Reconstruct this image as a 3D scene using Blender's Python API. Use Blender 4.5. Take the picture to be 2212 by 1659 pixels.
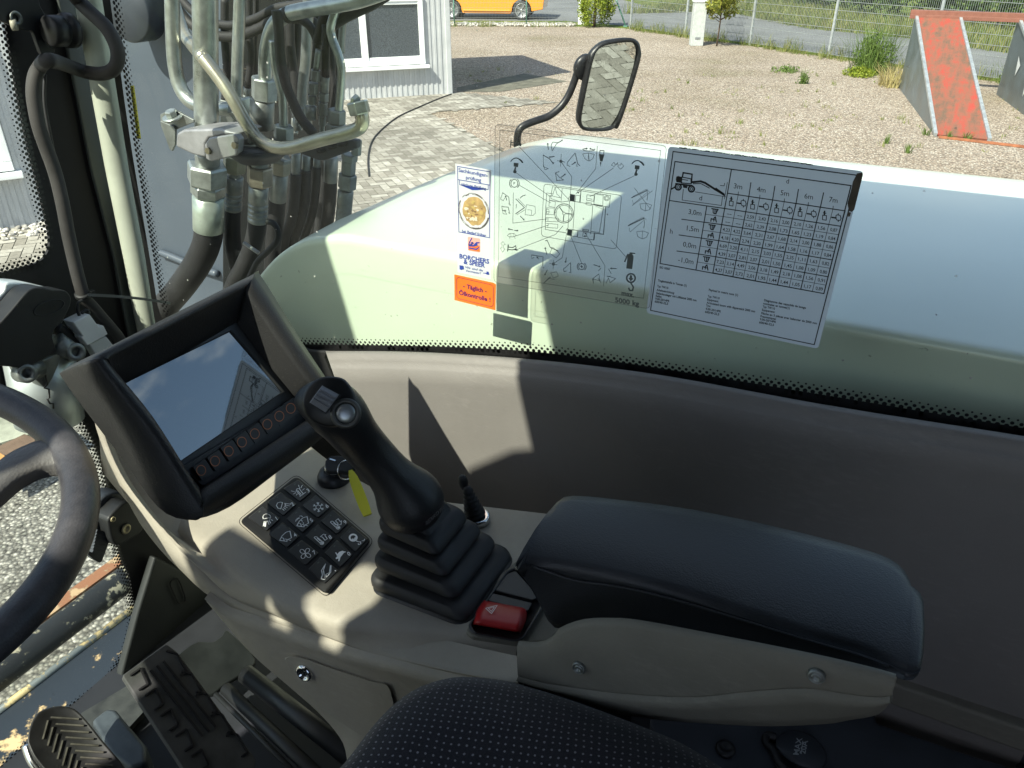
import bpy, math, random
from math import sin, cos, tan, pi, radians, sqrt, hypot, atan2
from mathutils import Vector, Matrix
random.seed(7)
SC = bpy.context.scene
for o in list(bpy.data.objects): bpy.data.objects.remove(o)

# ------------------------------------------------------------ camera
FPX = 1700.0; PITCH = radians(29.5); YAW = radians(26)
cam = bpy.data.cameras.new("Camera"); camo = bpy.data.objects.new("Camera", cam)
SC.collection.objects.link(camo); SC.camera = camo
cam.sensor_width = 36; cam.lens = FPX / 2212 * 36
cam.clip_start = 0.01; cam.clip_end = 1000
camo.rotation_euler = (pi / 2 - PITCH, 0, YAW)
camo.location = (0, 0, 0)              # the lens is the origin; the yard lies 2.6 m below it
GZ = -2.6
# ------------------------------------------------------------ world, sun, exposure
SUND = Vector((.165, .662, -.731)).normalized()      # direction the light travels
w = bpy.data.worlds.new("World"); SC.world = w; w.use_nodes = True
nt = w.node_tree; bgn = nt.nodes['Background']
sky = nt.nodes.new('ShaderNodeTexSky'); sky.sky_type = 'NISHITA'; sky.sun_disc = False
sky.sun_elevation = math.asin(-SUND.z); sky.sun_rotation = atan2(-SUND.x, -SUND.y)
sky.air_density = 1.0; sky.dust_density = 1.2; sky.ozone_density = 1.0
tc = nt.nodes.new('ShaderNodeTexCoord'); nz = nt.nodes.new('ShaderNodeTexNoise')
nz.inputs['Scale'].default_value = 3.0; nz.inputs['Detail'].default_value = 7; nz.inputs['Roughness'].default_value = .6
mpw = nt.nodes.new('ShaderNodeMapping'); mpw.inputs['Scale'].default_value = (1, 1, 2.2)
rp = nt.nodes.new('ShaderNodeValToRGB'); rp.color_ramp.elements[0].position = .50; rp.color_ramp.elements[1].position = .68
mxw = nt.nodes.new('ShaderNodeMixRGB'); mxw.inputs['Color2'].default_value = (7.5, 7.8, 8.2, 1)
nt.links.new(tc.outputs['Generated'], mpw.inputs[0]); nt.links.new(mpw.outputs[0], nz.inputs['Vector'])
nt.links.new(nz.outputs['Fac'], rp.inputs[0]); nt.links.new(rp.outputs[0], mxw.inputs['Fac'])
nt.links.new(sky.outputs[0], mxw.inputs['Color1']); nt.links.new(mxw.outputs[0], bgn.inputs['Color'])
bgn.inputs['Strength'].default_value = 0.10
sl = bpy.data.lights.new("Sun", 'SUN'); sl.energy = 4.4; sl.angle = radians(.5); sl.color = (1, .95, .86)
slo = bpy.data.objects.new("Sun", sl); SC.collection.objects.link(slo)
slo.rotation_euler = SUND.to_track_quat('-Z', 'Y').to_euler(); slo.location = (0, -5, 8)
SC.view_settings.view_transform = 'Standard'; SC.view_settings.look = 'None'
SC.view_settings.exposure = 1.1; SC.view_settings.gamma = 1
SC.render.engine = 'CYCLES'
SC.cycles.max_bounces = 10; SC.cycles.transparent_max_bounces = 16; SC.cycles.glossy_bounces = 4
SC.cycles.diffuse_bounces = 4
SC.render.resolution_x = 1024; SC.render.resolution_y = 768

# ------------------------------------------------------------ picture point -> place
def ray(u, v):                         # u,v in a 2212 x 1659 picture
    xc = (u - 1106) / FPX; yc = (829.5 - v) / FPX
    oy = cos(PITCH) + yc * sin(PITCH); oz = -sin(PITCH) + yc * cos(PITCH)
    return Vector((xc * cos(YAW) - oy * sin(YAW), xc * sin(YAW) + oy * cos(YAW), oz))
def oY(u, v, Y): d = ray(u, v); return d * (Y / d.y)
def oX(u, v, X): d = ray(u, v); return d * (X / d.x)
def oZ(u, v, Z): d = ray(u, v); return d * (Z / d.z)
def oD(u, v, D): return ray(u, v) * D          # at depth D
def oP(u, v, p0, n): d = ray(u, v); return d * (Vector(p0).dot(n) / d.dot(n))
CAMF = ray(1106, 829.5).normalized()

# ------------------------------------------------------------ materials
def lin(c):
    return tuple(((x / 255) / 12.92 if x / 255 <= .04045 else ((x / 255 + .055) / 1.055) ** 2.4) for x in c)
class N:
    def __init__(s, name):
        s.m = bpy.data.materials.new(name); s.m.use_nodes = True; s.t = s.m.node_tree
        s.b = s.t.nodes['Principled BSDF']; s.out = s.t.nodes['Material Output']
        s.tc = s.t.nodes.new('ShaderNodeTexCoord')
    def n(s, typ, **k):
        nd = s.t.nodes.new('ShaderNode' + typ)
        for a, b in k.items():
            if a in nd.inputs.keys() if hasattr(nd.inputs, 'keys') else False: nd.inputs[a].default_value = b
            else: setattr(nd, a, b)
        return nd
    def l(s, a, b): s.t.links.new(a, b)
    def noise(s, scale, detail=4, rough=.55, vec=None, dist=0):
        nd = s.t.nodes.new('ShaderNodeTexNoise'); nd.inputs['Scale'].default_value = scale
        nd.inputs['Detail'].default_value = detail; nd.inputs['Roughness'].default_value = rough
        nd.inputs['Distortion'].default_value = dist
        s.l(vec if vec else s.tc.outputs['Object'], nd.inputs['Vector']); return nd
    def vor(s, scale, feature='F1', vec=None, rnd=1):
        nd = s.t.nodes.new('ShaderNodeTexVoronoi'); nd.inputs['Scale'].default_value = scale; nd.feature = feature
        nd.inputs['Randomness'].default_value = rnd
        s.l(vec if vec else s.tc.outputs['Object'], nd.inputs['Vector']); return nd
    def ramp(s, fac, stops):
        nd = s.t.nodes.new('ShaderNodeValToRGB'); e = nd.color_ramp.elements
        while len(e) > 1: e.remove(e[-1])
        for i, (p, c) in enumerate(stops):
            x = e[0] if i == 0 else e.new(p)
            x.position = p
            x.color = (c, c, c, 1) if isinstance(c, (int, float)) else tuple(c) + (1,)
        s.l(fac, nd.inputs[0]); return nd
    def mix(s, fac, a, b, mode='MIX'):
        nd = s.t.nodes.new('ShaderNodeMixRGB'); nd.blend_type = mode
        for inp, val in (('Fac', fac), ('Color1', a), ('Color2', b)):
            if isinstance(val, (int, float)): nd.inputs[inp].default_value = val if inp == 'Fac' else (val, val, val, 1)
            elif isinstance(val, tuple): nd.inputs[inp].default_value = tuple(val) + (1,)
            else: s.l(val, nd.inputs[inp])
        return nd
    def math(s, op, a, b=0, c=0):
        nd = s.t.nodes.new('ShaderNodeMath'); nd.operation = op
        for i, v in enumerate((a, b, c)):
            if isinstance(v, (int, float)): nd.inputs[i].default_value = v
            else: s.l(v, nd.inputs[i])
        return nd.outputs[0]
    def bump(s, h, strength=.3, dist=.001):
        nd = s.t.nodes.new('ShaderNodeBump'); nd.inputs['Strength'].default_value = strength
        nd.inputs['Distance'].default_value = dist; s.l(h, nd.inputs['Height'])
        s.l(nd.outputs[0], s.b.inputs['Normal']); return nd
    def base(s, x):
        if isinstance(x, tuple): s.b.inputs['Base Color'].default_value = tuple(x) + (1,)
        else: s.l(x, s.b.inputs['Base Color'])
    def p(s, **k):
        for a, v in k.items():
            a = {'rough': 'Roughness', 'metal': 'Metallic', 'spec': 'Specular IOR Level', 'coat': 'Coat Weight', 'ior': 'IOR',
                 'sheen': 'Sheen Weight', 'coatr': 'Coat Roughness', 'alpha': 'Alpha', 'sub': 'Subsurface Weight'}[a]
            if isinstance(v, (int, float)): s.b.inputs[a].default_value = v
            else: s.l(v, s.b.inputs[a])
        return s

def plain(name, col, rough=.5, metal=0, spec=.5, var=.15, vs=12, bs=0, bst=.2, bd=.0005, scratch=0, coat=0):
    """a worn solid colour: broad variation, dust specks, optional fine grain"""
    a = N(name); c = tuple(col)
    n1 = a.noise(vs, 5, .6)
    dark = tuple(x * (1 - var) for x in c); lite = tuple(min(1, x * (1 + var) + .004) for x in c)
    r = a.ramp(n1.outputs['Fac'], [(.3, dark), (.7, lite)])
    a.base(r.outputs[0])
    if scratch:
        sp = a.noise(vs * 25, 3, .7); rr = a.ramp(sp.outputs['Fac'], [(.66, 0.0), (.74, scratch)])
        mx = a.mix(rr.outputs[0], r.outputs[0], tuple(min(1, x * 1.8 + .12) for x in c)); a.base(mx.outputs[0])
    rn = a.ramp(n1.outputs['Fac'], [(.3, max(0, rough - .08)), (.7, min(1, rough + .1))])
    a.p(rough=rn.outputs[0], metal=metal, spec=spec, coat=coat)
    if bs:
        nb = a.noise(bs, 3, .5); a.bump(nb.outputs['Fac'], bst, bd)
    return a.m

def leather(name, col, rough=.45, scale=650, st=.5, spec=.5, var=.2, dust=0.0, dcol=(.35, .32, .27), scuff=0.0, grime=0.0):
    a = N(name); n1 = a.noise(9, 5, .6)
    r = a.ramp(n1.outputs['Fac'], [(.3, tuple(x * (1 - var) for x in col)), (.7, tuple(x * (1 + var) for x in col))])
    out = r.outputs[0]
    if dust:
        dn = a.noise(400, 2, .6); dr = a.ramp(dn.outputs['Fac'], [(.62, 0.0), (.72, dust)])
        out = a.mix(dr.outputs[0], out, dcol).outputs[0]
    if grime:
        gn = a.noise(26, 7, .72); g2 = a.noise(5, 4, .6); gf = a.math('ADD', a.math('MULTIPLY', gn.outputs['Fac'], .6), a.math('MULTIPLY', g2.outputs['Fac'], .4))
        gr = a.ramp(gf, [(.44, 0.0), (.62, grime)]); out = a.mix(gr.outputs[0], out, tuple(x * .45 for x in col)).outputs[0]
    if scuff:
        mp = a.t.nodes.new('ShaderNodeMapping'); mp.inputs['Scale'].default_value = (1, 1, 3.5); mp.inputs['Rotation'].default_value = (0, .5, .3); a.l(a.tc.outputs['Object'], mp.inputs[0])
        sn = a.noise(55, 8, .8, vec=mp.outputs[0]); s2 = a.noise(7, 3, .5); sf = a.math('MULTIPLY', sn.outputs['Fac'], a.math('ADD', s2.outputs['Fac'], .5))
        sr = a.ramp(sf, [(.56, 0.0), (.68, scuff)]); out = a.mix(sr.outputs[0], out, tuple(min(1, x * 1.5 + .08) for x in col)).outputs[0]
    a.base(out)
    v = a.vor(scale); v2 = a.noise(scale * .5, 3)
    h = a.math('ADD', a.math('MULTIPLY', v.outputs['Distance'], .8), v2.outputs['Fac'])
    a.bump(h, st, .0006)
    a.p(rough=a.ramp(n1.outputs['Fac'], [(.3, rough - .06), (.7, rough + .1)]).outputs[0], spec=spec)
    return a.m

def glassmat(name, tint, haze=.0, refl=1.0, specks=0.0, bump=0):
    a = N(name); t = a.t
    tr = a.n('BsdfTransparent'); tr.inputs[0].default_value = tuple(tint) + (1,)
    gl = a.n('BsdfGlossy'); gl.inputs['Roughness'].default_value = .01
    fr = a.n('Fresnel'); fr.inputs['IOR'].default_value = 1.45
    ge = a.t.nodes.new('ShaderNodeNewGeometry'); fac = a.math('MULTIPLY', fr.outputs[0], a.math('MULTIPLY', a.math('SUBTRACT', 1, ge.outputs['Backfacing']), refl))
    mx = a.n('MixShader'); a.l(fac, mx.inputs[0]); a.l(tr.outputs[0], mx.inputs[1]); a.l(gl.outputs[0], mx.inputs[2])
    last = mx.outputs[0]
    if haze or specks:
        df = a.n('BsdfDiffuse'); df.inputs[0].default_value = (.8, .8, .78, 1)
        n1 = a.noise(7, 6, .65); f = a.ramp(n1.outputs['Fac'], [(.35, haze * .3), (.75, haze)]).outputs[0]
        if specks:
            n2 = a.vor(38); n3 = a.noise(260, 2)
            d = a.ramp(a.math('ADD', n2.outputs['Distance'], a.math('MULTIPLY', n3.outputs['Fac'], .10)), [(.08, specks), (.095, 0.0)])
            f = a.math('MAXIMUM', f, d.outputs[0])
        m2 = a.n('MixShader'); a.l(f, m2.inputs[0]); a.l(last, m2.inputs[1]); a.l(df.outputs[0], m2.inputs[2]); last = m2.outputs[0]
    if bump:
        nb = a.noise(bump, 3); bp = a.n('Bump'); bp.inputs['Strength'].default_value = .4; bp.inputs['Distance'].default_value = .001
        a.l(nb.outputs['Fac'], bp.inputs['Height']); a.l(bp.outputs[0], gl.inputs['Normal'])
    a.l(last, a.out.inputs['Surface'])
    return a.m

# ------------------------------------------------------------ mesh building
class MB:
    def __init__(s): s.v = []; s.f = []; s.mi = []; s.sm = []
    def add(s, vs, fs, mi=0, smooth=False):
        o = len(s.v); s.v += [Vector(p) for p in vs]
        for f in fs: s.f.append(tuple(o + i for i in f)); s.mi.append(mi); s.sm.append(smooth)
        return s
    def poly(s, pts, mi=0): return s.add(pts, [tuple(range(len(pts)))], mi)
    def grid(s, rows, mi=0, smooth=True, cu=False, cv=False, cap0=False, cap1=False):
        n = len(rows); m = len(rows[0])
        for r in rows:
            if len(r) != m: raise ValueError('grid rows differ: %s' % [len(q) for q in rows])
        vs = [p for r in rows for p in r]; fs = []
        for i in range(n if cu else n - 1):
            for j in range(m if cv else m - 1):
                a = i * m + j; b = i * m + (j + 1) % m; c = ((i + 1) % n) * m + (j + 1) % m; d = ((i + 1) % n) * m + j
                fs.append((a, b, c, d))
        if cap0: fs.append(tuple(range(m))[::-1])
        if cap1: fs.append(tuple((n - 1) * m + k for k in range(m)))
        return s.add(vs, fs, mi, smooth)
    def tube(s, path, r, n=12, mi=0, caps=True, smooth=True, flat=1.0, up=None):
        path = [Vector(p) for p in path]; rows = []; k = len(path)
        T0 = (path[1] - path[0]).normalized()
        U = Vector(up) if up else (Vector((0, 0, 1)) if abs(T0.z) < .9 else Vector((1, 0, 0)))
        U = (U - T0 * U.dot(T0)).normalized()
        for i, p in enumerate(path):
            T = (path[min(i + 1, k - 1)] - path[max(i - 1, 0)])
            T = T.normalized() if T.length > 1e-9 else T0
            U = (U - T * U.dot(T)); U = U.normalized() if U.length > 1e-6 else T.orthogonal().normalized()
            B = T.cross(U); rr = r[i] if isinstance(r, (list, tuple)) else r
            rows.append([p + U * (cos(2 * pi * j / n) * rr * flat) + B * (sin(2 * pi * j / n) * rr) for j in range(n)])
        return s.grid(rows, mi, smooth, cv=True, cap0=caps, cap1=caps)
    def lathe(s, p0, ax, prof, n=24, mi=0, smooth=True, rot=0, caps=True):
        p0 = Vector(p0); ax = Vector(ax).normalized()
        U = ax.orthogonal().normalized() if abs(ax.z) < .99 else Vector((1, 0, 0)); U = (U - ax * U.dot(ax)).normalized(); B = ax.cross(U)
        rows = [[p0 + ax * h + (U * cos(2 * pi * j / n + rot) + B * sin(2 * pi * j / n + rot)) * r for j in range(n)] for r, h in prof]
        return s.grid(rows, mi, smooth, cv=True, cap0=caps, cap1=caps)
    def nut(s, p0, ax, r, h, mi=0, rot=.4):
        c = r * .12
        return s.lathe(p0, ax, [(r * .9, 0), (r, c), (r, h - c), (r * .9, h)], 6, mi, False, rot)
    def prism(s, pts, vec, mi=0):
        n = len(pts); vec = Vector(vec); vs = [Vector(p) for p in pts] + [Vector(p) + vec for p in pts]
        fs = [tuple(range(n))[::-1], tuple(range(n, 2 * n))] + [(i, (i + 1) % n, n + (i + 1) % n, n + i) for i in range(n)]
        return s.add(vs, fs, mi)
    def box(s, c, d, M=None, mi=0):
        c = Vector(c); M = M or Matrix.Identity(3)
        vs = [c + M @ Vector((x * d[0] / 2, y * d[1] / 2, z * d[2] / 2)) for x in (-1, 1) for y in (-1, 1) for z in (-1, 1)]
        return s.add(vs, [(0, 1, 3, 2), (4, 6, 7, 5), (0, 4, 5, 1), (2, 3, 7, 6), (0, 2, 6, 4), (1, 5, 7, 3)], mi)
    def bar(s, a, b, w, h, up=(0, 0, 1), mi=0):
        a = Vector(a); b = Vector(b); T = (b - a); L = T.length; T.normalize(); U = Vector(up); U = (U - T * U.dot(T)).normalized(); B = T.cross(U)
        M = Matrix((T, B, U)).transposed(); return s.box((a + b) / 2, (L, w, h), M, mi)
    def stroke(s, pts, w, nrm, off=0.0, mi=0, closed=False):
        """flat printed line along 3-D points"""
        pts = [Vector(p) for p in pts]; nrm = Vector(nrm).normalized()
        if closed: pts = pts + [pts[0]]
        for a, b in zip(pts, pts[1:]):
            T = b - a
            if T.length < 1e-9: continue
            T.normalize(); B = T.cross(nrm).normalized() * (w / 2); e = T * (w * .35); o = nrm * off
            s.add([a - B - e + o, b - B + e + o, b + B + e + o, a + B - e + o], [(0, 1, 2, 3)], mi)
        return s
    def build(s, name, mats, parent=None, origin=None, bevel=0, sub=0, bseg=2, fix=True):
        me = bpy.data.meshes.new(name); o0 = Vector(origin) if origin is not None else Vector((0, 0, 0))
        me.from_pydata([tuple(p - o0) for p in s.v], [], s.f); me.update()
        for i, p in enumerate(me.polygons): p.material_index = s.mi[i]; p.use_smooth = s.sm[i]
        for m in (mats if isinstance(mats, (list, tuple)) else [mats]): me.materials.append(m)
        if fix:
            import bmesh
            bm = bmesh.new(); bm.from_mesh(me); bmesh.ops.recalc_face_normals(bm, faces=bm.faces); bm.to_mesh(me); bm.free()
        ob = bpy.data.objects.new(name, me); SC.collection.objects.link(ob)
        if parent: ob.parent = parent
        if bevel:
            m = ob.modifiers.new('b', 'BEVEL'); m.width = bevel; m.segments = bseg; m.limit_method = 'ANGLE'; m.angle_limit = radians(35)
            m.harden_normals = False
            for p in me.polygons: p.use_smooth = True
            wn = ob.modifiers.new('w', 'WEIGHTED_NORMAL'); wn.keep_sharp = True
        if sub:
            m = ob.modifiers.new('s', 'SUBSURF'); m.levels = sub; m.render_levels = sub
        return ob

def tag(o, label=None, cat=None, group=None, kind=None):
    if label: o['label'] = label
    if cat: o['category'] = cat
    if group: o['group'] = group
    if kind: o['kind'] = kind
    return o
class T:
    """a thing: an Empty at its base that parents its parts"""
    def __init__(s, name, label, cat, loc, group=None):
        s.o = bpy.data.objects.new(name, None); SC.collection.objects.link(s.o); s.o.location = Vector(loc); s.loc = Vector(loc)
        s.o.empty_display_size = .05; tag(s.o, label, cat, group)
    def part(s, name, mb, mats, parent=None, label=None, **k):
        ob = mb.build(name, mats, parent or s.o, s.loc, **k)
        if label: ob['label'] = label
        return ob
def solo(name, label, cat, mb, mats, loc, group=None, kind=None, **k):
    ob = mb.build(name, mats, None, loc, **k); ob.location = Vector(loc); return tag(ob, label, cat, group, kind)

def cr(pts, n=8, closed=False):
    """Catmull-Rom through points (Vectors or tuples)"""
    P = [Vector(p) for p in pts]; out = []; k = len(P)
    for i in range(k if closed else k - 1):
        g = (lambda j: P[j % k]) if closed else (lambda j: P[max(0, min(k - 1, j))])
        a, b, c, d = g(i - 1), g(i), g(i + 1), g(i + 2)
        for j in range(n):
            t = j / n
            out.append(.5 * ((2 * b) + (c - a) * t + (2 * a - 5 * b + 4 * c - d) * t * t + (3 * b - a - 3 * c + d) * t ** 3))
    if not closed: out.append(P[-1])
    return out
def resample(pts, n):
    P = [Vector(p) for p in pts]; L = [0]
    for a, b in zip(P, P[1:]): L.append(L[-1] + (b - a).length)
    out = []; j = 0
    for i in range(n):
        t = L[-1] * i / (n - 1)
        while j < len(L) - 2 and L[j + 1] < t: j += 1
        s = (t - L[j]) / max(1e-9, L[j + 1] - L[j]); out.append(P[j].lerp(P[j + 1], s))
    return out
def at2(pts, u):
    """y of a picture polyline at x=u"""
    for a, b in zip(pts, pts[1:]):
        if a[0] <= u <= b[0]: return a[1] + (b[1] - a[1]) * (u - a[0]) / (b[0] - a[0])
    a, b = (pts[0], pts[1]) if u < pts[0][0] else (pts[-2], pts[-1])
    return a[1] + (b[1] - a[1]) * (u - a[0]) / (b[0] - a[0])
def rrect(cx, cy, w, h, r, n=5):
    pts = []
    for (sx, sy, a0) in ((1, 1, 0), (-1, 1, 90), (-1, -1, 180), (1, -1, 270)):
        for k in range(n + 1):
            a = radians(a0 + 90 * k / n); pts.append((cx + sx * (w / 2 - r) + r * cos(a), cy + sy * (h / 2 - r) + r * sin(a)))
    return pts
def round_poly(pts, r, n=4):
    """round the corners of a 2-D picture polygon"""
    out = []; k = len(pts)
    for i in range(k):
        a, b, c = Vector(pts[i - 1]), Vector(pts[i]), Vector(pts[(i + 1) % k])
        ra = min(r, (a - b).length * .45); rc = min(r, (c - b).length * .45)
        p = b + (a - b).normalized() * ra; q = b + (c - b).normalized() * rc
        for j in range(n + 1):
            t = j / n; out.append(tuple(p * (1 - t) ** 2 + b * 2 * t * (1 - t) + q * t * t))
    return out
_gc = {}
def load_glyphs():
    """outline of every character, measured once while the scene is still empty"""
    chars = "ABCDEFGHIJKLMNOPRSTUVWXYZabcdefghijklmnopqrstuvwxyz0123456789.,-–!&()/:äüöèéÖüâ"
    obs = []
    for bold in (0, .012, .03):
        for ch in dict.fromkeys(chars):
            for body in (ch, ch + '|'):
                c = bpy.data.curves.new('t', 'FONT'); c.body = body; c.size = 1; c.offset = bold; c.resolution_u = 2 if bold == 0 else 3; c.fill_mode = 'FRONT'
                o = bpy.data.objects.new('t', c); SC.collection.objects.link(o); obs.append((bold, ch, body, o))
    dg = bpy.context.evaluated_depsgraph_get(); w0 = {}
    for bold, ch, body, o in obs:
        me = bpy.data.meshes.new_from_object(o.evaluated_get(dg)); vs = [tuple(v.co) for v in me.vertices]
        if body == ch: _gc[(ch, bold)] = [vs, [tuple(p.vertices) for p in me.polygons], 0]
        else: _gc[(ch, bold)][2] = max([v[0] for v in vs] or [0]) - .19
        bpy.data.meshes.remove(me)
    for bold, ch, body, o in obs: c = o.data; bpy.data.objects.remove(o); bpy.data.curves.remove(c)
load_glyphs()
def glyphs(s, bold=0, shear=0, space=1):
    b = 0 if bold < .004 else (.012 if bold < .02 else .03); V = []; Fc = []; x = 0
    for ch in s:
        g = _gc.get((ch, b))
        if g is None or ch == ' ': x += .32 * space; continue
        o = len(V); V += [(p[0] + x + p[1] * shear, p[1]) for p in g[0]]; Fc += [tuple(o + i for i in f) for f in g[1]]; x += g[2] * space
    return V, Fc
def text_px(mb, s, u, v, size, F, ex=(1, 0), ey=(0, -1), nrm=(0, -1, 0), off=0, mi=0, align='C', bold=0, shear=0, width=None, space=1):
    """lettering whose baseline starts (or is centred) at picture point u,v; F maps picture point -> 3-D"""
    vs, fs = glyphs(s, bold, shear, space)
    if not vs: return
    x0 = min(p[0] for p in vs); x1 = max(p[0] for p in vs); sc = size; sx = size
    if width: sx = width / (x1 - x0)
    ox = {'C': -(x0 + x1) / 2, 'L': -x0, 'R': -x1}[align]; n = Vector(nrm).normalized() * off
    out = [F(u + (p[0] + ox) * sx * ex[0] + p[1] * sc * ey[0], v + (p[0] + ox) * sx * ex[1] + p[1] * sc * ey[1]) + n for p in vs]
    mb.add(out, fs, mi)
def hexagonish(c, r, F, n=8, k=1.0):
    return [F(c[0] + r * cos(2 * pi * i / n), c[1] + r * k * sin(2 * pi * i / n)) for i in range(n)]
def arc(cx, cy, rx, ry, a0, a1, n=12):
    return [(cx + rx * cos(radians(a0 + (a1 - a0) * i / n)), cy + ry * sin(radians(a0 + (a1 - a0) * i / n))) for i in range(n + 1)]
# ============================================================ materials of the yard
def m_gravel(name, cols, scale, bumpd=.03):
    a = N(name); v = a.vor(scale); v2 = a.vor(scale * 2.3); n = a.noise(.35, 5, .6)
    sep = a.t.nodes.new('ShaderNodeSeparateColor'); a.l(v.outputs['Color'], sep.inputs[0])
    k = len(cols); r = a.ramp(sep.outputs[0], [(i / (k - 1), c) for i, c in enumerate(cols)])
    edge = a.ramp(v.outputs['Distance'], [(.25, 1.0), (.62, .42)])
    m = a.mix(1.0, r.outputs[0], edge.outputs[0], 'MULTIPLY')
    # patches of soil and moss, metres across
    pr = a.ramp(n.outputs['Fac'], [(.3, (1.04, 1.02, .99)), (.5, (.93, .9, .86)), (.62, (.82, .79, .72)), (.75, (.68, .68, .55))])
    m2 = a.mix(1.0, m.outputs[0], pr.outputs[0], 'MULTIPLY'); a.base(m2.outputs[0])
    h = a.math('SUBTRACT', 1, a.math('MULTIPLY', v.outputs['Distance'], 1)); a.bump(h, .8, bumpd); a.p(rough=.85, spec=.3)
    return a.m
M_GRAVEL = m_gravel('gravel', [(.42, .34, .27), (.58, .49, .40), (.37, .31, .26), (.67, .59, .50), (.52, .43, .35), (.75, .70, .62), (.40, .32, .26), (.30, .25, .21)], 34, .026)
M_GRIT = m_gravel('grit', [(.10, .10, .09), (.42, .42, .38), (.2, .2, .18), (.55, .55, .5), (.15, .15, .14), (.34, .35, .31)], 55, .01)
M_PEBBLE = m_gravel('white_pebble', [(.62, .60, .56), (.8, .79, .76), (.7, .68, .63), (.86, .85, .82)], 16)
def m_paver():
    a = N('paver'); g = a.t.nodes.new('ShaderNodeNewGeometry')
    r = a.ramp(g.outputs['Random Per Island'], [(0, (.22, .205, .175)), (.35, (.30, .28, .24)), (.7, (.36, .34, .295)), (1, (.45, .43, .38))])
    n = a.noise(22, 5, .65); n2 = a.noise(.5, 4)
    m = a.mix(.55, r.outputs[0], a.ramp(n.outputs['Fac'], [(.3, .55), (.7, 1.25)]).outputs[0], 'MULTIPLY')
    m = a.mix(1, m.outputs[0], a.ramp(n2.outputs['Fac'], [(.3, .72), (.65, 1.05)]).outputs[0], 'MULTIPLY')
    a.base(m.outputs[0]); a.p(rough=.85, spec=.3); a.bump(n.outputs['Fac'], .4, .003); return a.m
M_PAVER = m_paver()
M_JOINT = plain('joint_sand', (.11, .105, .08), .95, var=.4, vs=6)
def m_asphalt():
    a = N('asphalt'); n = a.noise(90, 4, .7); n2 = a.noise(.6, 5)
    r = a.ramp(n.outputs['Fac'], [(.3, (.11, .115, .12)), (.6, (.19, .195, .20)), (.75, (.33, .33, .33))])
    m = a.mix(1, r.outputs[0], a.ramp(n2.outputs['Fac'], [(.3, .8), (.7, 1.15)]).outputs[0], 'MULTIPLY')
    a.base(m.outputs[0]); a.p(rough=.9, spec=.25); a.bump(n.outputs['Fac'], .5, .004); return a.m
M_ASPH = m_asphalt()
def m_grass(name='grass_soil'):
    a = N(name); n = a.noise(1.2, 6, .65); n2 = a.noise(18, 4, .7)
    r = a.ramp(n.outputs['Fac'], [(.3, (.05, .085, .018)), (.5, (.13, .17, .035)), (.68, (.22, .22, .08))])
    m = a.mix(1, r.outputs[0], a.ramp(n2.outputs['Fac'], [(.3, .55), (.7, 1.3)]).outputs[0], 'MULTIPLY')
    a.base(m.outputs[0]); a.p(rough=.95, spec=.1); a.bump(n2.outputs['Fac'], .6, .05); return a.m
M_GRASS = m_grass()
def m_leaf(name, cols, rough=.55):
    a = N(name); g = a.t.nodes.new('ShaderNodeNewGeometry')
    k = len(cols); r = a.ramp(g.outputs['Random Per Island'], [(i / max(1, k - 1), c) for i, c in enumerate(cols)])
    a.base(r.outputs[0]); a.p(rough=rough, spec=.3)
    tr = a.n('BsdfTranslucent'); a.l(r.outputs[0], tr.inputs[0]); mx = a.n('MixShader'); mx.inputs[0].default_value = .35
    a.l(a.b.outputs[0], mx.inputs[1]); a.l(tr.outputs[0], mx.inputs[2]); a.l(mx.outputs[0], a.out.inputs['Surface']); return a.m
M_LEAF_D = m_leaf('leaf_dark', [(.012, .03, .008), (.03, .065, .014), (.07, .13, .03), (.02, .045, .012)])
M_LEAF_M = m_leaf('leaf_mid', [(.06, .11, .02), (.12, .19, .04), (.18, .25, .07), (.08, .14, .03)])
M_LEAF_Y = m_leaf('leaf_lime', [(.14, .20, .02), (.26, .32, .035), (.38, .42, .06), (.09, .15, .02)])
M_LEAF_G = m_leaf('leaf_grass', [(.10, .15, .03), (.2, .24, .06), (.32, .30, .12), (.14, .2, .05)])
M_LEAF_S = m_leaf('leaf_straw', [(.4, .33, .15), (.5, .42, .2), (.3, .28, .1)])
M_BARK = plain('bark', (.12, .085, .06), .9, var=.4, vs=30, bs=120, bst=.5, bd=.004)
M_GALV = plain('galvanised', (.46, .49, .50), .45, metal=.55, var=.18, vs=14, scratch=.2)
M_GALVL = plain('fence_wire', (.27, .29, .29), .5, metal=.3, var=.1)
M_WHITE = plain('white_pvc', (.80, .82, .82), .35, var=.04)
def m_cladding():
    a = N('cladding'); n = a.noise(3, 5); r = a.ramp(n.outputs['Fac'], [(.3, (.46, .475, .485)), (.7, (.54, .55, .555))])
    st = a.noise(1.5, 5, .7, dist=1.5); r2 = a.mix(1, r.outputs[0], a.ramp(st.outputs['Fac'], [(.35, .86), (.6, 1.0)]).outputs[0], 'MULTIPLY')
    a.base(r2.outputs[0]); a.p(rough=.5); return a.m
M_CLAD = m_cladding()
def m_darkglass():
    a = N('window_pane'); n = a.noise(60, 3, .7); n2 = a.noise(3, 3)
    r = a.ramp(n.outputs['Fac'], [(.35, (.035, .045, .055)), (.7, (.10, .12, .14))])
    a.base(r.outputs[0]); a.p(rough=.12, spec=.7); return a.m
M_PANE = m_darkglass()

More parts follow.
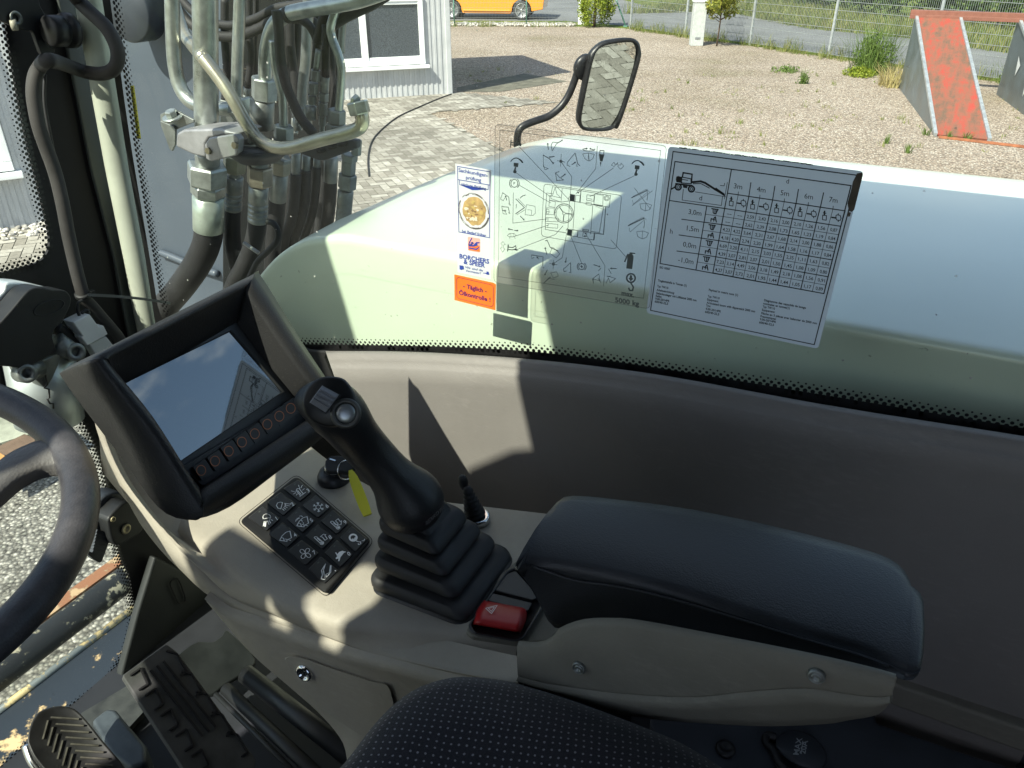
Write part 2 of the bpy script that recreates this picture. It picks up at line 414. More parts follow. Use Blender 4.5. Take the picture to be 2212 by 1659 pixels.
# ============================================================ ground sheets
def V3(x, y, z=GZ): return Vector((x, y, z))
def sheet(name, pts, z, mat, kind='structure', label=None, cat=None):
    mb = MB(); mb.poly([V3(x, y, z) for x, y in pts]); ob = mb.build(name, mat); ob['kind'] = kind; return ob
sheet('ground', [(-300, -300), (300, -300), (300, 300), (-300, 300)], GZ - .004, M_GRASS)
POSTS = [(-8.961, 27.316), (-6.70, 25.75), (-4.466, 24.323), (-2.184, 22.626), (.12, 21.02), (2.42, 19.42), (4.72, 17.82), (7.0, 16.2), (9.3, 14.6)]
sheet('gravel', [(-15.6, 25.4), (-11.0, 27.2), (-9.9, 27.55)] + [(x, y) for x, y in POSTS] + [(14, 11.3), (14, -14), (-30, -14), (-30, 18)], GZ, M_GRAVEL)
sheet('road', [(-60, 26.5), (-16, 27.3), (-12, 29.1), (-9.6, 28.3), (-6.2, 26), (-3.5, 24.2), (.2, 21.6), (2.6, 19.9), (10, 14.7), (40, -6), (46, 2), (12, 19.5), (5, 23.2),
      (2.28, 25.2), (-.59, 28.37), (-3.62, 30.0), (-5.5, 32.6), (-6.94, 34.97), (-8.9, 35.3), (-12, 38), (-18, 47), (-60, 60)], GZ, M_ASPH)
PAVE = [(-8.05, 14.0), (-5.8, 13.86), (-7.44, 11.99), (-5.29, 10.26), (7, .35), (7, -9), (-16, -9), (-16, 5.0)]
sheet('paving_bed', PAVE, GZ + .004, M_JOINT)
def inside(x, y, P):
    c = False; n = len(P)
    for i in range(n):
        (x1, y1), (x2, y2) = P[i], P[(i + 1) % n]
        if (y1 > y) != (y2 > y) and x < (x2 - x1) * (y - y1) / (y2 - y1) + x1: c = not c
    return c
def brick_field():
    mb = MB(); L = .2; Wd = .1; g = .004; ang = radians(48); ca, sa = cos(ang), sin(ang); z = GZ + .010
    n = 150
    for i in range(-n, n):
        for j in range(-n, n):
            # herringbone lattice: horizontal + vertical brick per cell
            bx = i * Wd * 1 + j * Wd * 1; by = i * Wd * 1 - j * Wd * 1
            if (i - j) % 2: continue
            X0 = i * Wd; Y0 = j * Wd
            pass
    # classical 90 deg herringbone: cells shift by (W,W); horizontals at (k*W + 2L*m ...)
    for m_ in range(-75, 75):
        for k in range(-220, 220):
            ox = k * Wd + m_ * 2 * L; oy = k * Wd
            for (x0, y0, x1, y1) in ((ox, oy, ox + L, oy + Wd), (ox + L, oy - Wd, ox + L + Wd, oy + Wd)):
                cx, cy = (x0 + x1) / 2, (y0 + y1) / 2
                wx, wy = cx * ca - cy * sa - 4, cx * sa + cy * ca + 3
                if not (-12.5 < wx < 6.5 and -6.5 < wy < 14.2) or not inside(wx, wy, PAVE): continue
                if -5.0 < wx < -.95 and wy < 3.4 and wy > -4: continue
                q = []
                zz = z + random.uniform(-.0015, .0015)
                for (px_, py_) in ((x0 + g, y0 + g), (x1 - g, y0 + g), (x1 - g, y1 - g), (x0 + g, y1 - g)):
                    q.append(Vector((px_ * ca - py_ * sa - 4, px_ * sa + py_ * ca + 3, zz)))
                mb.add(q, [(0, 1, 2, 3)])
    return mb
ob = brick_field().build('paving', M_PAVER, fix=False); ob['kind'] = 'structure'
sheet('asphalt', [(-5.05, -4), (-.9, -4), (-.9, 3.4), (-5.05, 3.4)], GZ + .014, M_GRIT)
sheet('garden_path', [(-8.05, 14.05), (-8.3, 14.5), (-7.9, 16.8), (-6.6, 16.2), (-7.3, 14.4)], GZ + .004, M_JOINT)

# ============================================================ portable office buildings
def facade_building(name, label, c0, f, L, D, H, cat='building', winlist=(), sill=True):
    """c0: ground corner, f: unit direction along the long wall away from the corner; the wall's outside looks at the camera"""
    t = T(name, label, cat, V3(c0[0], c0[1])); f = Vector((f[0], f[1], 0)).normalized(); n = Vector((-f.y, f.x, 0))
    if n.dot(Vector((c0[0], c0[1], 0))) > 0: n = -n                      # outward, towards the camera
    c = V3(*c0)
    w_ = MB(); e = [c, c + f * L, c + f * L - n * D, c - n * D]
    w_.prism(e, (0, 0, H))
    t.part('wall', w_, M_CLAD)
    rb = MB(); k = 0; s = .06
    while s < L - .05:
        if not any(a < s < b for (a, b, z0, z1, m) in winlist):
            rb.box(c + f * s + n * .006 + Vector((0, 0, H / 2)), (.04, .012, H), Matrix((f, n, Vector((0, 0, 1)))).transposed())
        else:
            for (a, b, z0, z1, m) in winlist:
                if a < s < b:
                    rb.box(c + f * s + n * .006 + Vector((0, 0, z0 / 2)), (.04, .012, z0), Matrix((f, n, Vector((0, 0, 1)))).transposed())
                    rb.box(c + f * s + n * .006 + Vector((0, 0, (H + z1) / 2)), (.04, .012, H - z1), Matrix((f, n, Vector((0, 0, 1)))).transposed())
        s += .1
    t.part('cladding_rib', rb, M_CLAD)
    cp = MB(); cp.box(c + f * .01 + n * .012 + Vector((0, 0, H / 2)), (.10, .05, H - .001), Matrix((f, n, Vector((0, 0, 1)))).transposed())
    t.part('corner_post', cp, M_CLAD, bevel=.01)
    rf = MB(); rf.prism([c + f * -.08 + n * .08, c + f * (L + .1) + n * .08, c + f * (L + .1) - n * (D + .08), c - f * .08 - n * (D + .08)], (0, 0, .16))
    for i in range(len(rf.v)): rf.v[i] = rf.v[i] + Vector((0, 0, H))
    t.part('roof', rf, M_WHITE)
    R3 = Matrix((f, n, Vector((0, 0, 1)))).transposed()
    for (a, b, z0, z1, mull) in winlist:
        fr = MB(); W = b - a; cx = (a + b) / 2; zc = (z0 + z1) / 2; fw = .09
        for (px_, pz_, sx, sz) in ((cx, z0 + fw / 2, W, fw), (cx, z1 - fw / 2, W, fw), (a + fw / 2, zc, fw, z1 - z0 - 2 * fw), (b - fw / 2, zc, fw, z1 - z0 - 2 * fw)):
            fr.box(c + f * px_ + n * .03 + Vector((0, 0, pz_)), (sx, .07, sz), R3)
        for m in mull: fr.box(c + f * m + n * .032 + Vector((0, 0, zc)), (.12, .06, z1 - z0 - 2 * fw), R3)
        for (px_, pz_, sx, sz) in ((cx, z0 + fw + .025, W - 2 * fw, .05), (cx, z1 - fw - .025, W - 2 * fw, .05)):
            fr.box(c + f * px_ + n * .022 + Vector((0, 0, pz_)), (sx, .05, sz), R3)
        w = t.part('window', fr, M_WHITE, bevel=.008)
        sl_ = MB(); sl_.box(c + f * cx + n * .07 + Vector((0, 0, z0 - .04)), (W + .12, .16, .055), R3); t.part('sill', sl_, M_WHITE, parent=w, bevel=.008)
        pn = MB(); pn.box(c + f * cx + n * .012 + Vector((0, 0, zc)), (W - .1, .012, z1 - z0 - .1), R3); t.part('pane', pn, M_PANE, parent=w)
    return t
# facade metres read from the picture: window right edge, sill and panes
cB = (-8.05, 13.80); fB = Vector((-.69, -.72, 0)).normalized(); nB = Vector((fB.y, -fB.x, 0))
def fac(u, v, c=cB, f=fB):
    n = Vector((-f.y, f.x, 0)); p = oP(u, v, V3(*c), n); return ((p - V3(*c)).dot(f), p.z - GZ)
a0 = fac(914, 60)[0]; b0 = fac(690, 60)[0]; m0 = fac(783, 60)[0]
zs = fac(914, 137)[1]; zt = zs + 1.25
facade_building('site_office', 'pale grey ribbed portable office behind the hoses, its white window beside the gravel', cB, fB, 7.2, 3.0, 3.9,
                winlist=[(a0, a0 + 1.95, zs, fac(914, 3)[1] + .1, [m0])])
cW = oZ(66, 488, GZ); cW2 = oZ(0, 498, GZ); fW = Vector((cW2.x - cW.x, cW2.y - cW.y, 0)).normalized()
cWs = cW - fW * .9
fa = fac(35, 378, (cWs.x, cWs.y), fW)
facade_building('office_wing', 'pale ribbed wall with a white window seen through the front windscreen', (cWs.x, cWs.y), fW, 6.5, 2.5, 3.2,
                winlist=[(fa[0], fa[0] + 1.6, fa[1] + .06, fa[1] + 1.3, [])])
pb = MB(); g0 = oZ(90, 486, GZ); g1 = oZ(-60, 506, GZ); nW = Vector((-fW.y, fW.x, 0)); nW = -nW if nW.dot(g0) > 0 else nW
z0_ = GZ + .02
for q in range(420):
    s = random.uniform(-1.2, 2.6); d = random.uniform(.02, .42); r = random.uniform(.018, .04)
    p = Vector((cW.x, cW.y, z0_)) + fW * s + nW * d
    pb.lathe(p - Vector((0, 0, r * .5)), (random.uniform(-.3, .3), random.uniform(-.3, .3), 1), [(r * .5, 0), (r, r * .35), (r * .95, r * .7), (r * .45, r)], 7)
so = pb.build('pebbles', M_PEBBLE); so['kind'] = 'stuff'; tag(so, 'white decorative pebbles along the foot of the pale wall', 'pebbles')
mp = MB(); mp.add([oZ(1060 + 0, 330, GZ + .02)], []) if 0 else None

mb = MB(); cp_ = cr([oZ(u, v, GZ + .022) for u, v in [(975, 203), (950, 212), (905, 231), (860, 252), (824, 280), (803, 306), (795, 340), (797, 380)]], 6); mb.tube(cp_, .011, 8)
solo('ground_cable', 'thin black cable lying in an arc over the paving from the office corner', 'cable', mb, plain('cable_black', (.02, .02, .02), .6), cp_[0])
# ============================================================ fence
def wire_fence():
    t = T('wire_fence', 'galvanised double wire mesh fence between the gravel and the road', 'fence', V3(*POSTS[0]))
    Hf = 1.83
    P = POSTS
    for i, (x, y) in enumerate(P):
        mb = MB(); d = Vector((P[min(i + 1, len(P) - 1)][0] - P[max(i - 1, 0)][0], P[min(i + 1, len(P) - 1)][1] - P[max(i - 1, 0)][1], 0)).normalized(); n = Vector((-d.y, d.x, 0))
        mb.box(V3(x, y, GZ + Hf / 2), (.06, .05, Hf + .06), Matrix((d, n, Vector((0, 0, 1)))).transposed())
        po = t.part('post', mb, M_GALV, bevel=.004)
    for a, b in zip(P, P[1:]):
        mb = MB(); A = V3(*a); B = V3(*b); d = (B - A); L = d.length; d.normalize(); n = Vector((-d.y, d.x, 0)); M3 = Matrix((d, n, Vector((0, 0, 1)))).transposed()
        s = .06
        while s < L - .04: mb.box(A + d * s - n * .032 + Vector((0, 0, Hf / 2 + .03)), (.006, .006, Hf - .06), M3); s += .05
        z = .08
        while z < Hf:
            for o in (-.041, -.023): mb.box(A + d * (L / 2) + n * o + Vector((0, 0, z)), (L - .07, .008, .009), M3)
            z += .2
        t.part('mesh_panel', mb, M_GALVL)
wire_fence()
M_GREEN = plain('green_paint', (.10, .22, .17), .5, var=.1)
def green_fence():
    A = V3(-10.75, 27.6); B = V3(-26, 19.6)
    t = T('green_fence', 'thin green wire fence in front of the orange car', 'fence', A)
    d = (B - A); L = d.length; d.normalize(); n = Vector((-d.y, d.x, 0)); M3 = Matrix((d, n, Vector((0, 0, 1)))).transposed()
    mb = MB(); s = .05
    while s < 9: mb.box(A + d * s + Vector((0, 0, .62)), (.0045, .0045, 1.1), M3); s += .05
    for k in range(8): mb.box(A + d * 4.5 + n * .008 + Vector((0, 0, .12 + .15 * k)), (9, .006, .007), M3)
    t.part('mesh_panel', mb, M_GALVL)
    for s in (1.95, 4.4, 6.9):
        mb = MB(); mb.tube([A + d * s + n * .04, A + d * s + n * .04 + Vector((0, 0, 1.3))], .022, 8); t.part('post', mb, M_GREEN)
green_fence()
mb = MB(); p = V3(-10.95, 28.0); mb.box(p + Vector((0, 0, .8)), (.22, .22, 1.6)); mb.box(p + Vector((0, 0, 1.63)), (.27, .27, .06))
solo('gate_pillar', 'white painted gate pillar standing left of the lime bush', 'pillar', mb, M_WHITE, p, bevel=.01)
mb = MB(); q0 = oZ(1352, 58, GZ); mb.tube([q0, q0 + Vector((-.75, .25, 1.35))], .025, 8); mb.box(q0 + Vector((0, 0, .02)), (.14, .14, .04))
solo('fence_strut', 'slanting green tubular strut right of the lime bush', 'strut', mb, M_GREEN, q0)
# kerb of pale stones in front of the car
kb = MB(); A = V3(-10.9, 27.25); B = V3(-16.2, 24.9)
for q in range(700):
    s = random.random(); d = random.uniform(-.05, .75); p = A.lerp(B, s) + Vector((-.42, .9, 0)) * d; r = random.uniform(.035, .085)
    kb.lathe(p, (random.uniform(-.4, .4), random.uniform(-.4, .4), 1), [(r * .6, 0), (r, r * .4), (r * .8, r * .9), (r * .3, r * 1.1)], 6, smooth=False)
so = kb.build('stone_strip', M_PEBBLE); so['kind'] = 'stuff'; tag(so, 'strip of pale rubble stones below the green fence', 'stones')

# ============================================================ plants
def leafball(mb, c, r, n, size, flat=.0, hollow=.35, mi=0, blade=False, rnd=random):
    c = Vector(c)
    for _ in range(n):
        while True:
            p = Vector((rnd.uniform(-1, 1), rnd.uniform(-1, 1), rnd.uniform(-1, 1)))
            if hollow < p.length < 1: break
        p = Vector((p.x * r[0], p.y * r[1], p.z * r[2])); d = Vector((rnd.gauss(0, 1), rnd.gauss(0, 1), rnd.gauss(0, 1) + flat)).normalized()
        u = d.orthogonal().normalized(); u.rotate(__import__('mathutils').Quaternion(d, rnd.uniform(0, 6.28))); v = d.cross(u); s = size * rnd.uniform(.6, 1.4)
        q = c + p
        mb.add([q - u * s, q + v * s * .45, q + u * s, q - v * s * .45], [(0, 1, 2, 3)], mi)
def blades(mb, c, r, n, h, w_=.006, lean=.4, mi=0):
    for _ in range(n):
        a = random.uniform(0, 2 * pi); d = sqrt(random.random()) * r; b = Vector(c) + Vector((cos(a) * d, sin(a) * d, 0)); hh = h * random.uniform(.5, 1.2)
        ln = Vector((random.gauss(0, lean), random.gauss(0, lean), 0)) * hh; sd = Vector((cos(a + 1.3), sin(a + 1.3), 0)) * w_
        mb.add([b - sd, b + sd, b + ln * .4 + Vector((0, 0, hh * .6)) + sd * .8, b + ln * .4 + Vector((0, 0, hh * .6)) - sd * .8, b + ln + Vector((0, 0, hh))],
               [(0, 1, 2, 3), (3, 2, 4)], mi)
def conifer():
    c = oZ(1283, 58, GZ); t = T('conifer_bush', 'rounded lime green conifer bush at the corner of the gravel', 'bush', c)
    mb = MB()
    for k in range(60):
        a = random.uniform(0, 6.28); z = random.uniform(.1, 1.5); rr = .62 * (1 - abs(z - .65) / 1.7) * random.uniform(.6, 1)
        leafball(mb, c + Vector((cos(a) * rr, sin(a) * rr, z)), (.17, .17, .24), 110, .04, flat=0, hollow=0)
    t.part('crown', mb, M_LEAF_Y, fix=False)
    tr = MB(); tr.tube([c, c + Vector((.02, 0, .5)), c + Vector((0, .02, 1.3))], [.06, .05, .02], 8); t.part('trunk', tr, M_BARK)
conifer()
def small_tree():
    c = oZ(1548, 100, GZ); t = T('young_tree', 'thin young tree with yellow green leaves beside the white box', 'tree', c)
    tr = MB(); top = c + Vector((.05, 0, 1.5)); tr.tube([c, c + Vector((.02, .0, .6)), c + Vector((0, .02, 1.0)), top], [.025, .02, .016, .006], 8)
    cr_ = MB()
    for k in range(26):
        a = random.uniform(0, 6.28); z = random.uniform(.5, 1.35); L = random.uniform(.25, .75) * (1.25 - abs(z - .8)); b = c + Vector((.01, 0, z)); e = b + Vector((cos(a) * L, sin(a) * L, L * .55))
        tr.tube([b, b.lerp(e, .5) + Vector((0, 0, -.02)), e], [.011, .007, .003], 5)
        for s in (.45, .7, 1): leafball(cr_, b.lerp(e, s), (.12, .12, .10), 22, .045, hollow=0)
    t.part('trunk', tr, M_BARK); t.part('crown', cr_, m_leaf('leaf_tree', [(.16, .2, .03), (.26, .28, .05), (.36, .34, .06), (.12, .17, .03)]), fix=False)
small_tree()
def weed(name, label, px_, r, h, n, mat, cat='weed', leafy=0, lm=None, grp=None, flower=0):
    c = oZ(px_[0], px_[1], GZ); t = T(name, label, cat, c, grp); mb = MB(); blades(mb, c, r, n, h, .006, .35)
    t.part('stem', mb, mat, fix=False)
    if leafy:
        lb = MB()
        for k in range(leafy): 
            a = random.uniform(0, 6.28); d = random.random() * r; leafball(lb, c + Vector((cos(a) * d, sin(a) * d, random.uniform(.05, .85) * h * (1 - d / r * .5))), (.1, .1, .1), 26, .028, hollow=0)
        t.part('leaf', lb, lm or mat, fix=False)
    if flower:
        fb = MB()
        for k in range(flower):
            a = random.uniform(0, 6.28); d = random.random() * r; leafball(fb, c + Vector((cos(a) * d, sin(a) * d, h * random.uniform(.6, 1.1))), (.02, .02, .02), 5, .015, hollow=0)
        t.part('flower', fb, plain('yellow_petal', (.75, .6, .03), .6), fix=False)
weed('weed_clump', 'tall bushy green weed with yellow leaves at its foot left of the red ramp', (1880, 157), .5, 1.05, 260, M_LEAF_M, 'plant', leafy=120, lm=M_LEAF_M)
weed('weed_clump', 'low yellow leaved plant in front of the tall weed', (1858, 165), .32, .22, 60, M_LEAF_Y, 'plant', leafy=50, lm=M_LEAF_Y)
weed('dry_grass', 'dry straw coloured grass tuft at the back corner of the red ramp', (1925, 187), .28, .42, 220, M_LEAF_S, 'grass')
weed('weed_clump', 'small green weed alone on the open gravel', (1735, 181), .07, .3, 40, M_LEAF_M, 'weed', leafy=6)
weed('weed_clump', 'flat light green weed patch on the gravel below the fence', (1700, 155), .3, .10, 60, M_LEAF_M, 'weed', leafy=14)
for k, (x, y) in enumerate([(2000, 292), (2050, 300), (2090, 304), (1915, 310), (1960, 330)]):
    weed('weed_clump', 'small weed growing from the gravel at the foot of the red ramp', (x, y), .06, .13, 26, M_LEAF_M, 'weed', grp='weeds at the foot of the red ramp')
weed('weed_clump', 'thin tall weed with yellow flowers before the dark side panel', (2168, 196), .12, .55, 30, M_LEAF_M, 'plant', leafy=5, flower=10)
tf = MB()
for k in range(230):
    i = random.randint(0, len(POSTS) - 3); s = random.random(); x = POSTS[i][0] * (1 - s) + POSTS[i + 1][0] * s; y = POSTS[i][1] * (1 - s) + POSTS[i + 1][1] * s
    blades(tf, V3(x + random.gauss(0, .1), y - .1 + random.gauss(0, .12)), .12, 14, random.choice([.08, .12, .2, .38]), .006)
for k in range(150):
    u = random.uniform(1000, 2200); v = random.uniform(150, 330)
    if u < 1450 and v > 240: continue
    blades(tf, oZ(u, v, GZ), random.uniform(.03, .15), 9, random.uniform(.03, .09), .005)
for k in range(22):
    blades(tf, A.lerp(B, random.random()) + Vector((.0, -.1, 0)), .25, 14, .22, .006)
o = tf.build('grass_tufts', M_LEAF_G, fix=False); o['kind'] = 'stuff'; tag(o, 'sparse grass tufts along the fence and over the gravel', 'grass')
vg = MB(); farp = [(-11.1, 33.0), (-8.9, 35.3), (-6.94, 34.97), (-5.5, 32.6), (-3.62, 30.0), (-.59, 28.37), (2.28, 25.2), (5, 23.2), (9, 21)]
for k in range(2600):
    i = random.randint(0, len(farp) - 2); s = random.random(); p = V3(farp[i][0] * (1 - s) + farp[i + 1][0] * s, farp[i][1] * (1 - s) + farp[i + 1][1] * s) + Vector((.5, 1, 0)) * (random.random() ** 1.3 * 3.5)
    blades(vg, p, .3, 9, random.uniform(.15, .5), .012)
o = vg.build('verge_grass', M_LEAF_G, fix=False); o['kind'] = 'stuff'; tag(o, 'rough green grass on the verge beyond the road', 'grass')
def hedge():
    base = [(-30, 56), (-20, 54)] + [(p.x, p.y) for p in [oZ(u, v, GZ) for u, v in [(1250, -22), (1380, -8), (1500, 0), (1640, 12), (1800, 34), (1960, 50), (2150, 66), (2400, 92), (2700, 128)]]]
    mb = MB(); tk = MB()
    for i in range(len(base) - 1):
        for k in range(60):
            s = random.random(); p = V3(base[i][0] * (1 - s) + base[i + 1][0] * s, base[i][1] * (1 - s) + base[i + 1][1] * s) + Vector((random.gauss(0, .6), random.gauss(0, .6) + .6, random.random() ** .8 * 3.2 + .1))
            leafball(mb, p, (.55, .55, .5), 120, .085, hollow=.2, mi=random.choice([0, 0, 1]))
        for k in range(3):
            s = random.random(); p = V3(base[i][0] * (1 - s) + base[i + 1][0] * s, base[i][1] * (1 - s) + base[i + 1][1] * s)
            tk.tube([p, p + Vector((random.uniform(-.4, .4), 0, 2.6))], [.08, .03], 6)
    o = mb.build('thicket', [M_LEAF_D, M_LEAF_M], fix=False); o['kind'] = 'stuff'; tag(o, 'dense green thicket beyond the road and verge', 'shrubs')
hedge()

# ============================================================ white utility box, ramps, car
p = oZ(1503, 98, GZ); t = T('utility_box', 'slim white utility cabinet beside the young tree', 'cabinet', p)
mb = MB(); R_ = Matrix.Rotation(radians(26), 3, 'Z'); mb.box(p + Vector((0, 0, .55)), (.34, .3, 1.1), R_); t.part('body', mb, plain('cabinet', (.45, .47, .46), .5, var=.12), bevel=.01)
mb = MB(); mb.box(p + Vector((0, 0, 1.12)), (.38, .34, .05), R_); t.part('lid', mb, M_WHITE, bevel=.01)
mb = MB(); d_ = R_ @ Vector((0, -1, 0)); mb.box(p + d_ * .155 + Vector((0, 0, .2)), (.14, .012, .05), R_); mb.box(p + d_ * .155 + Vector((-.02, 0, .93)), (.06, .012, .04), R_); mb.f = mb.f[:6]; mb.mi = mb.mi[:6]; mb.sm = mb.sm[:6]; mb.v = mb.v[:8]; t.part('vent', mb, plain('vent_grey', (.2, .21, .22), .5))
def m_redboard():
    a = N('red_board'); sx = a.t.nodes.new('ShaderNodeMapping'); sx.inputs['Scale'].default_value = (5, 1.1, 1.1); a.l(a.tc.outputs['Object'], sx.inputs[0])
    n = a.noise(1.3, 6, .65, vec=sx.outputs[0]); n2 = a.noise(8, 5, .7)
    f = a.math('ADD', a.math('MULTIPLY', n.outputs['Fac'], .75), a.math('MULTIPLY', n2.outputs['Fac'], .3))
    r = a.ramp(f, [(.34, (.38, .045, .038)), (.44, (.31, .065, .045)), (.52, (.23, .09, .06)), (.63, (.13, .085, .06))]); a.base(r.outputs[0]); a.p(rough=.75, spec=.25)
    a.bump(n2.outputs['Fac'], .3, .004); return a.m
M_RED = m_redboard()
M_ZINC = plain('zinc_sheet', (.15, .18, .20), .38, metal=.35, var=.3, vs=2.5, scratch=.25)
M_BROWN = plain('brown_primer', (.20, .075, .05), .5, var=.12)
def ramp(dx, label, marks=False):
    b0 = Vector((.40 + dx, 13.75, GZ)); b1 = Vector((1.12 + dx, 13.72, GZ)); k0 = Vector((-.33 + dx, 18.35, GZ)); k1 = Vector((.42 + dx, 18.32, GZ)); H = 1.33
    up = Vector((0, 0, H)); t = T('loading_ramp', label, 'ramp', b0)
    side = MB()
    side.prism([b0, k0, k0 + up], (.025, 0, 0)); t.part('side_panel', side, M_ZINC)
    side = MB(); side.prism([b1, k1, k1 + up], (-.025, 0, 0)); t.part('side_panel', side, M_ZINC)
    dk = MB(); e = Vector((0, .02, .03)); dk.prism([b0 + e + Vector((.03, 0, 0)), b1 + e - Vector((.03, 0, 0)), k1 + up + e - Vector((.03, 0, 0)), k0 + up + e + Vector((.03, 0, 0))], (0, .02, -.04)); t.part('ramp_board', dk, M_RED)
    for (p_, q_) in ((b0, k0), (b1, k1)):
        ed = MB(); ed.bar(p_ + Vector((0, 0, .03)), q_ + up + Vector((0, 0, .03)), .05, .05); t.part('edge_strip', ed, M_GALV)
    if marks:
        dv = (k0 - b0)
        for (s, z, r) in ((.80, .62, .16), (.62, .36, .12), (.30, .2, .1), (.15, .12, .08)):
            mk = MB(); c = b0 + dv * s + Vector((-.012, 0, z)); mk.add([c + dv.normalized() * r * .7 + Vector((0, 0, r)), c - dv.normalized() * r + Vector((0, 0, r * .2)), c + Vector((0, 0, -r))], [(0, 1, 2)]); t.part('sticker', mk, M_WHITE)
ramp(0, 'loading ramp with worn red board and zinc side, fully in view on the gravel')
ramp(1.72, 'loading ramp with white triangle stickers on its dark side at the picture edge', True)
mb = MB(); a_ = Vector((-.42, 18.25, GZ + 1.37)); b_ = Vector((4.6, 18.15, GZ + 1.37)); mb.bar(a_, b_, .16, .11); mb.bar(a_ + Vector((0, -.09, -.06)), b_ + Vector((0, -.09, -.06)), .02, .07)
solo('brown_beam', 'long brown steel beam lying across the tops of both ramps', 'beam', mb, M_BROWN, a_, bevel=.004)
mb = MB(); a_ = Vector((1.12, 13.62, GZ + .03)); mb.bar(Vector((.45, 13.66, GZ + .02)), Vector((1.75, 13.45, GZ + .02)), .05, .03); mb.bar(Vector((1.9, 13.42, GZ + .02)), Vector((3.4, 13.2, GZ + .02)), .05, .03)
solo('rusty_rail', 'flat rusty rail on the gravel in front of the red ramp', 'rail', mb, plain('rust', (.30, .11, .05), .8, var=.4, vs=8), a_)

def car():
    w1 = oZ(977, 41, GZ); w2 = oZ(1133, 43, GZ); d = (w2 - w1); wb = 2.6; d.normalize(); w2 = w1 + d * wb
    n = Vector((d.y, -d.x, 0)); n = -n if n.dot(w1) > 0 else n                # n: towards the camera
    t = T('parked_car', 'orange hatchback with silver alloy wheels parked behind the green fence', 'car', w1)
    O = w1 + Vector((0, 0, 0)); P = lambda s, h, o=0: O + d * s + Vector((0, 0, h)) + n * o
    prof = [(-.85, .35), (-.88, .6), (-.75, .78), (-.2, .92), (.25, .98), (.85, 1.38), (1.4, 1.46), (2.3, 1.43), (2.95, 1.1), (3.35, 1.02), (3.42, .7), (3.38, .35),
            (2.98, .28)] + [(2.6 + .36 * cos(a), .31 + .36 * sin(a)) for a in [k * pi / 10 for k in range(0, 11)]] + [(2.2, .2), (.4, .2)] + [(.36 * cos(a), .31 + .36 * sin(a)) for a in [k * pi / 10 for k in range(0, 11)]] + [(-.40, .28)]
    a = N('orange_paint'); a.base((.85, .30, .015)); a.p(rough=.28, coat=1, metal=0, spec=.6)
    mb = MB(); mb.prism([P(s, h, 0) for s, h in prof], -n * 1.72); t.part('body', mb, a.m, bevel=.05, bseg=3)
    mb = MB(); mb.bar(P(.42, .30, .015), P(2.18, .30, .015), .05, .05); t.part('side_skirt', mb, a.m, bevel=.015)
    gl = MB(); gl.prism([P(s, h, .01) for s, h in ((.55, 1.02), (.98, 1.34), (2.25, 1.36), (2.75, 1.08))], -n * .02); t.part('side_window', gl, M_PANE)
    al = plain('alloy', (.42, .43, .44), .35, metal=.6); rub = plain('tyre', (.03, .03, .032), .7)
    for s in (0, wb):
        for o in (.02, -1.54):
            wh = MB(); wh.lathe(P(s, .315, o - .2 if o > 0 else o), n, [(.2, 0), (.30, .0), (.315, .04), (.315, .16), (.295, .2), (.24, .2), (.235, .12)], 36); wo = t.part('wheel', wh, rub)
            ri = MB(); c = P(s, .315, o if o > 0 else o); 
            ri.lathe(c - n * .02, n, [(.235, 0), (.245, .015), (.225, .02), (.215, 0)], 32)
            ri.lathe(c - n * .03, n, [(.05, 0), (.055, .03), (.03, .035)], 12)
            for k in range(5):
                for e in (-.16, .16):
                    an = 2 * pi * k / 5; ri.bar(c + (d * cos(an) + Vector((0, 0, 1)) * sin(an)) * .04, c + (d * cos(an + e) + Vector((0, 0, 1)) * sin(an + e)) * .23, .026, .03, up=n)
            t.part('rim', ri, al, parent=wo)
            hu = MB(); hu.lathe(c - n * .09, n, [(.22, 0), (.22, .01)], 24); t.part('brake_disc', hu, plain('dark_hub', (.04, .04, .045), .5, metal=.5), parent=wo)
car()
# ============================================================ machine materials
M_BLACK = plain('black_paint', (.012, .013, .014), .5, var=.3, vs=10, scratch=.06)
M_BLACKM = plain('matt_black', (.009, .009, .010), .75, var=.3, vs=8)
M_FRIT = plain('frit', (.006, .006, .007), .35, var=.1)
M_CREAM = plain('cream_paint', (.50, .53, .44), .4, var=.08, vs=20, bs=300, bst=.1)
M_TRIMG = plain('grey_trim', (.065, .075, .068), .6, var=.2)
M_PANEL = leather('panel_plastic', (.205, .192, .182), .5, 900, .28, var=.05, spec=.35, scuff=.10, grime=.10)
M_BEIGE = leather('console_plastic', (.365, .335, .285), .55, 800, .25, var=.05, spec=.3, scuff=.10, grime=.18)
M_OLIVE = leather('armrest_shell', (.19, .18, .15), .62, 800, .25, var=.06, spec=.22, scuff=.12, grime=.2)
M_HOOD = None
def m_hood():
    a = N('hood_paint'); n = a.noise(3, 5); r = a.ramp(n.outputs['Fac'], [(.3, (.63, .685, .62)), (.7, (.69, .74, .675))])
    n2 = a.noise(160, 2, .5); sp = a.ramp(n2.outputs['Fac'], [(.74, 0.0), (.78, .5)])
    n3 = a.noise(5, 6, .7); st = a.ramp(n3.outputs['Fac'], [(.6, 0.0), (.8, .35)])
    m = a.mix(sp.outputs[0], r.outputs[0], (.12, .13, .10)); m = a.mix(st.outputs[0], m.outputs[0], (.42, .44, .34))
    a.base(m.outputs[0]); a.p(rough=.32, coat=.4, spec=.5); a.b.inputs['Coat Roughness'].default_value = .15; return a.m
M_HOOD = m_hood()
M_RUBBER = plain('rubber', (.016, .016, .017), .55, var=.3, vs=40, bs=500, bst=.15, scratch=.06)
M_STEEL = plain('zinc_plated', (.36, .39, .37), .33, metal=.8, var=.38, vs=30, scratch=.2)
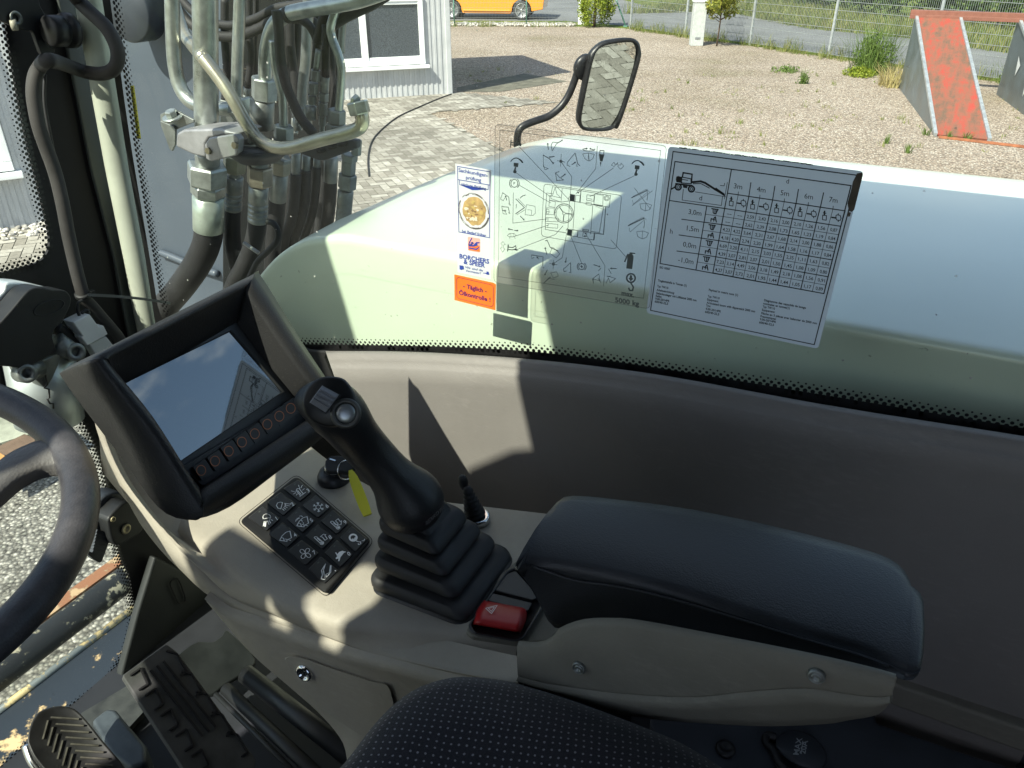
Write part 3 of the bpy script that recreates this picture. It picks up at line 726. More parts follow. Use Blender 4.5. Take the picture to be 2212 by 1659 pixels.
M_STEELD = plain('dull_zinc', (.22, .235, .225), .45, metal=.7, var=.42, vs=22, scratch=.2)
M_CHROME = plain('chrome', (.7, .7, .7), .12, metal=1, var=.05)
M_LEATH = leather('black_leather', (.028, .030, .034), .40, 850, .25, dust=.0)
M_LEATHD = leather('black_grain', (.019, .019, .020), .45, 900, .28, dust=.05)
M_GRIP = leather('grip_rubber', (.016, .017, .019), .42, 1100, .25)
M_SKID = plain('black_plastic', (.014, .014, .015), .4, var=.2, vs=60, bs=900, bst=.15, scratch=.10)
M_GLASS = glassmat('side_glass', (.945, .972, .935), haze=.006, refl=.4, specks=.5)
M_GLASSR = glassmat('hatch_glass', (.90, .92, .875), refl=1.0)
M_NAVY = plain('slate_plate', (.030, .036, .046), .5, var=.2, vs=14, scratch=.05)
M_YEL = plain('yellow_tape', (.75, .62, .05), .5)

def band(pa, pb, F, n=60):
    """3-D strip rows between two picture polylines"""
    return [[F(*p) for p in resample2(pa, n)], [F(*p) for p in resample2(pb, n)]]
def resample2(pts, n): return [(p.x, p.y) for p in resample([(a, b, 0) for a, b in pts], n)]
def smooth2(pts, n=6): return [(p.x, p.y) for p in cr([(a, b, 0) for a, b in pts], n)]
def frit(mb, curve, nrm, toward, rows, step, pitch):
    """printed dot edge: rows of discs stepping from the clear glass into the solid band"""
    C = [Vector(p) for p in curve]; L = sum((b - a).length for a, b in zip(C, C[1:])); n = max(3, int(L / pitch)); P = resample(C, n); nrm = Vector(nrm).normalized()
    for k, r in enumerate(rows):
        for i in range(n - 1):
            Tn = (P[i + 1] - P[i]).normalized(); B = nrm.cross(Tn).normalized()
            if B.dot(toward(P[i])) < 0: B = -B
            c = P[i].lerp(P[i + 1], .5 * (k % 2)) + B * (k * step)
            mb.add([c + (Tn * cos(a) + B * sin(a)) * r for a in [2 * pi * j / 8 for j in range(8)]], [tuple(range(8))])

# ============================================================ cab
cab = T('excavator_cab', 'black and cream excavator cab shell with large side window and pale grey inner panel', 'cab', (0, 0, -1.05))
XF = -.95; YR = .70; ZR = .35
# roof with glazed hatch; thin slot beside it added for a sun stripe
mb = MB(); t_ = .05
HX0, HX1, HY0, HY1 = -.80, -.492, -.475, .46
def rb(x0, x1, y0, y1, z0=ZR, z1=ZR + t_): mb.box(((x0 + x1) / 2, (y0 + y1) / 2, (z0 + z1) / 2), (x1 - x0, y1 - y0, z1 - z0))
rb(-1.0, -.847, -.40, .60); rb(-.836, HX0, -.40, .60); rb(-.847, -.836, .16, .60); mb.prism([(-1.0, .60, .35), (-1.0, .60, .40), (-1.0, .705, .315), (-1.0, .705, .285)], (1.8, 0, 0)); rb(-.847, -.836, -.40, -.01); rb(HX1, .8, -.62, .60); rb(HX0, HX1, HY1, .60); rb(HX0, HX1, -.62, HY0); rb(-1.0, HX0, -.62, -.47) if 0 else rb(-.70, HX0 + .001, -.62, -.55)
cab.part('roof', mb, M_BLACKM)
mb = MB()
for pl_ in ([(-.48, -.108), (-.521, -.121), (-.587, -.16), (-.632, -.205), (-.635, -.26), (-.618, -.33), (-.60, -.38), (-.591, -.393), (-.546, -.389), (-.526, -.338), (-.48, -.335)], [(-.60, -.37), (-.668, -.36), (-.672, -.48), (-.59, -.48), (-.592, -.451), (-.581, -.418), (-.577, -.40)], [(-.575, -.385), (-.557, -.389), (-.537, -.42), (-.531, -.446), (-.528, -.48), (-.545, -.48), (-.556, -.448), (-.571, -.42), (-.585, -.39)], [(-.48, -.36), (-.494, -.384), (-.506, -.408), (-.517, -.445), (-.525, -.48), (-.48, -.48)]):
    mb.prism([(x, y, ZR + .002) for x, y in pl_], (0, 0, .012))
cab.part('shadow_cutouts', mb, M_BLACKM)  # unseen flat shapes added in the hatch to cast shadows on console and panel
mb = MB(); mb.box(((HX0 + HX1) / 2, (HY0 + HY1) / 2, ZR + .03), (HX1 - HX0 + .02, HY1 - HY0 + .02, .006)); cab.part('roof_hatch', mb, M_GLASSR)
mb = MB(); mb.box((.78, .06, -.36), (.04, 1.3, 1.42)); cab.part('rear_wall', mb, M_BLACKM)
mb = MB(); mb.box((-.09, -.6, -.75), (1.76, .04, .6)); cab.part('door', mb, M_BLACKM)
mb = MB(); mb.prism([(-.95, -.62, -.5), (.78, -.62, -.5), (.78, -.62, -.35), (-.02, -.62, -.35), (-.02, -.62, .28), (.72, -.62, .28), (.72, -.62, -.35), (.78, -.62, -.35), (.78, -.62, ZR), (-.95, -.62, ZR)], (0, .05, 0)); cab.part('door_pillar', mb, M_BLACKM)
mb = MB(); mb.box((-.09, .06, -1.03), (1.72, 1.3, .04)); cab.part('floor', mb, plain('floor_mat', (.012, .014, .019), .7, var=.3, vs=9, scratch=.1))
# outside wall below the side window
mb = MB(); mb.box((-.1, .715, -.86), (1.7, .02, .72)); cab.part('outer_wall', mb, M_CREAM)
# inner panel under the window
SILL = smooth2([(640, 757), (705, 758), (854, 759), (980, 764), (1136, 775), (1296, 792), (1469, 817), (1805, 878), (2212, 942), (2500, 990)])
DOTS = smooth2([(560, 727), (667, 731), (854, 735), (980, 737), (1136, 743), (1296, 763), (1469, 789), (1805, 839), (2212, 910), (2500, 958)])
us = [703 + (2480 - 703) * i / 70 for i in range(71)]
pr = [(0, .697, 0), (0, .688, 0), (3, .681, 0), (9, .676, 0), (22, .674, 0), (30, .672, 0), (35, .670, 0), (40, .668, 0), (70, .667, 0)]
rows = []
for dv, Y, _ in pr: rows.append([oY(u + (dv * .35 if i == 0 else 0), at2(SILL, u) + dv * (1 + max(0, u - 1100) / 2600), Y) for i, u in enumerate(us)])
for z in (-.52, -.6, -.7, -.82): rows.append([Vector((p.x, .667, min(p.z - .01, z))) for p in rows[8]])
mb = MB(); mb.grid(rows); 
mb.v = [Vector(p) for p in mb.v]
cab.part('inner_panel', mb, M_PANEL, label='pale grey moulded panel below the side window')
mb = MB(); mb.prism([oY(u, v, .689) for u, v in [(500, 690), (560, 727), (667, 757), (706, 760), (702, 775), (712, 800), (760, 905), (780, 1050), (420, 1050), (400, 800)]], (0, .006, 0)); cab.part('corner_trim', mb, M_BLACKM, bevel=.002)
# window glass, printed edge
gz0, gz1 = -.56, .285
mb = MB(); mb.box((-.08, .7025, (gz0 + gz1) / 2), (1.68, .005, gz1 - gz0)); win = cab.part('side_window', mb, M_GLASS)
mb = MB(); Fg = lambda u, v: oY(u, v, .6992)
low = [(p[0], at2(SILL, p[0]) + 6) for p in DOTS]
solid = [(p[0], p[1] + (at2(SILL, p[0]) - p[1]) * .47) for p in DOTS]
mb.grid(band(solid, low, Fg, 120), smooth=False)
frit(mb, [Fg(*p) for p in DOTS], (0, 1, 0), lambda p: Vector((0, 0, -1)), [.0010, .0017, .0022, .0025], .0036, .0068)
EDGE = smooth2([(255, -40), (260, 0), (269, 66), (282, 153), (291, 219), (304, 306), (313, 363), (345, 553), (357, 625), (366, 673), (392, 735)])
CRR = [(214, -40), (221, 0), (278, 363), (313, 553), (335, 697), (345, 740)]
mb.grid(band([(p[0] - 22, p[1]) for p in EDGE], CRR, Fg, 40), smooth=False)
frit(mb, [Fg(*p) for p in EDGE], (0, 1, 0), lambda p: Vector((-1, 0, 0)), [.0010, .0016, .0021, .0024], .0036, .0066)
cab.part('frit_border', mb, M_FRIT, parent=win)
mb = MB(); mb.prism([oY(u, v, .712) for u, v in [(281, 185), (287, 185), (302, 300), (296, 300)]], (0, .002, 0)); cab.part('yellow_tape', mb, M_YEL, parent=win)
# corner pillar strips
mb = MB(); cl = [(192, 0), (255, 363), (292, 553), (318, 697), (335, 800)]
mb.tube(resample([oY(180, -60, .70)] + [oY(u, v, .70) for u, v in cl], 30), .0155, 16); cab.part('pillar', mb, M_CREAM)
mb = MB(); mb.prism([oX(u, v, -.940) for u, v in [(112, -50), (160, -50), (232, 363), (271, 553), (305, 720), (320, 800), (300, 800), (276, 711), (247, 553), (198, 363), (126, 0)]], (-.006, 0, 0)); cab.part('pillar_trim', mb, M_TRIMG, bevel=.002)
mb = MB(); mb.tube([oX(u, v, -.944) for u, v in [(118, -30), (126, 0), (198, 363), (247, 553), (276, 711)]], .0016, 6); cab.part('rusty_seam', mb, plain('rusty_edge', (.10, .055, .035), .8, var=.5, vs=60))
# front frame (dark) round the two front panes
FX = lambda u, v: oX(u, v, XF)
UP = smooth2([(-20, -60), (-6, 60), (16, 195), (39, 312), (59, 390), (78, 469), (87, 515), (84, 538), (70, 550), (39, 559), (0, 570), (-60, 585)])
LO = smooth2([(-60, 850), (60, 868), (150, 905), (200, 1000), (222, 1100), (241, 1203), (260, 1250), (269, 1297), (276, 1334), (266, 1390), (245, 1432), (219, 1469), (147, 1522), (62, 1594), (12, 1637), (-60, 1700)])
def inset(pts, d, sgn):
    out = []
    for i, p in enumerate(pts):
        a = pts[max(0, i - 1)]; b = pts[min(len(pts) - 1, i + 1)]; tx, ty = b[0] - a[0], b[1] - a[1]; L = hypot(tx, ty) or 1
        out.append((p[0] - ty / L * d * sgn, p[1] + tx / L * d * sgn))
    return out
UPi = inset(UP, 20, -1); LOi = inset(LO, 20, -1)
mb = MB(); poly = [(-60, -60)] if 0 else []
poly = [(UPi[0][0], -60)] + UPi + [(-60, 850)] + LOi + [(-60, 1760), (700, 1760), (400, 1100), (330, 760), (240, 300), (175, -60)]
mb.prism([FX(u, v) for u, v in poly], (-.004, 0, 0)); fr_ = cab.part('front_frame', mb, M_BLACKM)
mb = MB()
frit(mb, [oX(u, v, XF + .001) for u, v in UP], (1, 0, 0), lambda p: Vector((0, .2, -.0)) if p.z > -.33 else Vector((0, .1, -.3)), [.0010, .0017, .0022, .0026, .0026], .0038, .0066)
frit(mb, [oX(u, v, XF + .001) for u, v in LO], (1, 0, 0), lambda p: (p - FX(80, 1250)), [.0010, .0017, .0022, .0026, .0026], .0038, .0066)
cab.part('dot_border', mb, M_FRIT)
mb = MB(); mb.box((XF - .008, .05, -.35), (.004, 1.2, 1.35)); cab.part('windscreen', mb, M_GLASS)
# lower corner trim, bracket, rails and step plates at the front of the floor
mb = MB(); Ft = lambda u, v: oX(u, v, -.925)
mb.prism([Ft(u, v) for u, v in [(336, 1203), (345, 1206), (520, 1300), (560, 1470), (400, 1480), (262, 1478), (265, 1453), (300, 1320)]], (-.015, 0, 0)); cab.part('corner_cover', mb, plain('cover_grey', (.019, .022, .022), .55, var=.25, vs=12), bevel=.004)
mb = MB(); rr = [Ft(u, v) + Vector((.004, 0, 0)) for u, v in [(p[0] * .3125, 1140.5 + p[1] * .3125) for p in smooth2([(1175, 360), (1215, 345), (1250, 420), (1268, 495), (1225, 515), (1195, 460), (1165, 385), (1175, 360)], 4)]]
mb.tube(rr, .0014, 6, caps=False); cab.part('oblong_cap', mb, M_BLACKM)
Z3 = lambda x, y: (x * .3125, 1140.5 + y * .3125)
mb = MB(); bl = [Z3(*p) for p in smooth2([(1225, 880), (1300, 820), (1370, 785), (1470, 785), (1530, 745), (1580, 710), (1760, 900), (1700, 985), (1560, 1075), (1450, 1150), (1330, 1090)], 4)]
mb.prism([oP(u, v, (-.80, .6, -.93), Vector((.5, 0, .86))) for u, v in bl], (0, 0, -.008)); cab.part('floor_bracket', mb, plain('bracket_black', (.016, .019, .019), .38, var=.3, vs=20, scratch=.15), bevel=.002)
for (a_, b_, r_) in (((1560, 1110), (2400, 1900), 30), ((1490, 1150), (2150, 1800), 12), ((1700, 1010), (2500, 1640), 46)):
    mb = MB(); p0 = oZ(*Z3(*a_), -.96); p1 = oZ(*Z3(*b_), -.96); mb.tube([p0, p1], r_ * .3125 * 1.05 / 1700 * 1.6, 14); cab.part('floor_rail', mb, M_BLACK)
mb = MB(); mb.prism([oZ(*Z3(*p), -.93) for p in [(625, 1330), (740, 1240), (800, 1250), (840, 1300), (1010, 1500), (1010, 1620), (900, 1659), (760, 1560)]], (0, 0, -.06)); cab.part('pedal_bracket', mb, plain('worn_slate', (.05, .062, .072), .5, var=.35, vs=30, scratch=.3), bevel=.006)
mb = MB(); mb.prism([oZ(*Z3(*p), -.99) for p in [(560, 1280), (880, 1090), (1010, 1250), (900, 1370), (640, 1600)]], (0, 0, -.01)); cab.part('step_plate', mb, plain('dirty_steel', (.032, .035, .033), .6, var=.5, vs=40, scratch=.2))
# shelf parts behind the armrest
mb = MB(); mb.prism([oZ(u, v, -.655) for u, v in [(1880, 1418), (1960, 1438), (2330, 1570), (2330, 1618), (1930, 1478)]], (0, 0, -.03)); cab.part('sill_strip', mb, M_OLIVE, bevel=.004)
mb = MB(); mb.prism([oZ(u, v, -.69) for u, v in [(1890, 1470), (2330, 1610), (2330, 1650), (1930, 1512), (1880, 1505)]], (0, 0, -.03)); cab.part('tray_rim', mb, M_NAVY, bevel=.004)
mb = MB(); mb.prism([oZ(u, v, -.78) for u, v in [(1850, 1480), (2400, 1640), (2400, 1800), (1850, 1650)]], (0, 0, -.02)); cab.part('tray', mb, M_BLACKM)
mb = MB(); mb.tube([oZ(u, v, -.72) for u, v in smooth2([(1900, 1520), (2000, 1535), (2120, 1580), (2190, 1630), (2210, 1690)])], .004, 8); cab.part('tray_lip', mb, M_NAVY)

# ============================================================ hood beside the cab
def hood():
    t = T('engine_hood', 'pale cream green hood beside the cab, partly in the shadow of the cab', 'hood', (.2, 1.1, -1.3))
    prof = [oY(u, v, .76) for u, v in [(500, 760), (508, 700), (530, 640), (560, 592), (600, 550), (650, 520), (700, 512)]] + [Vector((x, .76, -.3235)) for x in [-.60 + i * .1 for i in range(20)]]
    prof = [Vector((p.x, .76, p.z)) for p in cr(prof, 3)]
    n = len(prof); nor = []
    for i in range(n):
        T_ = (prof[min(i + 1, n - 1)] - prof[max(0, i - 1)]).normalized(); nor.append(Vector((T_.z, 0, -T_.x)))      # inward
    st = [(.760, .05), (.760, .012), (.7605, .007), (.762, .003), (.7645, .0008), (.768, 0), (.774, -.0005), (.79, -.0015), (.85, -.006), (1.0, -.010), (1.15, -.012), (1.33, -.012), (1.40, -.006), (1.44, .002), (1.475, .014), (1.50, .030), (1.515, .050), (1.522, .08), (1.524, .3)]
    rows = [[Vector((p.x + max(0, Y - .8) * .09 * (1 if p.x < 0 else 0) * min(1, max(0, -p.x / .5)), Y, p.z)) + q * o for p, q in zip(prof, nor)] for Y, o in st]
    mb = MB(); mb.grid(rows); t.part('cover', mb, M_HOOD)
    mb = MB(); e = [p + q * .012 for p, q in zip(prof, nor)]; mb.prism([Vector((p.x, .7603, p.z)) for p in e] + [Vector((1.3, .7603, -1.3)), Vector((e[0].x, .7603, -1.3))], (0, .01, 0)); t.part('side_face', mb, M_HOOD)
    mb = MB(); mb.box((.32, 1.12, -1.0), (1.9, .68, .62)); t.part('body_block', mb, M_BLACKM)
hood()

# ============================================================ mirror
def mirror():
    base = Vector((0, 0, 0)); d = ray(1320, 180); ctr = d * (2.05 / d.y)
    r = Vector((.89, .04, -.44)).normalized(); n = (r - d.normalized()).normalized()
    t = T('side_mirror', 'tall black framed mirror on a bent arm above the hood, reflecting the paving', 'mirror', ctr + Vector((0, 0, -.4)))
    Zm = lambda x, y: (915.9 + x * .24998, y * .24998)
    out = [Zm(*p) for p in smooth2([(1500, 395), (1580, 350), (1760, 326), (1840, 350), (1872, 420), (1860, 560), (1700, 1060), (1640, 1110), (1560, 1135), (1400, 1130), (1340, 1090), (1326, 1030), (1345, 900), (1425, 520), (1450, 450)] + [(1500, 395)], 6)[:-1]]
    inn = [Zm(*p) for p in smooth2([(1530, 410), (1600, 385), (1760, 364), (1815, 378), (1838, 430), (1828, 550), (1675, 1040), (1625, 1090), (1540, 1112), (1410, 1105), (1372, 1080), (1362, 1020), (1385, 880), (1462, 520), (1490, 450)] + [(1530, 410)], 6)[:-1]]
    c2 = Vector((sum(p[0] for p in out) / len(out), sum(p[1] for p in out) / len(out)))
    F = lambda u, v: oP(u, v, ctr, n)
    O = [F(*p) for p in out]; I = [F(*p) for p in inn]; C = sum(O, Vector()) / len(O)
    I = resample(I + [I[0]], len(O) + 1)[:-1]
    # align starts
    k = min(range(len(I)), key=lambda j: (I[j] - O[0]).length); I = I[k:] + I[:k]
    mid = [(a + b) / 2 + n * .006 for a, b in zip(O, I)]
    bk1 = [C + (p - C) * .97 - n * .014 for p in O]; bk2 = [C + (p - C) * .7 - n * .024 for p in O]
    mb = MB(); mb.grid([[p - n * .004 for p in I], I, mid, O, bk1, bk2], cv=True, cap1=True); t.part('housing', mb, M_SKID)
    gm = N('mirror_glass'); gm.base((.62, .65, .62)); gm.p(metal=1, rough=.02); dn = gm.noise(60, 4, .7); gm.p(rough=gm.ramp(dn.outputs['Fac'], [(.5, .01), (.75, .18)]).outputs[0])
    mb = MB(); mb.poly([p - n * .003 for p in I]); t.part('mirror_glass', mb, gm.m, fix=False)
    arm = [Zm(*p) for p in [(1420, 560), (1390, 620), (1350, 740), (1300, 860), (1230, 960), (1130, 1040), (1020, 1080), (940, 1110), (880, 1150), (855, 1220), (850, 1400), (850, 1640)]]
    mb = MB(); mb.tube([p - n * .03 for p in cr([F(*p) for p in arm], 5)], .0095, 12); t.part('arm', mb, M_SKID)
    mb = MB(); c = F(*Zm(1432, 605)) - n * .02; mb.lathe(c + n * .008, -n, [(.02, 0), (.032, .004), (.032, .016), (.02, .022)], 20); t.part('clamp', mb, M_SKID)
mirror()

# ============================================================ hoses and bits at the pillar
Zp = lambda x, y: (x * .21876, y * .21876)
path = [Zp(*p) for p in [(700, -90), (770, 0), (880, 110), (1040, 260), (1135, 420), (1165, 560), (1125, 680), (1010, 728), (860, 715), (700, 660), (560, 610), (460, 600)]] + [(88, 142), (76, 165), (72, 200), (77, 240), (86, 280), (100, 320), (113, 355), (125, 395), (137, 449), (148, 508), (163, 575), (176, 625), (183, 645), (197, 660), (216, 682), (236, 705), (256, 730), (280, 770)]
mb = MB(); P_ = cr([oX(u, v, -.90) if u <= 88 or v > 200 else oY(u, v, .575 + .09 * min(1, (u - 88) / 80)) for u, v in path], 5); mb.tube(P_, .0078, 12)
solo('cable_conduit', 'thick dusty black cable conduit looping down the front pillar', 'conduit', mb, plain('conduit', (.045, .042, .040), .7, var=.45, vs=14, scratch=.12), P_[-1])
mb = MB(); mb.tube([oX(u, v, -.91) for u, v in smooth2([(97, 160), (96, 220), (108, 290), (122, 360), (130, 400)])], .002, 6)
solo('thin_wire', 'thin black wire beside the dusty cable conduit', 'wire', mb, M_RUBBER, oX(130, 400, -.91))
tie = T('cable_tie', 'clear grey cable tie round the conduit with its long tail to the right', 'cable tie', oX(185, 640, -.90))
mb = MB(); c = oX(179, 636, -.90); mb.lathe(c - Vector((0, 0, .003)), (.2, -.2, 1), [(.0088, 0), (.0098, .001), (.0098, .005), (.0088, .006)], 16); mb.box(c + Vector((.008, .007, 0)), (.007, .006, .008)); tie.part('loop', mb, M_BLACK)
mb = MB(); a_ = [oX(u, v, -.885) for u, v in smooth2([(190, 637), (250, 640), (310, 646), (368, 655)])]; mb.grid([[p + Vector((0, 0, .002)) for p in a_], [p - Vector((0, 0, .002)) for p in a_]]); tie.part('tail', mb, plain('tie_grey', (.16, .16, .155), .35))
mb = MB(); mb.tube([oX(u, v, -.92) for u, v in smooth2([(123, 380), (127, 383), (129, 388)])], .0095, 10)
# bracket and knob at the very top left
bk = T('hinge_bracket', 'black steel hinge bracket with round knob at the top of the pillar', 'bracket', oX(60, 100, -.90))
mb = MB(); mb.prism([oX(*Zp(*p), -.915) for p in smooth2([(-60, -100), (330, -100), (400, 60), (520, 280), (555, 420), (520, 555), (420, 545), (360, 400), (320, 308), (240, 300), (0, 200), (-60, 150)], 3)], (-.006, 0, 0)); bk.part('plate', mb, M_BLACK, bevel=.001)
mb = MB(); c = oX(*Zp(150, 178), -.913); mb.lathe(c, (1, 0, 0), [(.006, 0), (.0075, .002), (.0045, .002), (.0045, -.004)], 18, caps=False); bk.part('bushing', mb, M_STEELD)
mb = MB(); c = oX(*Zp(110, 245), -.915); mb.tube([c, c + Vector((.004, .004, 0))], .006, 10); bk.part('plug', mb, plain('plug_cream', (.4, .38, .3), .5))
mb = MB(); c = oX(*Zp(470, 310), -.90); ax = (oX(*Zp(720, 300), -.90) - c); L = ax.length; mb.lathe(c, ax, [(.014, 0), (.017, .003), (.017, L * .55), (.0145, L * .58), (.0145, L * .66), (.019, L * .70), (.019, L * .94), (.015, L)], 32); bk.part('knob', mb, M_SKID)

# wiper motor
Zw = lambda x, y: (x * .23963, 553 + y * .23963)
wm = T('wiper_motor', 'cast metal wiper motor with black oval-stamped cover left of the screen', 'wiper motor', oX(60, 820, -.90))
def wpoly(pts, X, th, n=3): return [oX(*Zw(*p), X) for p in (smooth2(pts + [pts[0]], n)[:-1] if n else pts)], (-th, 0, 0)
mb = MB(); p, v = wpoly([(-80, 420), (30, 320), (60, 245), (180, 238), (340, 262), (560, 320), (640, 380), (560, 620), (470, 700), (250, 720), (-80, 700)], -.905, .03, 3); mb.prism(p, v); wm.part('casting', mb, plain('cast_aluminium', (.66, .70, .70), .45, metal=.6, var=.3, vs=30, scratch=.3), bevel=.003)
mb = MB(); p, v = wpoly([(-60, 650), (0, 605), (120, 470), (230, 340), (300, 292), (380, 285), (480, 305), (590, 312), (640, 372), (638, 440), (560, 600), (500, 655), (478, 740), (510, 860), (430, 910), (330, 965), (210, 1008), (100, 1000), (-60, 950)], -.875, .028, 3); mb.prism(p, v); cv = wm.part('cover', mb, plain('cover_black', (.012, .013, .014), .55, var=.25, vs=14, bs=700, bst=.2, scratch=.08), bevel=.003, bseg=3)
mb = MB(); Fw = lambda u, v: oX(u, v, -.8745)
e = [Zw(440 + 135 * cos(a) + 0 * sin(a), 465 - 38 * cos(a) + 62 * sin(a) * 1.0) for a in [2 * pi * k / 30 for k in range(31)]]; mb.tube([Fw(*p) for p in e], .0007, 5, caps=False)
u0, v0 = Zw(440, 470); text_px(mb, 'ATSO', u0, v0 - 7, 17, Fw, ex=(-.97, .25), ey=(.2, .97), nrm=(1, 0, 0), off=.0006, bold=.01); wm.part('stamp', mb, M_BLACK, parent=cv)
mb = MB(); a_ = oX(*Zw(330, 800), -.93); b_ = oX(*Zw(450, 1480), -.93); mb.tube([a_, b_], .041, 28); wm.part('motor_can', mb, plain('zinc_can', (.60, .66, .66), .4, metal=.6, var=.15, vs=12))
mb = MB(); zz = [Zw(*p) for p in [(385, 950), (360, 1010), (395, 1015), (370, 1060), (410, 1075), (425, 1160), (400, 1190), (440, 1200), (445, 1280), (425, 1290), (450, 1330), (480, 1330), (480, 1375)]]; mb.tube([oX(u, v, -.882) for u, v in zz], .0012, 5); wm.part('seam', mb, M_BLACK)
mb = MB(); p, v = wpoly([(180, 990), (400, 930), (520, 880), (560, 900), (430, 1180), (330, 1120), (190, 1060)], -.885, .02, 3); mb.prism(p, v); wm.part('mount_plate', mb, M_STEELD, bevel=.002)
for (x, y, x2, y2) in ((690, 865, 500, 780), (245, 1060, 330, 1000)):
    mb = MB(); c = oX(*Zw(x, y), -.872); n_ = Vector((1, -.25, .35)).normalized(); mb.lathe(c - n_ * .025, n_, [(.011, 0), (.0115, .024), (.0105, .026), (.0055, .026), (.0055, .015)], 20); e_ = oX(*Zw(x2, y2), -.89); mb.tube([c - n_ * .014, e_], [.011, .014], 12); wm.part('boss', mb, M_STEELD)
cn = T('plug_connector', 'white plastic cable connector beside the wiper motor', 'connector', oX(*Zw(830, 700), -.88))
mb = MB(); p, v = wpoly([(660, 600), (810, 525), (895, 640), (935, 625), (975, 705), (880, 760), (790, 808), (735, 735), (750, 722)], -.88, .02, 0); mb.prism(p, v); cn.part('socket', mb, plain('nylon', (.80, .81, .80), .4, var=.05), bevel=.0015)
mb = MB(); p, v = wpoly([(805, 800), (960, 725), (1060, 850), (900, 950)], -.885, .014, 0); mb.prism(p, v); cn.part('plug', mb, plain('nylon2', (.66, .67, .66), .4, var=.05), bevel=.0015)
mb = MB(); mb.tube([oX(*Zw(*p), -.89) for p in smooth2([(760, 560), (720, 545), (700, 480), (710, 420), (740, 400)])], .0022, 6); mb.tube([oX(*Zw(*p), -.89) for p in smooth2([(790, 540), (800, 500), (770, 490), (735, 520)])], .0022, 6); cn.part('lead', mb, M_RUBBER)
mb = MB(); mb.tube([oX(*Zw(*p), -.90) for p in smooth2([(500, 640), (570, 690), (640, 750), (680, 780)])], .008, 10)
solo('motor_cable', 'short black cable leaving the wiper motor behind its boss', 'cable', mb, M_RUBBER, oX(*Zw(600, 720), -.9))

# latch block below the wiper, seen between wheel and console
Zl = lambda x, y: (x * .23963, 915.9 + y * .23963)
lt = T('latch_block', 'black latch block with two brass rings between steering wheel and console', 'latch', oX(*Zl(1100, 950), -.88))
mb = MB(); mb.prism([oX(*Zl(*p), -.885) for p in smooth2([(975, 860), (1040, 780), (1150, 700), (1300, 800), (1290, 960), (1150, 1060), (1060, 1100), (1010, 1060), (985, 960), (975, 860)], 3)[:-1]], (-.03, 0, 0)); lt.part('body', mb, M_BLACK, bevel=.004)
mb = MB(); mb.prism([oX(*Zl(*p), -.91) for p in smooth2([(880, 720), (960, 640), (1100, 620), (1240, 760), (1000, 1080), (880, 1000), (880, 720)], 3)[:-1]], (-.03, 0, 0)); lt.part('housing', mb, M_NAVY, bevel=.004)
for (x, y, r) in ((1018, 858, .0032), (1135, 945, .0062)):
    mb = MB(); c = oX(*Zl(x, y), -.884); mb.lathe(c, (1, 0, 0), [(r * 1.25, 0), (r * 1.2, .0015), (r * .6, .0015), (r * .6, -.003)], 20); lt.part('ring', mb, plain('brass', (.42, .36, .22), .4, metal=.4, var=.1))
mb = MB()
for k in range(7): mb.bar(oX(*Zl(860 + k * -6, 960 + k * 30), -.90), oX(*Zl(990 - k * 12, 1010 + k * 27), -.90), .004, .006, up=(1, 0, 0))
mb.prism([oX(*Zl(*p), -.905) for p in smooth2([(860, 880), (940, 900), (990, 1010), (940, 1180), (900, 1250), (810, 1190), (800, 1150), (860, 880)], 3)[:-1]], (-.01, 0, 0)); lt.part('ribbed_lever', mb, M_NAVY)
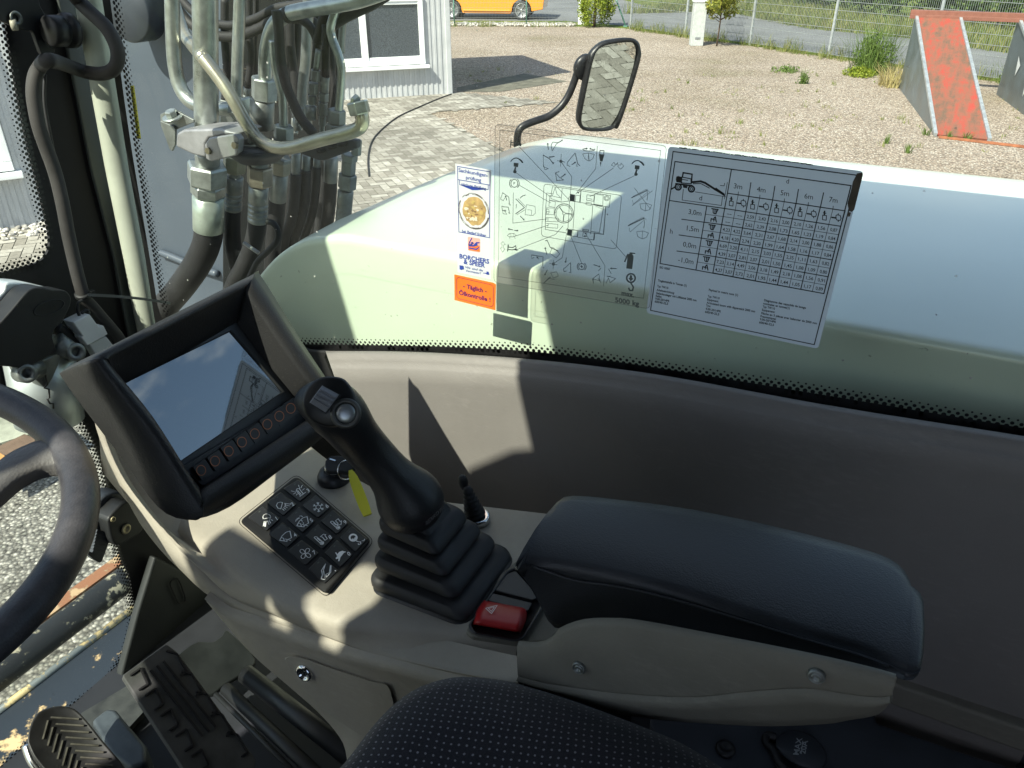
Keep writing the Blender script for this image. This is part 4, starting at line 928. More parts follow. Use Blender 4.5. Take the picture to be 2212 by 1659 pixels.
# ============================================================ monitor
MN = Vector((.856, 0, .517)).normalized(); MP0 = oY(435, 1105, .345) * .93
def monitor():
    t = T('display_monitor', 'black leather grained display housing, its dark screen reflecting clouds and stickers', 'monitor', MP0)
    F = lambda u, v, d=0: oP(u, v, MP0 + MN * d, MN)
    RIM = [(222, 762), (400, 672), (538, 603), (556, 606), (640, 735), (742, 880), (738, 900), (600, 1000), (452, 1098), (430, 1100), (330, 945), (212, 795), (212, 772)]
    rim_o = smooth2(RIM + [RIM[0]], 5)[:-1]
    INN = [(240, 772), (400, 690), (520, 628), (536, 634), (620, 760), (700, 872), (696, 886), (570, 968), (440, 1056), (428, 1054), (330, 900), (238, 788), (236, 778)]
    rim_i = smooth2(INN + [INN[0]], 5)[:-1]
    FL = [(262, 838), (390, 768), (505, 700), (516, 704), (590, 800), (668, 896), (664, 904), (560, 975), (440, 1050), (428, 1048), (340, 935), (262, 850), (258, 843)]
    O = [F(*p) for p in rim_o]; I = [F(*p, .0) for p in rim_i]
    Fl = [F(*p, -.022) for p in smooth2(FL + [FL[0]], 5)[:-1]]
    # body behind the rim: its left cheek and top run back and down to the console
    n = len(O); C = sum(O, Vector()) / n
    back = []
    CH = [(196, 768), (360, 690), (540, 596), (566, 600), (650, 735), (748, 884), (746, 905), (610, 1012), (470, 1108), (360, 1110), (260, 985), (142, 828), (137, 800)]
    ch = smooth2(CH + [CH[0]], 5)[:-1]
    B1 = [F(*p, -.045 + .035 * max(0, min(1, (p[0] - 180) / 240))) for p in ch]
    B0 = [o.lerp(b, .25) + MN * -.003 + (o - C).normalized() * .002 for o, b in zip(O, B1)]
    B2 = [C - MN * .05 + (b - C) * .5 for b in B1]
    edge = [o.lerp(i, .5) + MN * .0025 for o, i in zip(O, I)]
    mb = MB(); mb.grid([Fl, [i.lerp(f, .85) for i, f in zip(I, Fl)], [i.lerp(f, .12) for i, f in zip(I, Fl)], I, edge, O, B0, B1, B2], cv=True, cap1=True); t.part('housing', mb, M_LEATHD)
    # recessed instrument face
    mb = MB(); mb.poly([f - MN * .0005 for f in Fl]); t.part('face', mb, plain('bezel', (.016, .017, .018), .35, var=.15, bs=900, bst=.1), fix=False)
    SC_ = [(266, 830), (498, 716), (611, 846), (384, 1000)]
    fr_ = MB(); q = [F(*p, -.0195) for p in SC_]; c = sum(q, Vector()) / 4
    fr_.grid([[p + (c - p) * -.02 + MN * .0005 for p in q], [p + (c - p) * 0 for p in q], [p + (c - p) * .005 - MN * .0018 for p in q]], cv=True, smooth=False); t.part('screen_edge', fr_, M_BLACK)
    a = N('lcd'); a.base((.012, .018, .026)); a.p(rough=.03, spec=1.0, coat=1.0); a.b.inputs['Coat Roughness'].default_value = .02; a.b.inputs['IOR'].default_value = 1.9; a.b.inputs['Coat IOR'].default_value = 1.9
    mb = MB(); mb.poly([p + (c - p) * .004 - MN * .0012 for p in q]); t.part('screen', mb, a.m, label='glossy dark screen mirroring sky', fix=False)
    strip = [(388, 1010), (640, 860), (672, 902), (436, 1052)]
    mb = MB(); mb.prism([F(*p, -.0205) for p in round_poly(strip, 8)], MN * .002); t.part('key_strip', mb, M_SKID, bevel=.0006)
    orange = plain('orange_ring', (.60, .20, .075), .5)
    cs = [(434.5, 1016), (464.5, 996), (494, 974.5), (522.5, 955), (550.5, 937), (577.5, 916.5), (603.5, 899), (628, 882)]
    for (u, v) in cs:
        mb = MB(); ex = (22, -14.5); ey = (-9.5, -14.5)
        q = round_poly([(u - ex[0] * .6 - ey[0], v - ex[1] * .6 - ey[1]), (u + ex[0] * .58 - ey[0], v + ex[1] * .58 - ey[1]), (u + ex[0] * .58 + ey[0], v + ex[1] * .58 + ey[1]), (u - ex[0] * .6 + ey[0], v - ex[1] * .6 + ey[1])], 4, 3)
        mb.prism([F(*p, -.0185) for p in q], MN * .0035)
        ring = [F(u + 10.5 * cos(a_), v + 11.5 * sin(a_), -.0148) for a_ in [2 * pi * k / 28 for k in range(28)]]; cc = sum(ring, Vector()) / 28
        mb.grid([ring, [cc + (p - cc) * .86 for p in ring]], cv=True, mi=1, smooth=False)
        t.part('key', mb, [M_SKID, orange])
monitor()

# ============================================================ console
def console():
    t = T('side_console', 'beige moulded control console carrying keypad, ignition and joystick', 'console', (-.4, .45, -1.0))
    zt = -.47
    R = [(225, 1000), (300, 1085), (360, 1122), (432, 1167), (510, 1229), (601, 1285), (682, 1317), (751, 1339), (800, 1345), (869, 1356), (960, 1368), (1060, 1385), (1119, 1394)]
    K = [(150, 895), (195, 985), (250, 1062), (330, 1140), (420, 1218), (500, 1290), (594, 1330), (670, 1363), (751, 1394), (800, 1412), (900, 1436), (1000, 1458), (1119, 1478)]
    Bo = [(135, 850), (150, 905), (166, 945), (198, 1003), (228, 1048), (265, 1102), (305, 1152), (380, 1222), (445, 1283), (520, 1322), (601, 1359), (732, 1400), (869, 1437), (980, 1464), (1119, 1492)]
    n = 50; rs = lambda p: resample2(smooth2(p), n)
    Rr, Kk, Bb = rs(R), rs(K), rs(Bo)
    back = [oZ(*p, zt) for p in rs([(330, 800), (560, 880), (700, 990), (830, 1065), (950, 1083), (1060, 1096), (1200, 1112)])]
    r0 = [oZ(*p, zt) for p in Rr]
    prev = []
    top1 = [a.lerp(b, .5) for a, b in zip(back, r0)]
    rd = lambda o, dz: [Vector((p.x, p.y - o, p.z - dz)) for p in r0]
    side = [oY(*p, min(q.y, .352) - .012) for p, q in zip(Kk, r0)]
    side = [Vector((s.x, .343 if q.x > -.45 else .343 + (-.45 - q.x) * .12, s.z)) for s, q in zip([oY(*p, .343) for p in Kk], r0)]
    bot = [oY(*p, .343) for p in Bb]; bot = [Vector((b.x, s.y + .0, b.z)) for b, s in zip(bot, side)]
    mb = MB()
    bk0 = [p + Vector((0, .004, -.004)) for p in back]; bk1 = [p + Vector((0, .006, -.3)) for p in back]
    inner = [q + (b - q).normalized() * .012 for q, b in zip(r0, back)]
    rim1 = [q.lerp(s, .10) + Vector((0, .000, 0)) for q, s in zip(rd(.004, .004), side)]
    rows = [bk1, bk0, back, top1, inner, [q + (b - q).normalized() * .005 - Vector((0, 0, .0008)) for q, b in zip(r0, back)], rd(.002, .0025), rd(.005, .008), [a.lerp(b, .5) + Vector((0, .0, 0)) for a, b in zip(rd(.006, .012), side)], [s + Vector((0, -.0005, .0025)) for s in side], side,
            [s + Vector((0, .0040, -.0014)) for s in side], [s + Vector((0, .0002, -.003)) for s in side], bot, [b + Vector((0, .012, -.004)) for b in bot], [b + Vector((0, .05, -.01)) for b in bot]]
    mb.grid(rows); t.part('upper_shell', mb, M_BEIGE)
    # lower box
    C4 = [(444, 1284), (490, 1318), (547, 1337), (601, 1358), (732, 1400), (869, 1437), (963, 1462), (1050, 1484), (1120, 1500)]
    C4b = [(446, 1296), (490, 1336), (547, 1362), (601, 1382), (732, 1424), (869, 1462), (963, 1490), (1050, 1512), (1120, 1530)]
    C5 = [(446, 1300), (490, 1353), (547, 1422), (625, 1494), (691, 1556), (735, 1612), (765, 1690), (900, 1760), (1110, 1760)]
    a4, b4, c5 = [[oY(*p, .338) for p in resample2(smooth2(q), n)] for q in (C4, C4b, C5)]
    sh = lambda P, dy, dz=0: [p + Vector((0, dy, dz)) for p in P]
    mb = MB(); mb.grid([sh(a4, .03, .004), sh(a4, .010, .001), sh(a4, .002, -.002), sh([a.lerp(b, .55) for a, b in zip(a4, b4)], -.002), b4, [b.lerp(c, .15) for b, c in zip(b4, c5)], [b.lerp(c, .9) for b, c in zip(b4, c5)], sh(c5, .004), sh(c5, .02), sh(c5, .12, -.02)]); t.part('storage_box', mb, M_BEIGE)
    # lock flap
    fl = [(x * .3125 + 432, y * .3125 + 950) for x, y in [(575, 1500), (620, 1482), (700, 1495), (880, 1560), (1150, 1650), (1300, 1720), (1300, 2100), (900, 1900), (720, 1720), (620, 1600)]]
    Ff = lambda u, v, y=.334: oY(u, v, y)
    mb = MB(); out = smooth2([(fl[0][0] - 4, fl[0][1] - 2)] + [(p[0] - 2, p[1] - 3) for p in fl[1:]] + [(fl[0][0] - 4, fl[0][1] - 2)], 5)[:-1]; inn = smooth2([(p[0] + 5, p[1] + 5) for p in fl] + [(fl[0][0] + 5, fl[0][1] + 5)], 5)[:-1]
    mb.grid([[Ff(*p, .3385) for p in out], [Ff(*p, .342) for p in [(a[0] * .6 + b[0] * .4, a[1] * .6 + b[1] * .4) for a, b in zip(out, inn)]], [Ff(*p, .3355) for p in inn]], cv=True)
    mb.poly([Ff(*p, .3355) for p in inn]); fo = t.part('flap', mb, M_BEIGE)
    ck = Ff(658, 1454, .334); mb = MB(); mb.lathe(ck + Vector((0, .004, 0)), (0, -1, .1), [(.0078, 0), (.0082, .004), (.0068, .0065), (.0055, .0065), (.0053, .0045)], 28); mb.box(ck + Vector((0, -.0012, 0)), (.0012, .002, .006)); t.part('lock', mb, M_CHROME, parent=fo)
    # plinths
    mb = MB(); mb.box((-.22, .47, -.76), (.24, .08, .5)); t.part('pedestal', mb, M_BLACKM)
    mb = MB(); mb.prism([oZ(*p, zt + .0015) for p in [(762, 1132), (776, 1130), (784, 1136), (776, 1146), (765, 1143)]], (0, 0, .0008)) if 0 else None
console()

# ============================================================ keypad
def keypad():
    zt = -.4625; F = lambda u, v, dz=0: oZ(u, v, zt + dz); Z = lambda x, y: (501.2 + x * .16669, 1019.6 + y * .16669)
    t = T('switch_keypad', 'black keypad of eleven icon keys set in the beige console', 'keypad', oZ(660, 1150, -.47))
    base = [Z(*p) for p in [(835, 50), (1810, 885), (1215, 1590), (95, 640)]]
    mb = MB(); bo = round_poly(base, 12, 4); mb.grid([[F(*p, -.010) for p in bo], [F(*p, -.0025) for p in bo], [F(*p, -.0012) for p in round_poly([Z(*p) for p in [(835, 75), (1780, 885), (1210, 1555), (130, 630)]], 9, 4)]], cv=True, smooth=True, cap1=True); t.part('keypad_frame', mb, plain('keypad_black', (.009, .009, .0095), .6, spec=.25, var=.2))
    mb = MB(); wl = round_poly([Z(*p) for p in [(835, 20), (1850, 890), (1225, 1635), (55, 640)]], 15, 4)
    mb.grid([[oZ(*p, -.4696) for p in wl], [F(*p, -.0085) for p in bo]], cv=True); t.part('well_edge', mb, M_BLACKM)
    M_KEY = plain('key_black', (.016, .016, .017), .42, spec=.35, var=.2, vs=40, scratch=.05)
    M_W = plain('white_print', (.85, .86, .86), .5, var=.04)
    keyc = {'3': [(860, 90), (1045, 260), (880, 395), (650, 215)], '2': [(630, 250), (850, 420), (665, 580), (430, 395)], '1': [(400, 430), (640, 605), (450, 780), (195, 590)],
            '6': [(1095, 285), (1285, 460), (1115, 605), (890, 435)], '5': [(865, 440), (1090, 640), (915, 800), (690, 610)], '4': [(650, 640), (890, 835), (715, 995), (455, 805)],
            '9': [(1310, 480), (1525, 665), (1360, 820), (1135, 640)], '8': [(1110, 665), (1335, 855), (1175, 1015), (935, 830)], '7': [(900, 870), (1140, 1055), (955, 1225), (705, 1020)],
            'E': [(1550, 690), (1770, 870), (1600, 1050), (1385, 855)], '0': [(1360, 870), (1580, 1070), (1410, 1250), (1185, 1050)], '.': [(1150, 1085), (1395, 1280), (1205, 1460), (975, 1260)]}
    keyc.pop('x', None)
    W = lambda mb, pts, w=9, closed=False: mb.stroke([F(*Z(*p), .0003 + .0) for p in pts], w * .16669 / 1700 * .80, (0, 0, 1), mi=1, closed=closed)
    def seg(mb, L, w=9):
        for l in L: W(mb, l, w)
    def tx(mb, s, x, y, sz=74):
        u, v = Z(x, y); text_px(mb, s, u, v, sz * .16669, F, ex=(.75, .62) if 0 else (.80, -.60), ey=(.63, -.60) if 0 else (-.55, -.80), nrm=(0, 0, 1), off=.0003, mi=1, bold=.01)
    def icon(mb, k):
        if k == '1':
            seg(mb, [arc(450, 585, 50, 42, 150, 400, 12) + [(500, 590), (400, 608)] + [arc(450, 585, 50, 42, 150, 151, 1)[0]]]); seg(mb, [[(415, 640), (410, 690)] and [(418, 640), (405, 700)], [(440, 638), (432, 706)], [(462, 634), (480, 680)], [(482, 628), (500, 662)], [(505, 615), (527, 628)], [(425, 660), (425, 705)]], 9)
        elif k == '2':
            seg(mb, [[(655, 395), (625, 390), (590, 400), (575, 435), (595, 468), (632, 478), (655, 395)]]); seg(mb, [[(680, 405), (765, 418)], [(685, 425), (745, 440)], [(678, 444), (715, 460)], [(670, 460), (695, 482)], [(655, 478), (675, 497)], [(690, 410), (690, 440)]], 9)
        elif k == '3':
            seg(mb, [[(832, 240), (845, 215), (870, 215), (925, 285)], [(832, 240), (885, 305)], [(880, 318), (955, 262)], [(850, 240), (895, 290)]]); seg(mb, [[(862, 170), (868, 190)], [(875, 200), (880, 212)], [(905, 180), (895, 205)], [(938, 215), (915, 235)], [(770, 245), (800, 253)], [(812, 256), (825, 262)], [(795, 285), (822, 272)], [(835, 300), (845, 282)], [(915, 170), (908, 176)]], 8)
        elif k == '6':
            c = (1118, 455)
            for a in range(0, 180, 30):
                if a % 60 == 0: pass
            for a in (25, 85, 145):
                d = (cos(radians(a)), sin(radians(a))); seg(mb, [[(c[0] - d[0] * 72, c[1] - d[1] * 64), (c[0] - d[0] * 30, c[1] - d[1] * 26)], [(c[0] + d[0] * 30, c[1] + d[1] * 26), (c[0] + d[0] * 72, c[1] + d[1] * 64)]], 8)
                for s in (-1, 1):
                    for e in (-35, 35):
                        d2 = (cos(radians(a + e)), sin(radians(a + e))); m_ = (c[0] + s * d[0] * 44, c[1] + s * d[1] * 39); seg(mb, [[m_, (m_[0] + s * d2[0] * 26, m_[1] + s * d2[1] * 23)]], 8)
            W(mb, [(c[0] + 34 * cos(radians(a)), c[1] + 30 * sin(radians(a))) for a in range(25, 385, 60)], 8, True)
        elif k in '45':
            dx, dy = (0, 0) if k == '4' else (222, -188)
            P = [(615, 882), (640, 832), (690, 785), (750, 765), (772, 850), (715, 868), (740, 890)]; 
            g = [(x + dx, y + dy) for x, y in [(618, 885), (650, 825), (700, 780), (750, 765), (770, 852), (712, 880), (712, 900), (618, 885)]]; W(mb, g, 10)
            seg(mb, [[(x + dx, y + dy) for x, y in l] for l in ([(635, 848), (668, 858), (675, 890)], [(688, 868), (760, 885)])], 9); 
            if k == '5': seg(mb, [[(825, 640), (832, 615), (850, 600)], [(858, 595), (872, 590)], [(875, 572), (900, 568), (912, 580)], [(840, 625), (860, 600)], [(868, 605), (872, 598)], [(900, 625), (912, 640)], [(920, 655), (930, 668)]], 8)
        elif k in '89':
            dx, dy = (0, 0) if k == '8' else (210, -200)
            s = lambda L: [(x + dx, y + dy) for x, y in L]
            seg(mb, [s([(1135, 915), (1065, 850), (1075, 838), (1095, 838), (1165, 898)]), s([(1105, 860), (1140, 890)])], 9)
            W(mb, s([(1165 + 24 * cos(radians(a)), 920 + 22 * sin(radians(a))) for a in range(0, 360, 40)]), 9, True); mb.poly([F(*Z(1167 + dx + 15 * cos(a), 920 + dy + 14 * sin(a)), .0003) for a in [2 * pi * j / 12 for j in range(12)]], 1)
            if k == '8': W(mb, [(1185, 805), (1145, 838), (1172, 843), (1205, 885), (1235, 865), (1203, 822), (1215, 812)], 9, True)
            else: W(mb, [(1375, 605), (1340, 632), (1375, 668), (1358, 682), (1412, 683), (1420, 630), (1403, 643)], 9, True)
        elif k == '7':
            c = (950, 1055)
            for a in (-55, 35, 125, 215):
                L = []
                for j in range(11):
                    th = radians(a - 40 + 80 * j / 10); r = 66 * sin(pi * j / 10) ** .6 + 10; L.append((c[0] + r * cos(th) * 1.05, c[1] + r * sin(th)))
                W(mb, L, 8, True)
        elif k == 'E':
            mb.grid([[F(*Z(1570 + 58 * cos(a), 850 + 52 * sin(a)), .0003) for a in [2 * pi * j / 24 for j in range(24)]], [F(*Z(1570 + 34 * cos(a), 850 + 30 * sin(a)), .0003) for a in [2 * pi * j / 24 for j in range(24)]]], mi=1, smooth=False, cv=True)
            for q in ([(1536, 828), (1575, 815), (1558, 845)],): pass
            W(mb, [(1560, 870), (1590, 872), (1598, 850)], 18); W(mb, [(1605, 890), (1640, 905), (1665, 905), (1668, 930), (1645, 940), (1635, 930)], 12); W(mb, [(1718, 868), (1708, 892), (1685, 890)], 7)
        elif k == '0':
            mb.poly([F(*Z(*p), .0003) for p in [(1355, 1075), (1390, 1035), (1430, 1020), (1480, 1035), (1450, 1048), (1425, 1080), (1405, 1105), (1392, 1155), (1375, 1155), (1380, 1120), (1350, 1130), (1342, 1115), (1362, 1095)]], 1); W(mb, [(1345, 1045), (1365, 1080)], 12)
        elif k == '.':
            seg(mb, [[(1212, 1190), (1160, 1275), (1172, 1330), (1155, 1385), (1210, 1395), (1182, 1285)], [(1212, 1190), (1185, 1270), (1210, 1395)], [(1275, 1210), (1262, 1305), (1215, 1325), (1222, 1365), (1278, 1300), (1285, 1210)]], 9); W(mb, [(1335, 1275), (1345, 1283)], 10)
        nums = {'1': (590, 625), '2': (798, 440), '3': (1000, 262), '4': (830, 840), '5': (1042, 648), '6': (1243, 463), '7': (1080, 1065), '8': (1285, 868), '9': (1480, 672), '0': (1528, 1082)}
        if k in nums: tx(mb, k, *nums[k])
    for k, q in keyc.items():
        mb = MB(); P = [Z(*p) for p in q]; o = round_poly(P, 3, 2); c = (sum(p[0] for p in P) / 4, sum(p[1] for p in P) / 4); o = [(p[0] + (c[0] - p[0]) * .035, p[1] + (c[1] - p[1]) * .035) for p in o]; i_ = [(p[0] + (c[0] - p[0]) * .09, p[1] + (c[1] - p[1]) * .09) for p in o]
        mb.grid([[F(*p, -.004) for p in o], [F(*p, -.0011) for p in o], [F(*p, 0) for p in i_]], cv=True, smooth=False, cap1=True)
        icon(mb, k); x, y = q[0]; x3, y3 = q[3]
        lx, ly = x3 + (x - x3) * .62 + 18, y3 + (y - y3) * .62 + 26
        mb.add([F(*Z(lx + a, ly + b), .0002) for a, b in ((0, 0), (22, -19), (32, -8), (10, 11))], [(0, 1, 2, 3)], 2)
        t.part('key', mb, [M_KEY, M_W, M_TRIMG], fix=False)
keypad()

# ============================================================ ignition
def ignition():
    zt = -.47; c = oZ(722, 1035, zt); t = T('ignition_switch', 'round black ignition lock with the key turned in it', 'ignition', c); up = Vector((.12, -.05, 1)).normalized()
    mb = MB(); mb.lathe(c, up, [(.0165, 0), (.0165, .004), (.0145, .009), (.0105, .012), (.0095, .012), (.0090, .009)], 32); t.part('lock_bezel', mb, M_SKID)
    mb = MB(); mb.lathe(c + up * .004, up, [(.0088, 0), (.0088, .012), (.0080, .0135)], 28); t.part('lock_cylinder', mb, M_CHROME)
    kt = T('ignition_key', 'black headed key with wire ring standing in the lock', 'key', c + up * .02)
    mb = MB(); h = c + up * .024; F = lambda u, v: oP(u, v, h, Vector((.15, -.35, .95)))
    Z = lambda x, y: (604.8 + x * .3125, 604.8 + y * .3125)
    head = [Z(*p) for p in smooth2([(312, 1250), (345, 1218), (400, 1212), (465, 1222), (512, 1265), (515, 1295), (470, 1325), (420, 1318), (340, 1318), (312, 1290), (312, 1250)], 4)[:-1]]
    mb.prism([F(*p) for p in head], (0, 0, -.005)); kt.part('key_head', mb, M_BLACK, bevel=.0015, bseg=3)
    mb = MB(); mb.box(c + up * .017, (.007, .0018, .016)); kt.part('key_blade', mb, M_CHROME)
    mb = MB(); rc = F(*Z(470, 1290)) + Vector((0, -.003, -.002)); N_ = Vector((.9, -.3, .3)).normalized(); U = N_.orthogonal().normalized(); V = N_.cross(U)
    mb.tube([rc + (U * cos(a) + V * sin(a)) * .0095 for a in [2 * pi * k / 24 for k in range(25)]], .0007, 6, caps=False); kt.part('key_ring', mb, M_CHROME)
    tg = MB(); a = oZ(*Z(487, 1315), zt + .022); b = oZ(*Z(605, 1625), zt + .006); rr = resample([a, b], 7); wd = [.0018, .0042, .0048, .005, .005, .0048, .004]; sd = Vector((.86, .5, 0)); sd = (sd - (b - a).normalized() * sd.dot((b - a).normalized())).normalized(); nn = sd.cross((b - a).normalized())
    tg.grid([[p + sd * w_ + nn * h2 for (w_, h2) in ((-w0, .0004), (-w0 * .6, .0014), (w0 * .6, .0014), (w0, .0004), (w0, -.0004), (-w0, -.0004))] for p, w0 in zip(rr, wd)], cv=True, cap0=True, cap1=True, smooth=False)
    ym = N('yellow_plastic'); ym.base((.62, .58, .03)); ym.p(rough=.35, spec=.5, sub=.3); ym.b.inputs['Subsurface Radius'].default_value = (.01, .01, .002)
    o = tg.build('key_tag', ym.m, None, a); o.location = a; tag(o, 'translucent yellow plastic tag hanging from the ignition key', 'key tag')
ignition()

# ============================================================ joystick
def joystick():
    t = T('joystick', 'large black joystick leaning up from a stepped rubber boot', 'joystick', oZ(930, 1280, -.47))
    # boot: rounded square tiers between base and top
    bc = Vector((-.273, .428, -.47)); tc_ = Vector((-.300, .433, -.408))
    M = MB(); rows = []
    def ring(c, hw, hd, r, tilt=0, n=5): return [Vector((c.x + a, c.y + b, c.z - a * tilt)) for a, b in rrect(0, 0, hw * 2, hd * 2, r, n)]
    prof = []
    tiers = [(.0, .0505, .006), (.2445, .0435, .0), (.49, .0365, .0), (.735, .0300, 0)]
    seq = [(0, .043), (.01, .0455), (.06, .0462), (.12, .0455), (.17, .0425), (.18, .034), (.23, .033), (.24, .0385), (.29, .0393), (.35, .0386), (.40, .0358), (.41, .028), (.455, .0275), (.465, .0325), (.51, .0332), (.57, .0326), (.62, .030), (.63, .023), (.67, .0225), (.68, .0272), (.73, .0278), (.80, .0272), (.85, .025), (.86, .020), (1.0, .018)]
    for h, w_ in seq: rows.append(ring(bc.lerp(tc_, h), w_, w_ * .98, w_ * .22, .16 * h))
    mb = MB(); mb.grid(rows, cv=True, cap0=True, cap1=True, smooth=False)
    o = t.part('boot', mb, M_RUBBER, bevel=.0016, bseg=3)
    mb = MB(); mb.grid([ring(Vector((bc.x, bc.y, -.4715)), .0475, .0475, .014), ring(Vector((bc.x, bc.y, -.4685)), .0465, .0465, .014)], cv=True, cap1=True); t.part('base_plate', mb, M_SKID)
    # grip: sections along a traced centre line
    st = [  # u, v (centre), Y depth, half width px, half depth m, roundness
        (918, 1133, .426, 22, .010), (912, 1122, .426, 46, .020), (905, 1110, .425, 66, .026), (895, 1094, .424, 76, .029), (884, 1078, .422, 79, .030), (872, 1061, .420, 73, .027), (858, 1043, .417, 60, .023), (840, 1022, .414, 51, .020),
        (812, 990, .410, 51, .019), (782, 957, .405, 53, .020), (758, 928, .399, 56, .022), (742, 903, .393, 62, .023), (724, 884, .388, 68, .024), (705, 874, .384, 65, .023), (683, 868, .381, 56, .020), (665, 866, .379, 42, .016), (652, 866, .378, 26, .010), (645, 866, .378, 8, .004)]
    P = [oY(u, v, Y) for u, v, Y, *_ in st]; rows = []
    for i, (u, v, Y, hw, hd) in enumerate(st):
        T_ = (P[min(i + 1, len(P) - 1)] - P[max(i - 1, 0)]).normalized(); view = P[i].normalized(); S = T_.cross(view).normalized(); V = S.cross(T_).normalized()
        dep = P[i].dot(CAMF); w_ = hw * .94 * dep / 1700
        ax = Vector((st[min(i + 1, len(P) - 1)][0] - st[max(i - 1, 0)][0], st[min(i + 1, len(P) - 1)][1] - st[max(i - 1, 0)][1]))
        k = 28; e = 2.4 if 8 < i < 15 else 2.0
        sec = []
        for j in range(k):
            a = 2 * pi * j / k; ca, sa = cos(a), sin(a); ca = math.copysign(abs(ca) ** (2 / e), ca); sa = math.copysign(abs(sa) ** (2 / e), sa)
            sec.append(P[i] + S * (ca * w_) + V * (sa * hd))
        rows.append(sec)
    mb = MB(); mb.grid(rows, cv=True, cap0=True, cap1=True); gp = t.part('grip', mb, M_GRIP, sub=1)
    # front plate, rocker and button on the head; traced on the face towards the eye
    hc = oY(722, 868, .389); hn = (-hc.normalized() * .75 + Vector((.2, -.1, .6))).normalized(); hn = -hc.normalized()
    f0 = hc + hn * .030; Z = lambda x, y: (604.8 + x * .3125, 604.8 + y * .3125)
    F = lambda u, v, d=0: oP(u, v, f0 + hn * d, hn)
    plate = [Z(*p) for p in smooth2([(150, 850), (165, 780), (215, 712), (290, 672), (380, 668), (450, 690), (505, 760), (530, 830), (545, 920), (500, 985), (430, 1010), (330, 1018), (240, 985), (175, 930), (150, 850)], 3)[:-1]]
    pi_ = [(p[0] + (Z(345, 840)[0] - p[0]) * .1, p[1] + (Z(345, 840)[1] - p[1]) * .1) for p in plate]
    mb = MB(); mb.grid([[F(*p, -.012) for p in plate], [F(*p, -.001) for p in plate], [F(*p, .0006) for p in pi_]], cv=True, cap1=True); pl = t.part('face_plate', mb, M_SKID)
    mb = MB(); well = round_poly([Z(*p) for p in [(195, 850), (285, 715), (428, 790), (318, 935)]], 6, 4)
    mb.prism([F(*p, .0008) for p in well], -hn * .001); t.part('rocker_frame', mb, M_BLACK, parent=pl, bevel=.0006)
    mb = MB(); rk = [Z(*p) for p in [(203, 845), (290, 728), (410, 793), (318, 918)]]; A, B_, C, D = [Vector((p[0], p[1], 0)) for p in rk]
    nr = 21; rr_ = []
    for i in range(nr):
        s = i / (nr - 1); a = A.lerp(B_, s); d = D.lerp(C, s); hgt = .0035 + .0028 * sin(pi * s) + (.0016 if (i % 4) < 2 and 4 < i < 18 else 0)
        rr_.append([F(a.x, a.y, -.001), F(a.x + (d.x - a.x) * .03, a.y + (d.y - a.y) * .03, hgt), F(a.x + (d.x - a.x) * .97, a.y + (d.y - a.y) * .97, hgt), F(d.x, d.y, -.001)])
    mb.grid(rr_, smooth=False); mb.poly(rr_[0]); mb.poly(rr_[-1]); t.part('rocker', mb, plain('rocker_grey', (.23, .24, .27), .38, var=.1), parent=pl, bevel=.0003)
    c = F(*Z(455, 922), .0003); mb = MB(); mb.lathe(c, hn, [(.0108, 0), (.0108, .0014), (.0090, .0024), (.0074, .0021), (.0072, .0006)], 30); t.part('button_ring', mb, plain('grey_ring', (.10, .10, .095), .35, metal=.5), parent=pl)
    mb = MB(); mb.lathe(c + hn * .0005, hn, [(.0068, 0), (.0068, .0010), (.0058, .0019), (.003, .0024), (.0004, .0025)], 26); t.part('button', mb, plain('dull_silver', (.45, .48, .50), .32, metal=.8, var=.2), parent=pl)
    mb = MB(); bd = round_poly([(820, 1140), (870, 1146), (905, 1148), (930, 1128), (960, 1090), (968, 1118), (945, 1150), (905, 1172), (830, 1168)], 3, 2)
    Fb = lambda u, v: oZ(u, v, -.4020)
    text_px(mb, 'REXROTH', 940, 1117, 12.5, lambda u, v: oP(u, v, oY(940, 1115, .392), Vector((.55, -.75, .3))), ex=(.72, -.66), ey=(-.05, -.98), nrm=(.55, -.75, .3), off=.0004, bold=.01); t.part('moulded_lettering', mb, plain('grey_letters', (.05, .05, .052), .45))
joystick()

# ============================================================ small toggle lever
def toggle():
    c = oZ(1030, 1125, -.47); t = T('toggle_lever', 'small black toggle lever with chrome collar behind the joystick', 'lever', c)
    mb = MB(); mb.lathe(c, (0, 0, 1), [(.0125, 0), (.0125, .006), (.0115, .007), (.010, .007)], 28); t.part('collar', mb, M_CHROME)
    top = oY(1001, 1060, .505); ax = (top - c); 
    mb = MB(); pr_ = []; 
    for k in range(7): r = .0100 - k * .00085; pr_ += [(r * .78, .006 + k * .0042), (r, .0075 + k * .0042), (r, .0088 + k * .0042)]
    pr_ += [(.0034, .037), (.0030, .039)]; mb.lathe(c, Vector((-.22, -.05, 1)), pr_, 24); t.part('boot', mb, M_RUBBER)
    a = oY(1015, 1090, .515); b = oY(1003, 1055, .505); d = oY(998, 1028, .50)
    mb = MB(); mb.tube([a, b], .0022, 10); t.part('stem', mb, M_STEELD)
    mb = MB(); mb.tube(resample([b, d], 8), [.0028, .0036, .0042, .0045, .0045, .0042, .0036, .0018], 14); t.part('knob', mb, M_BLACK)
toggle()

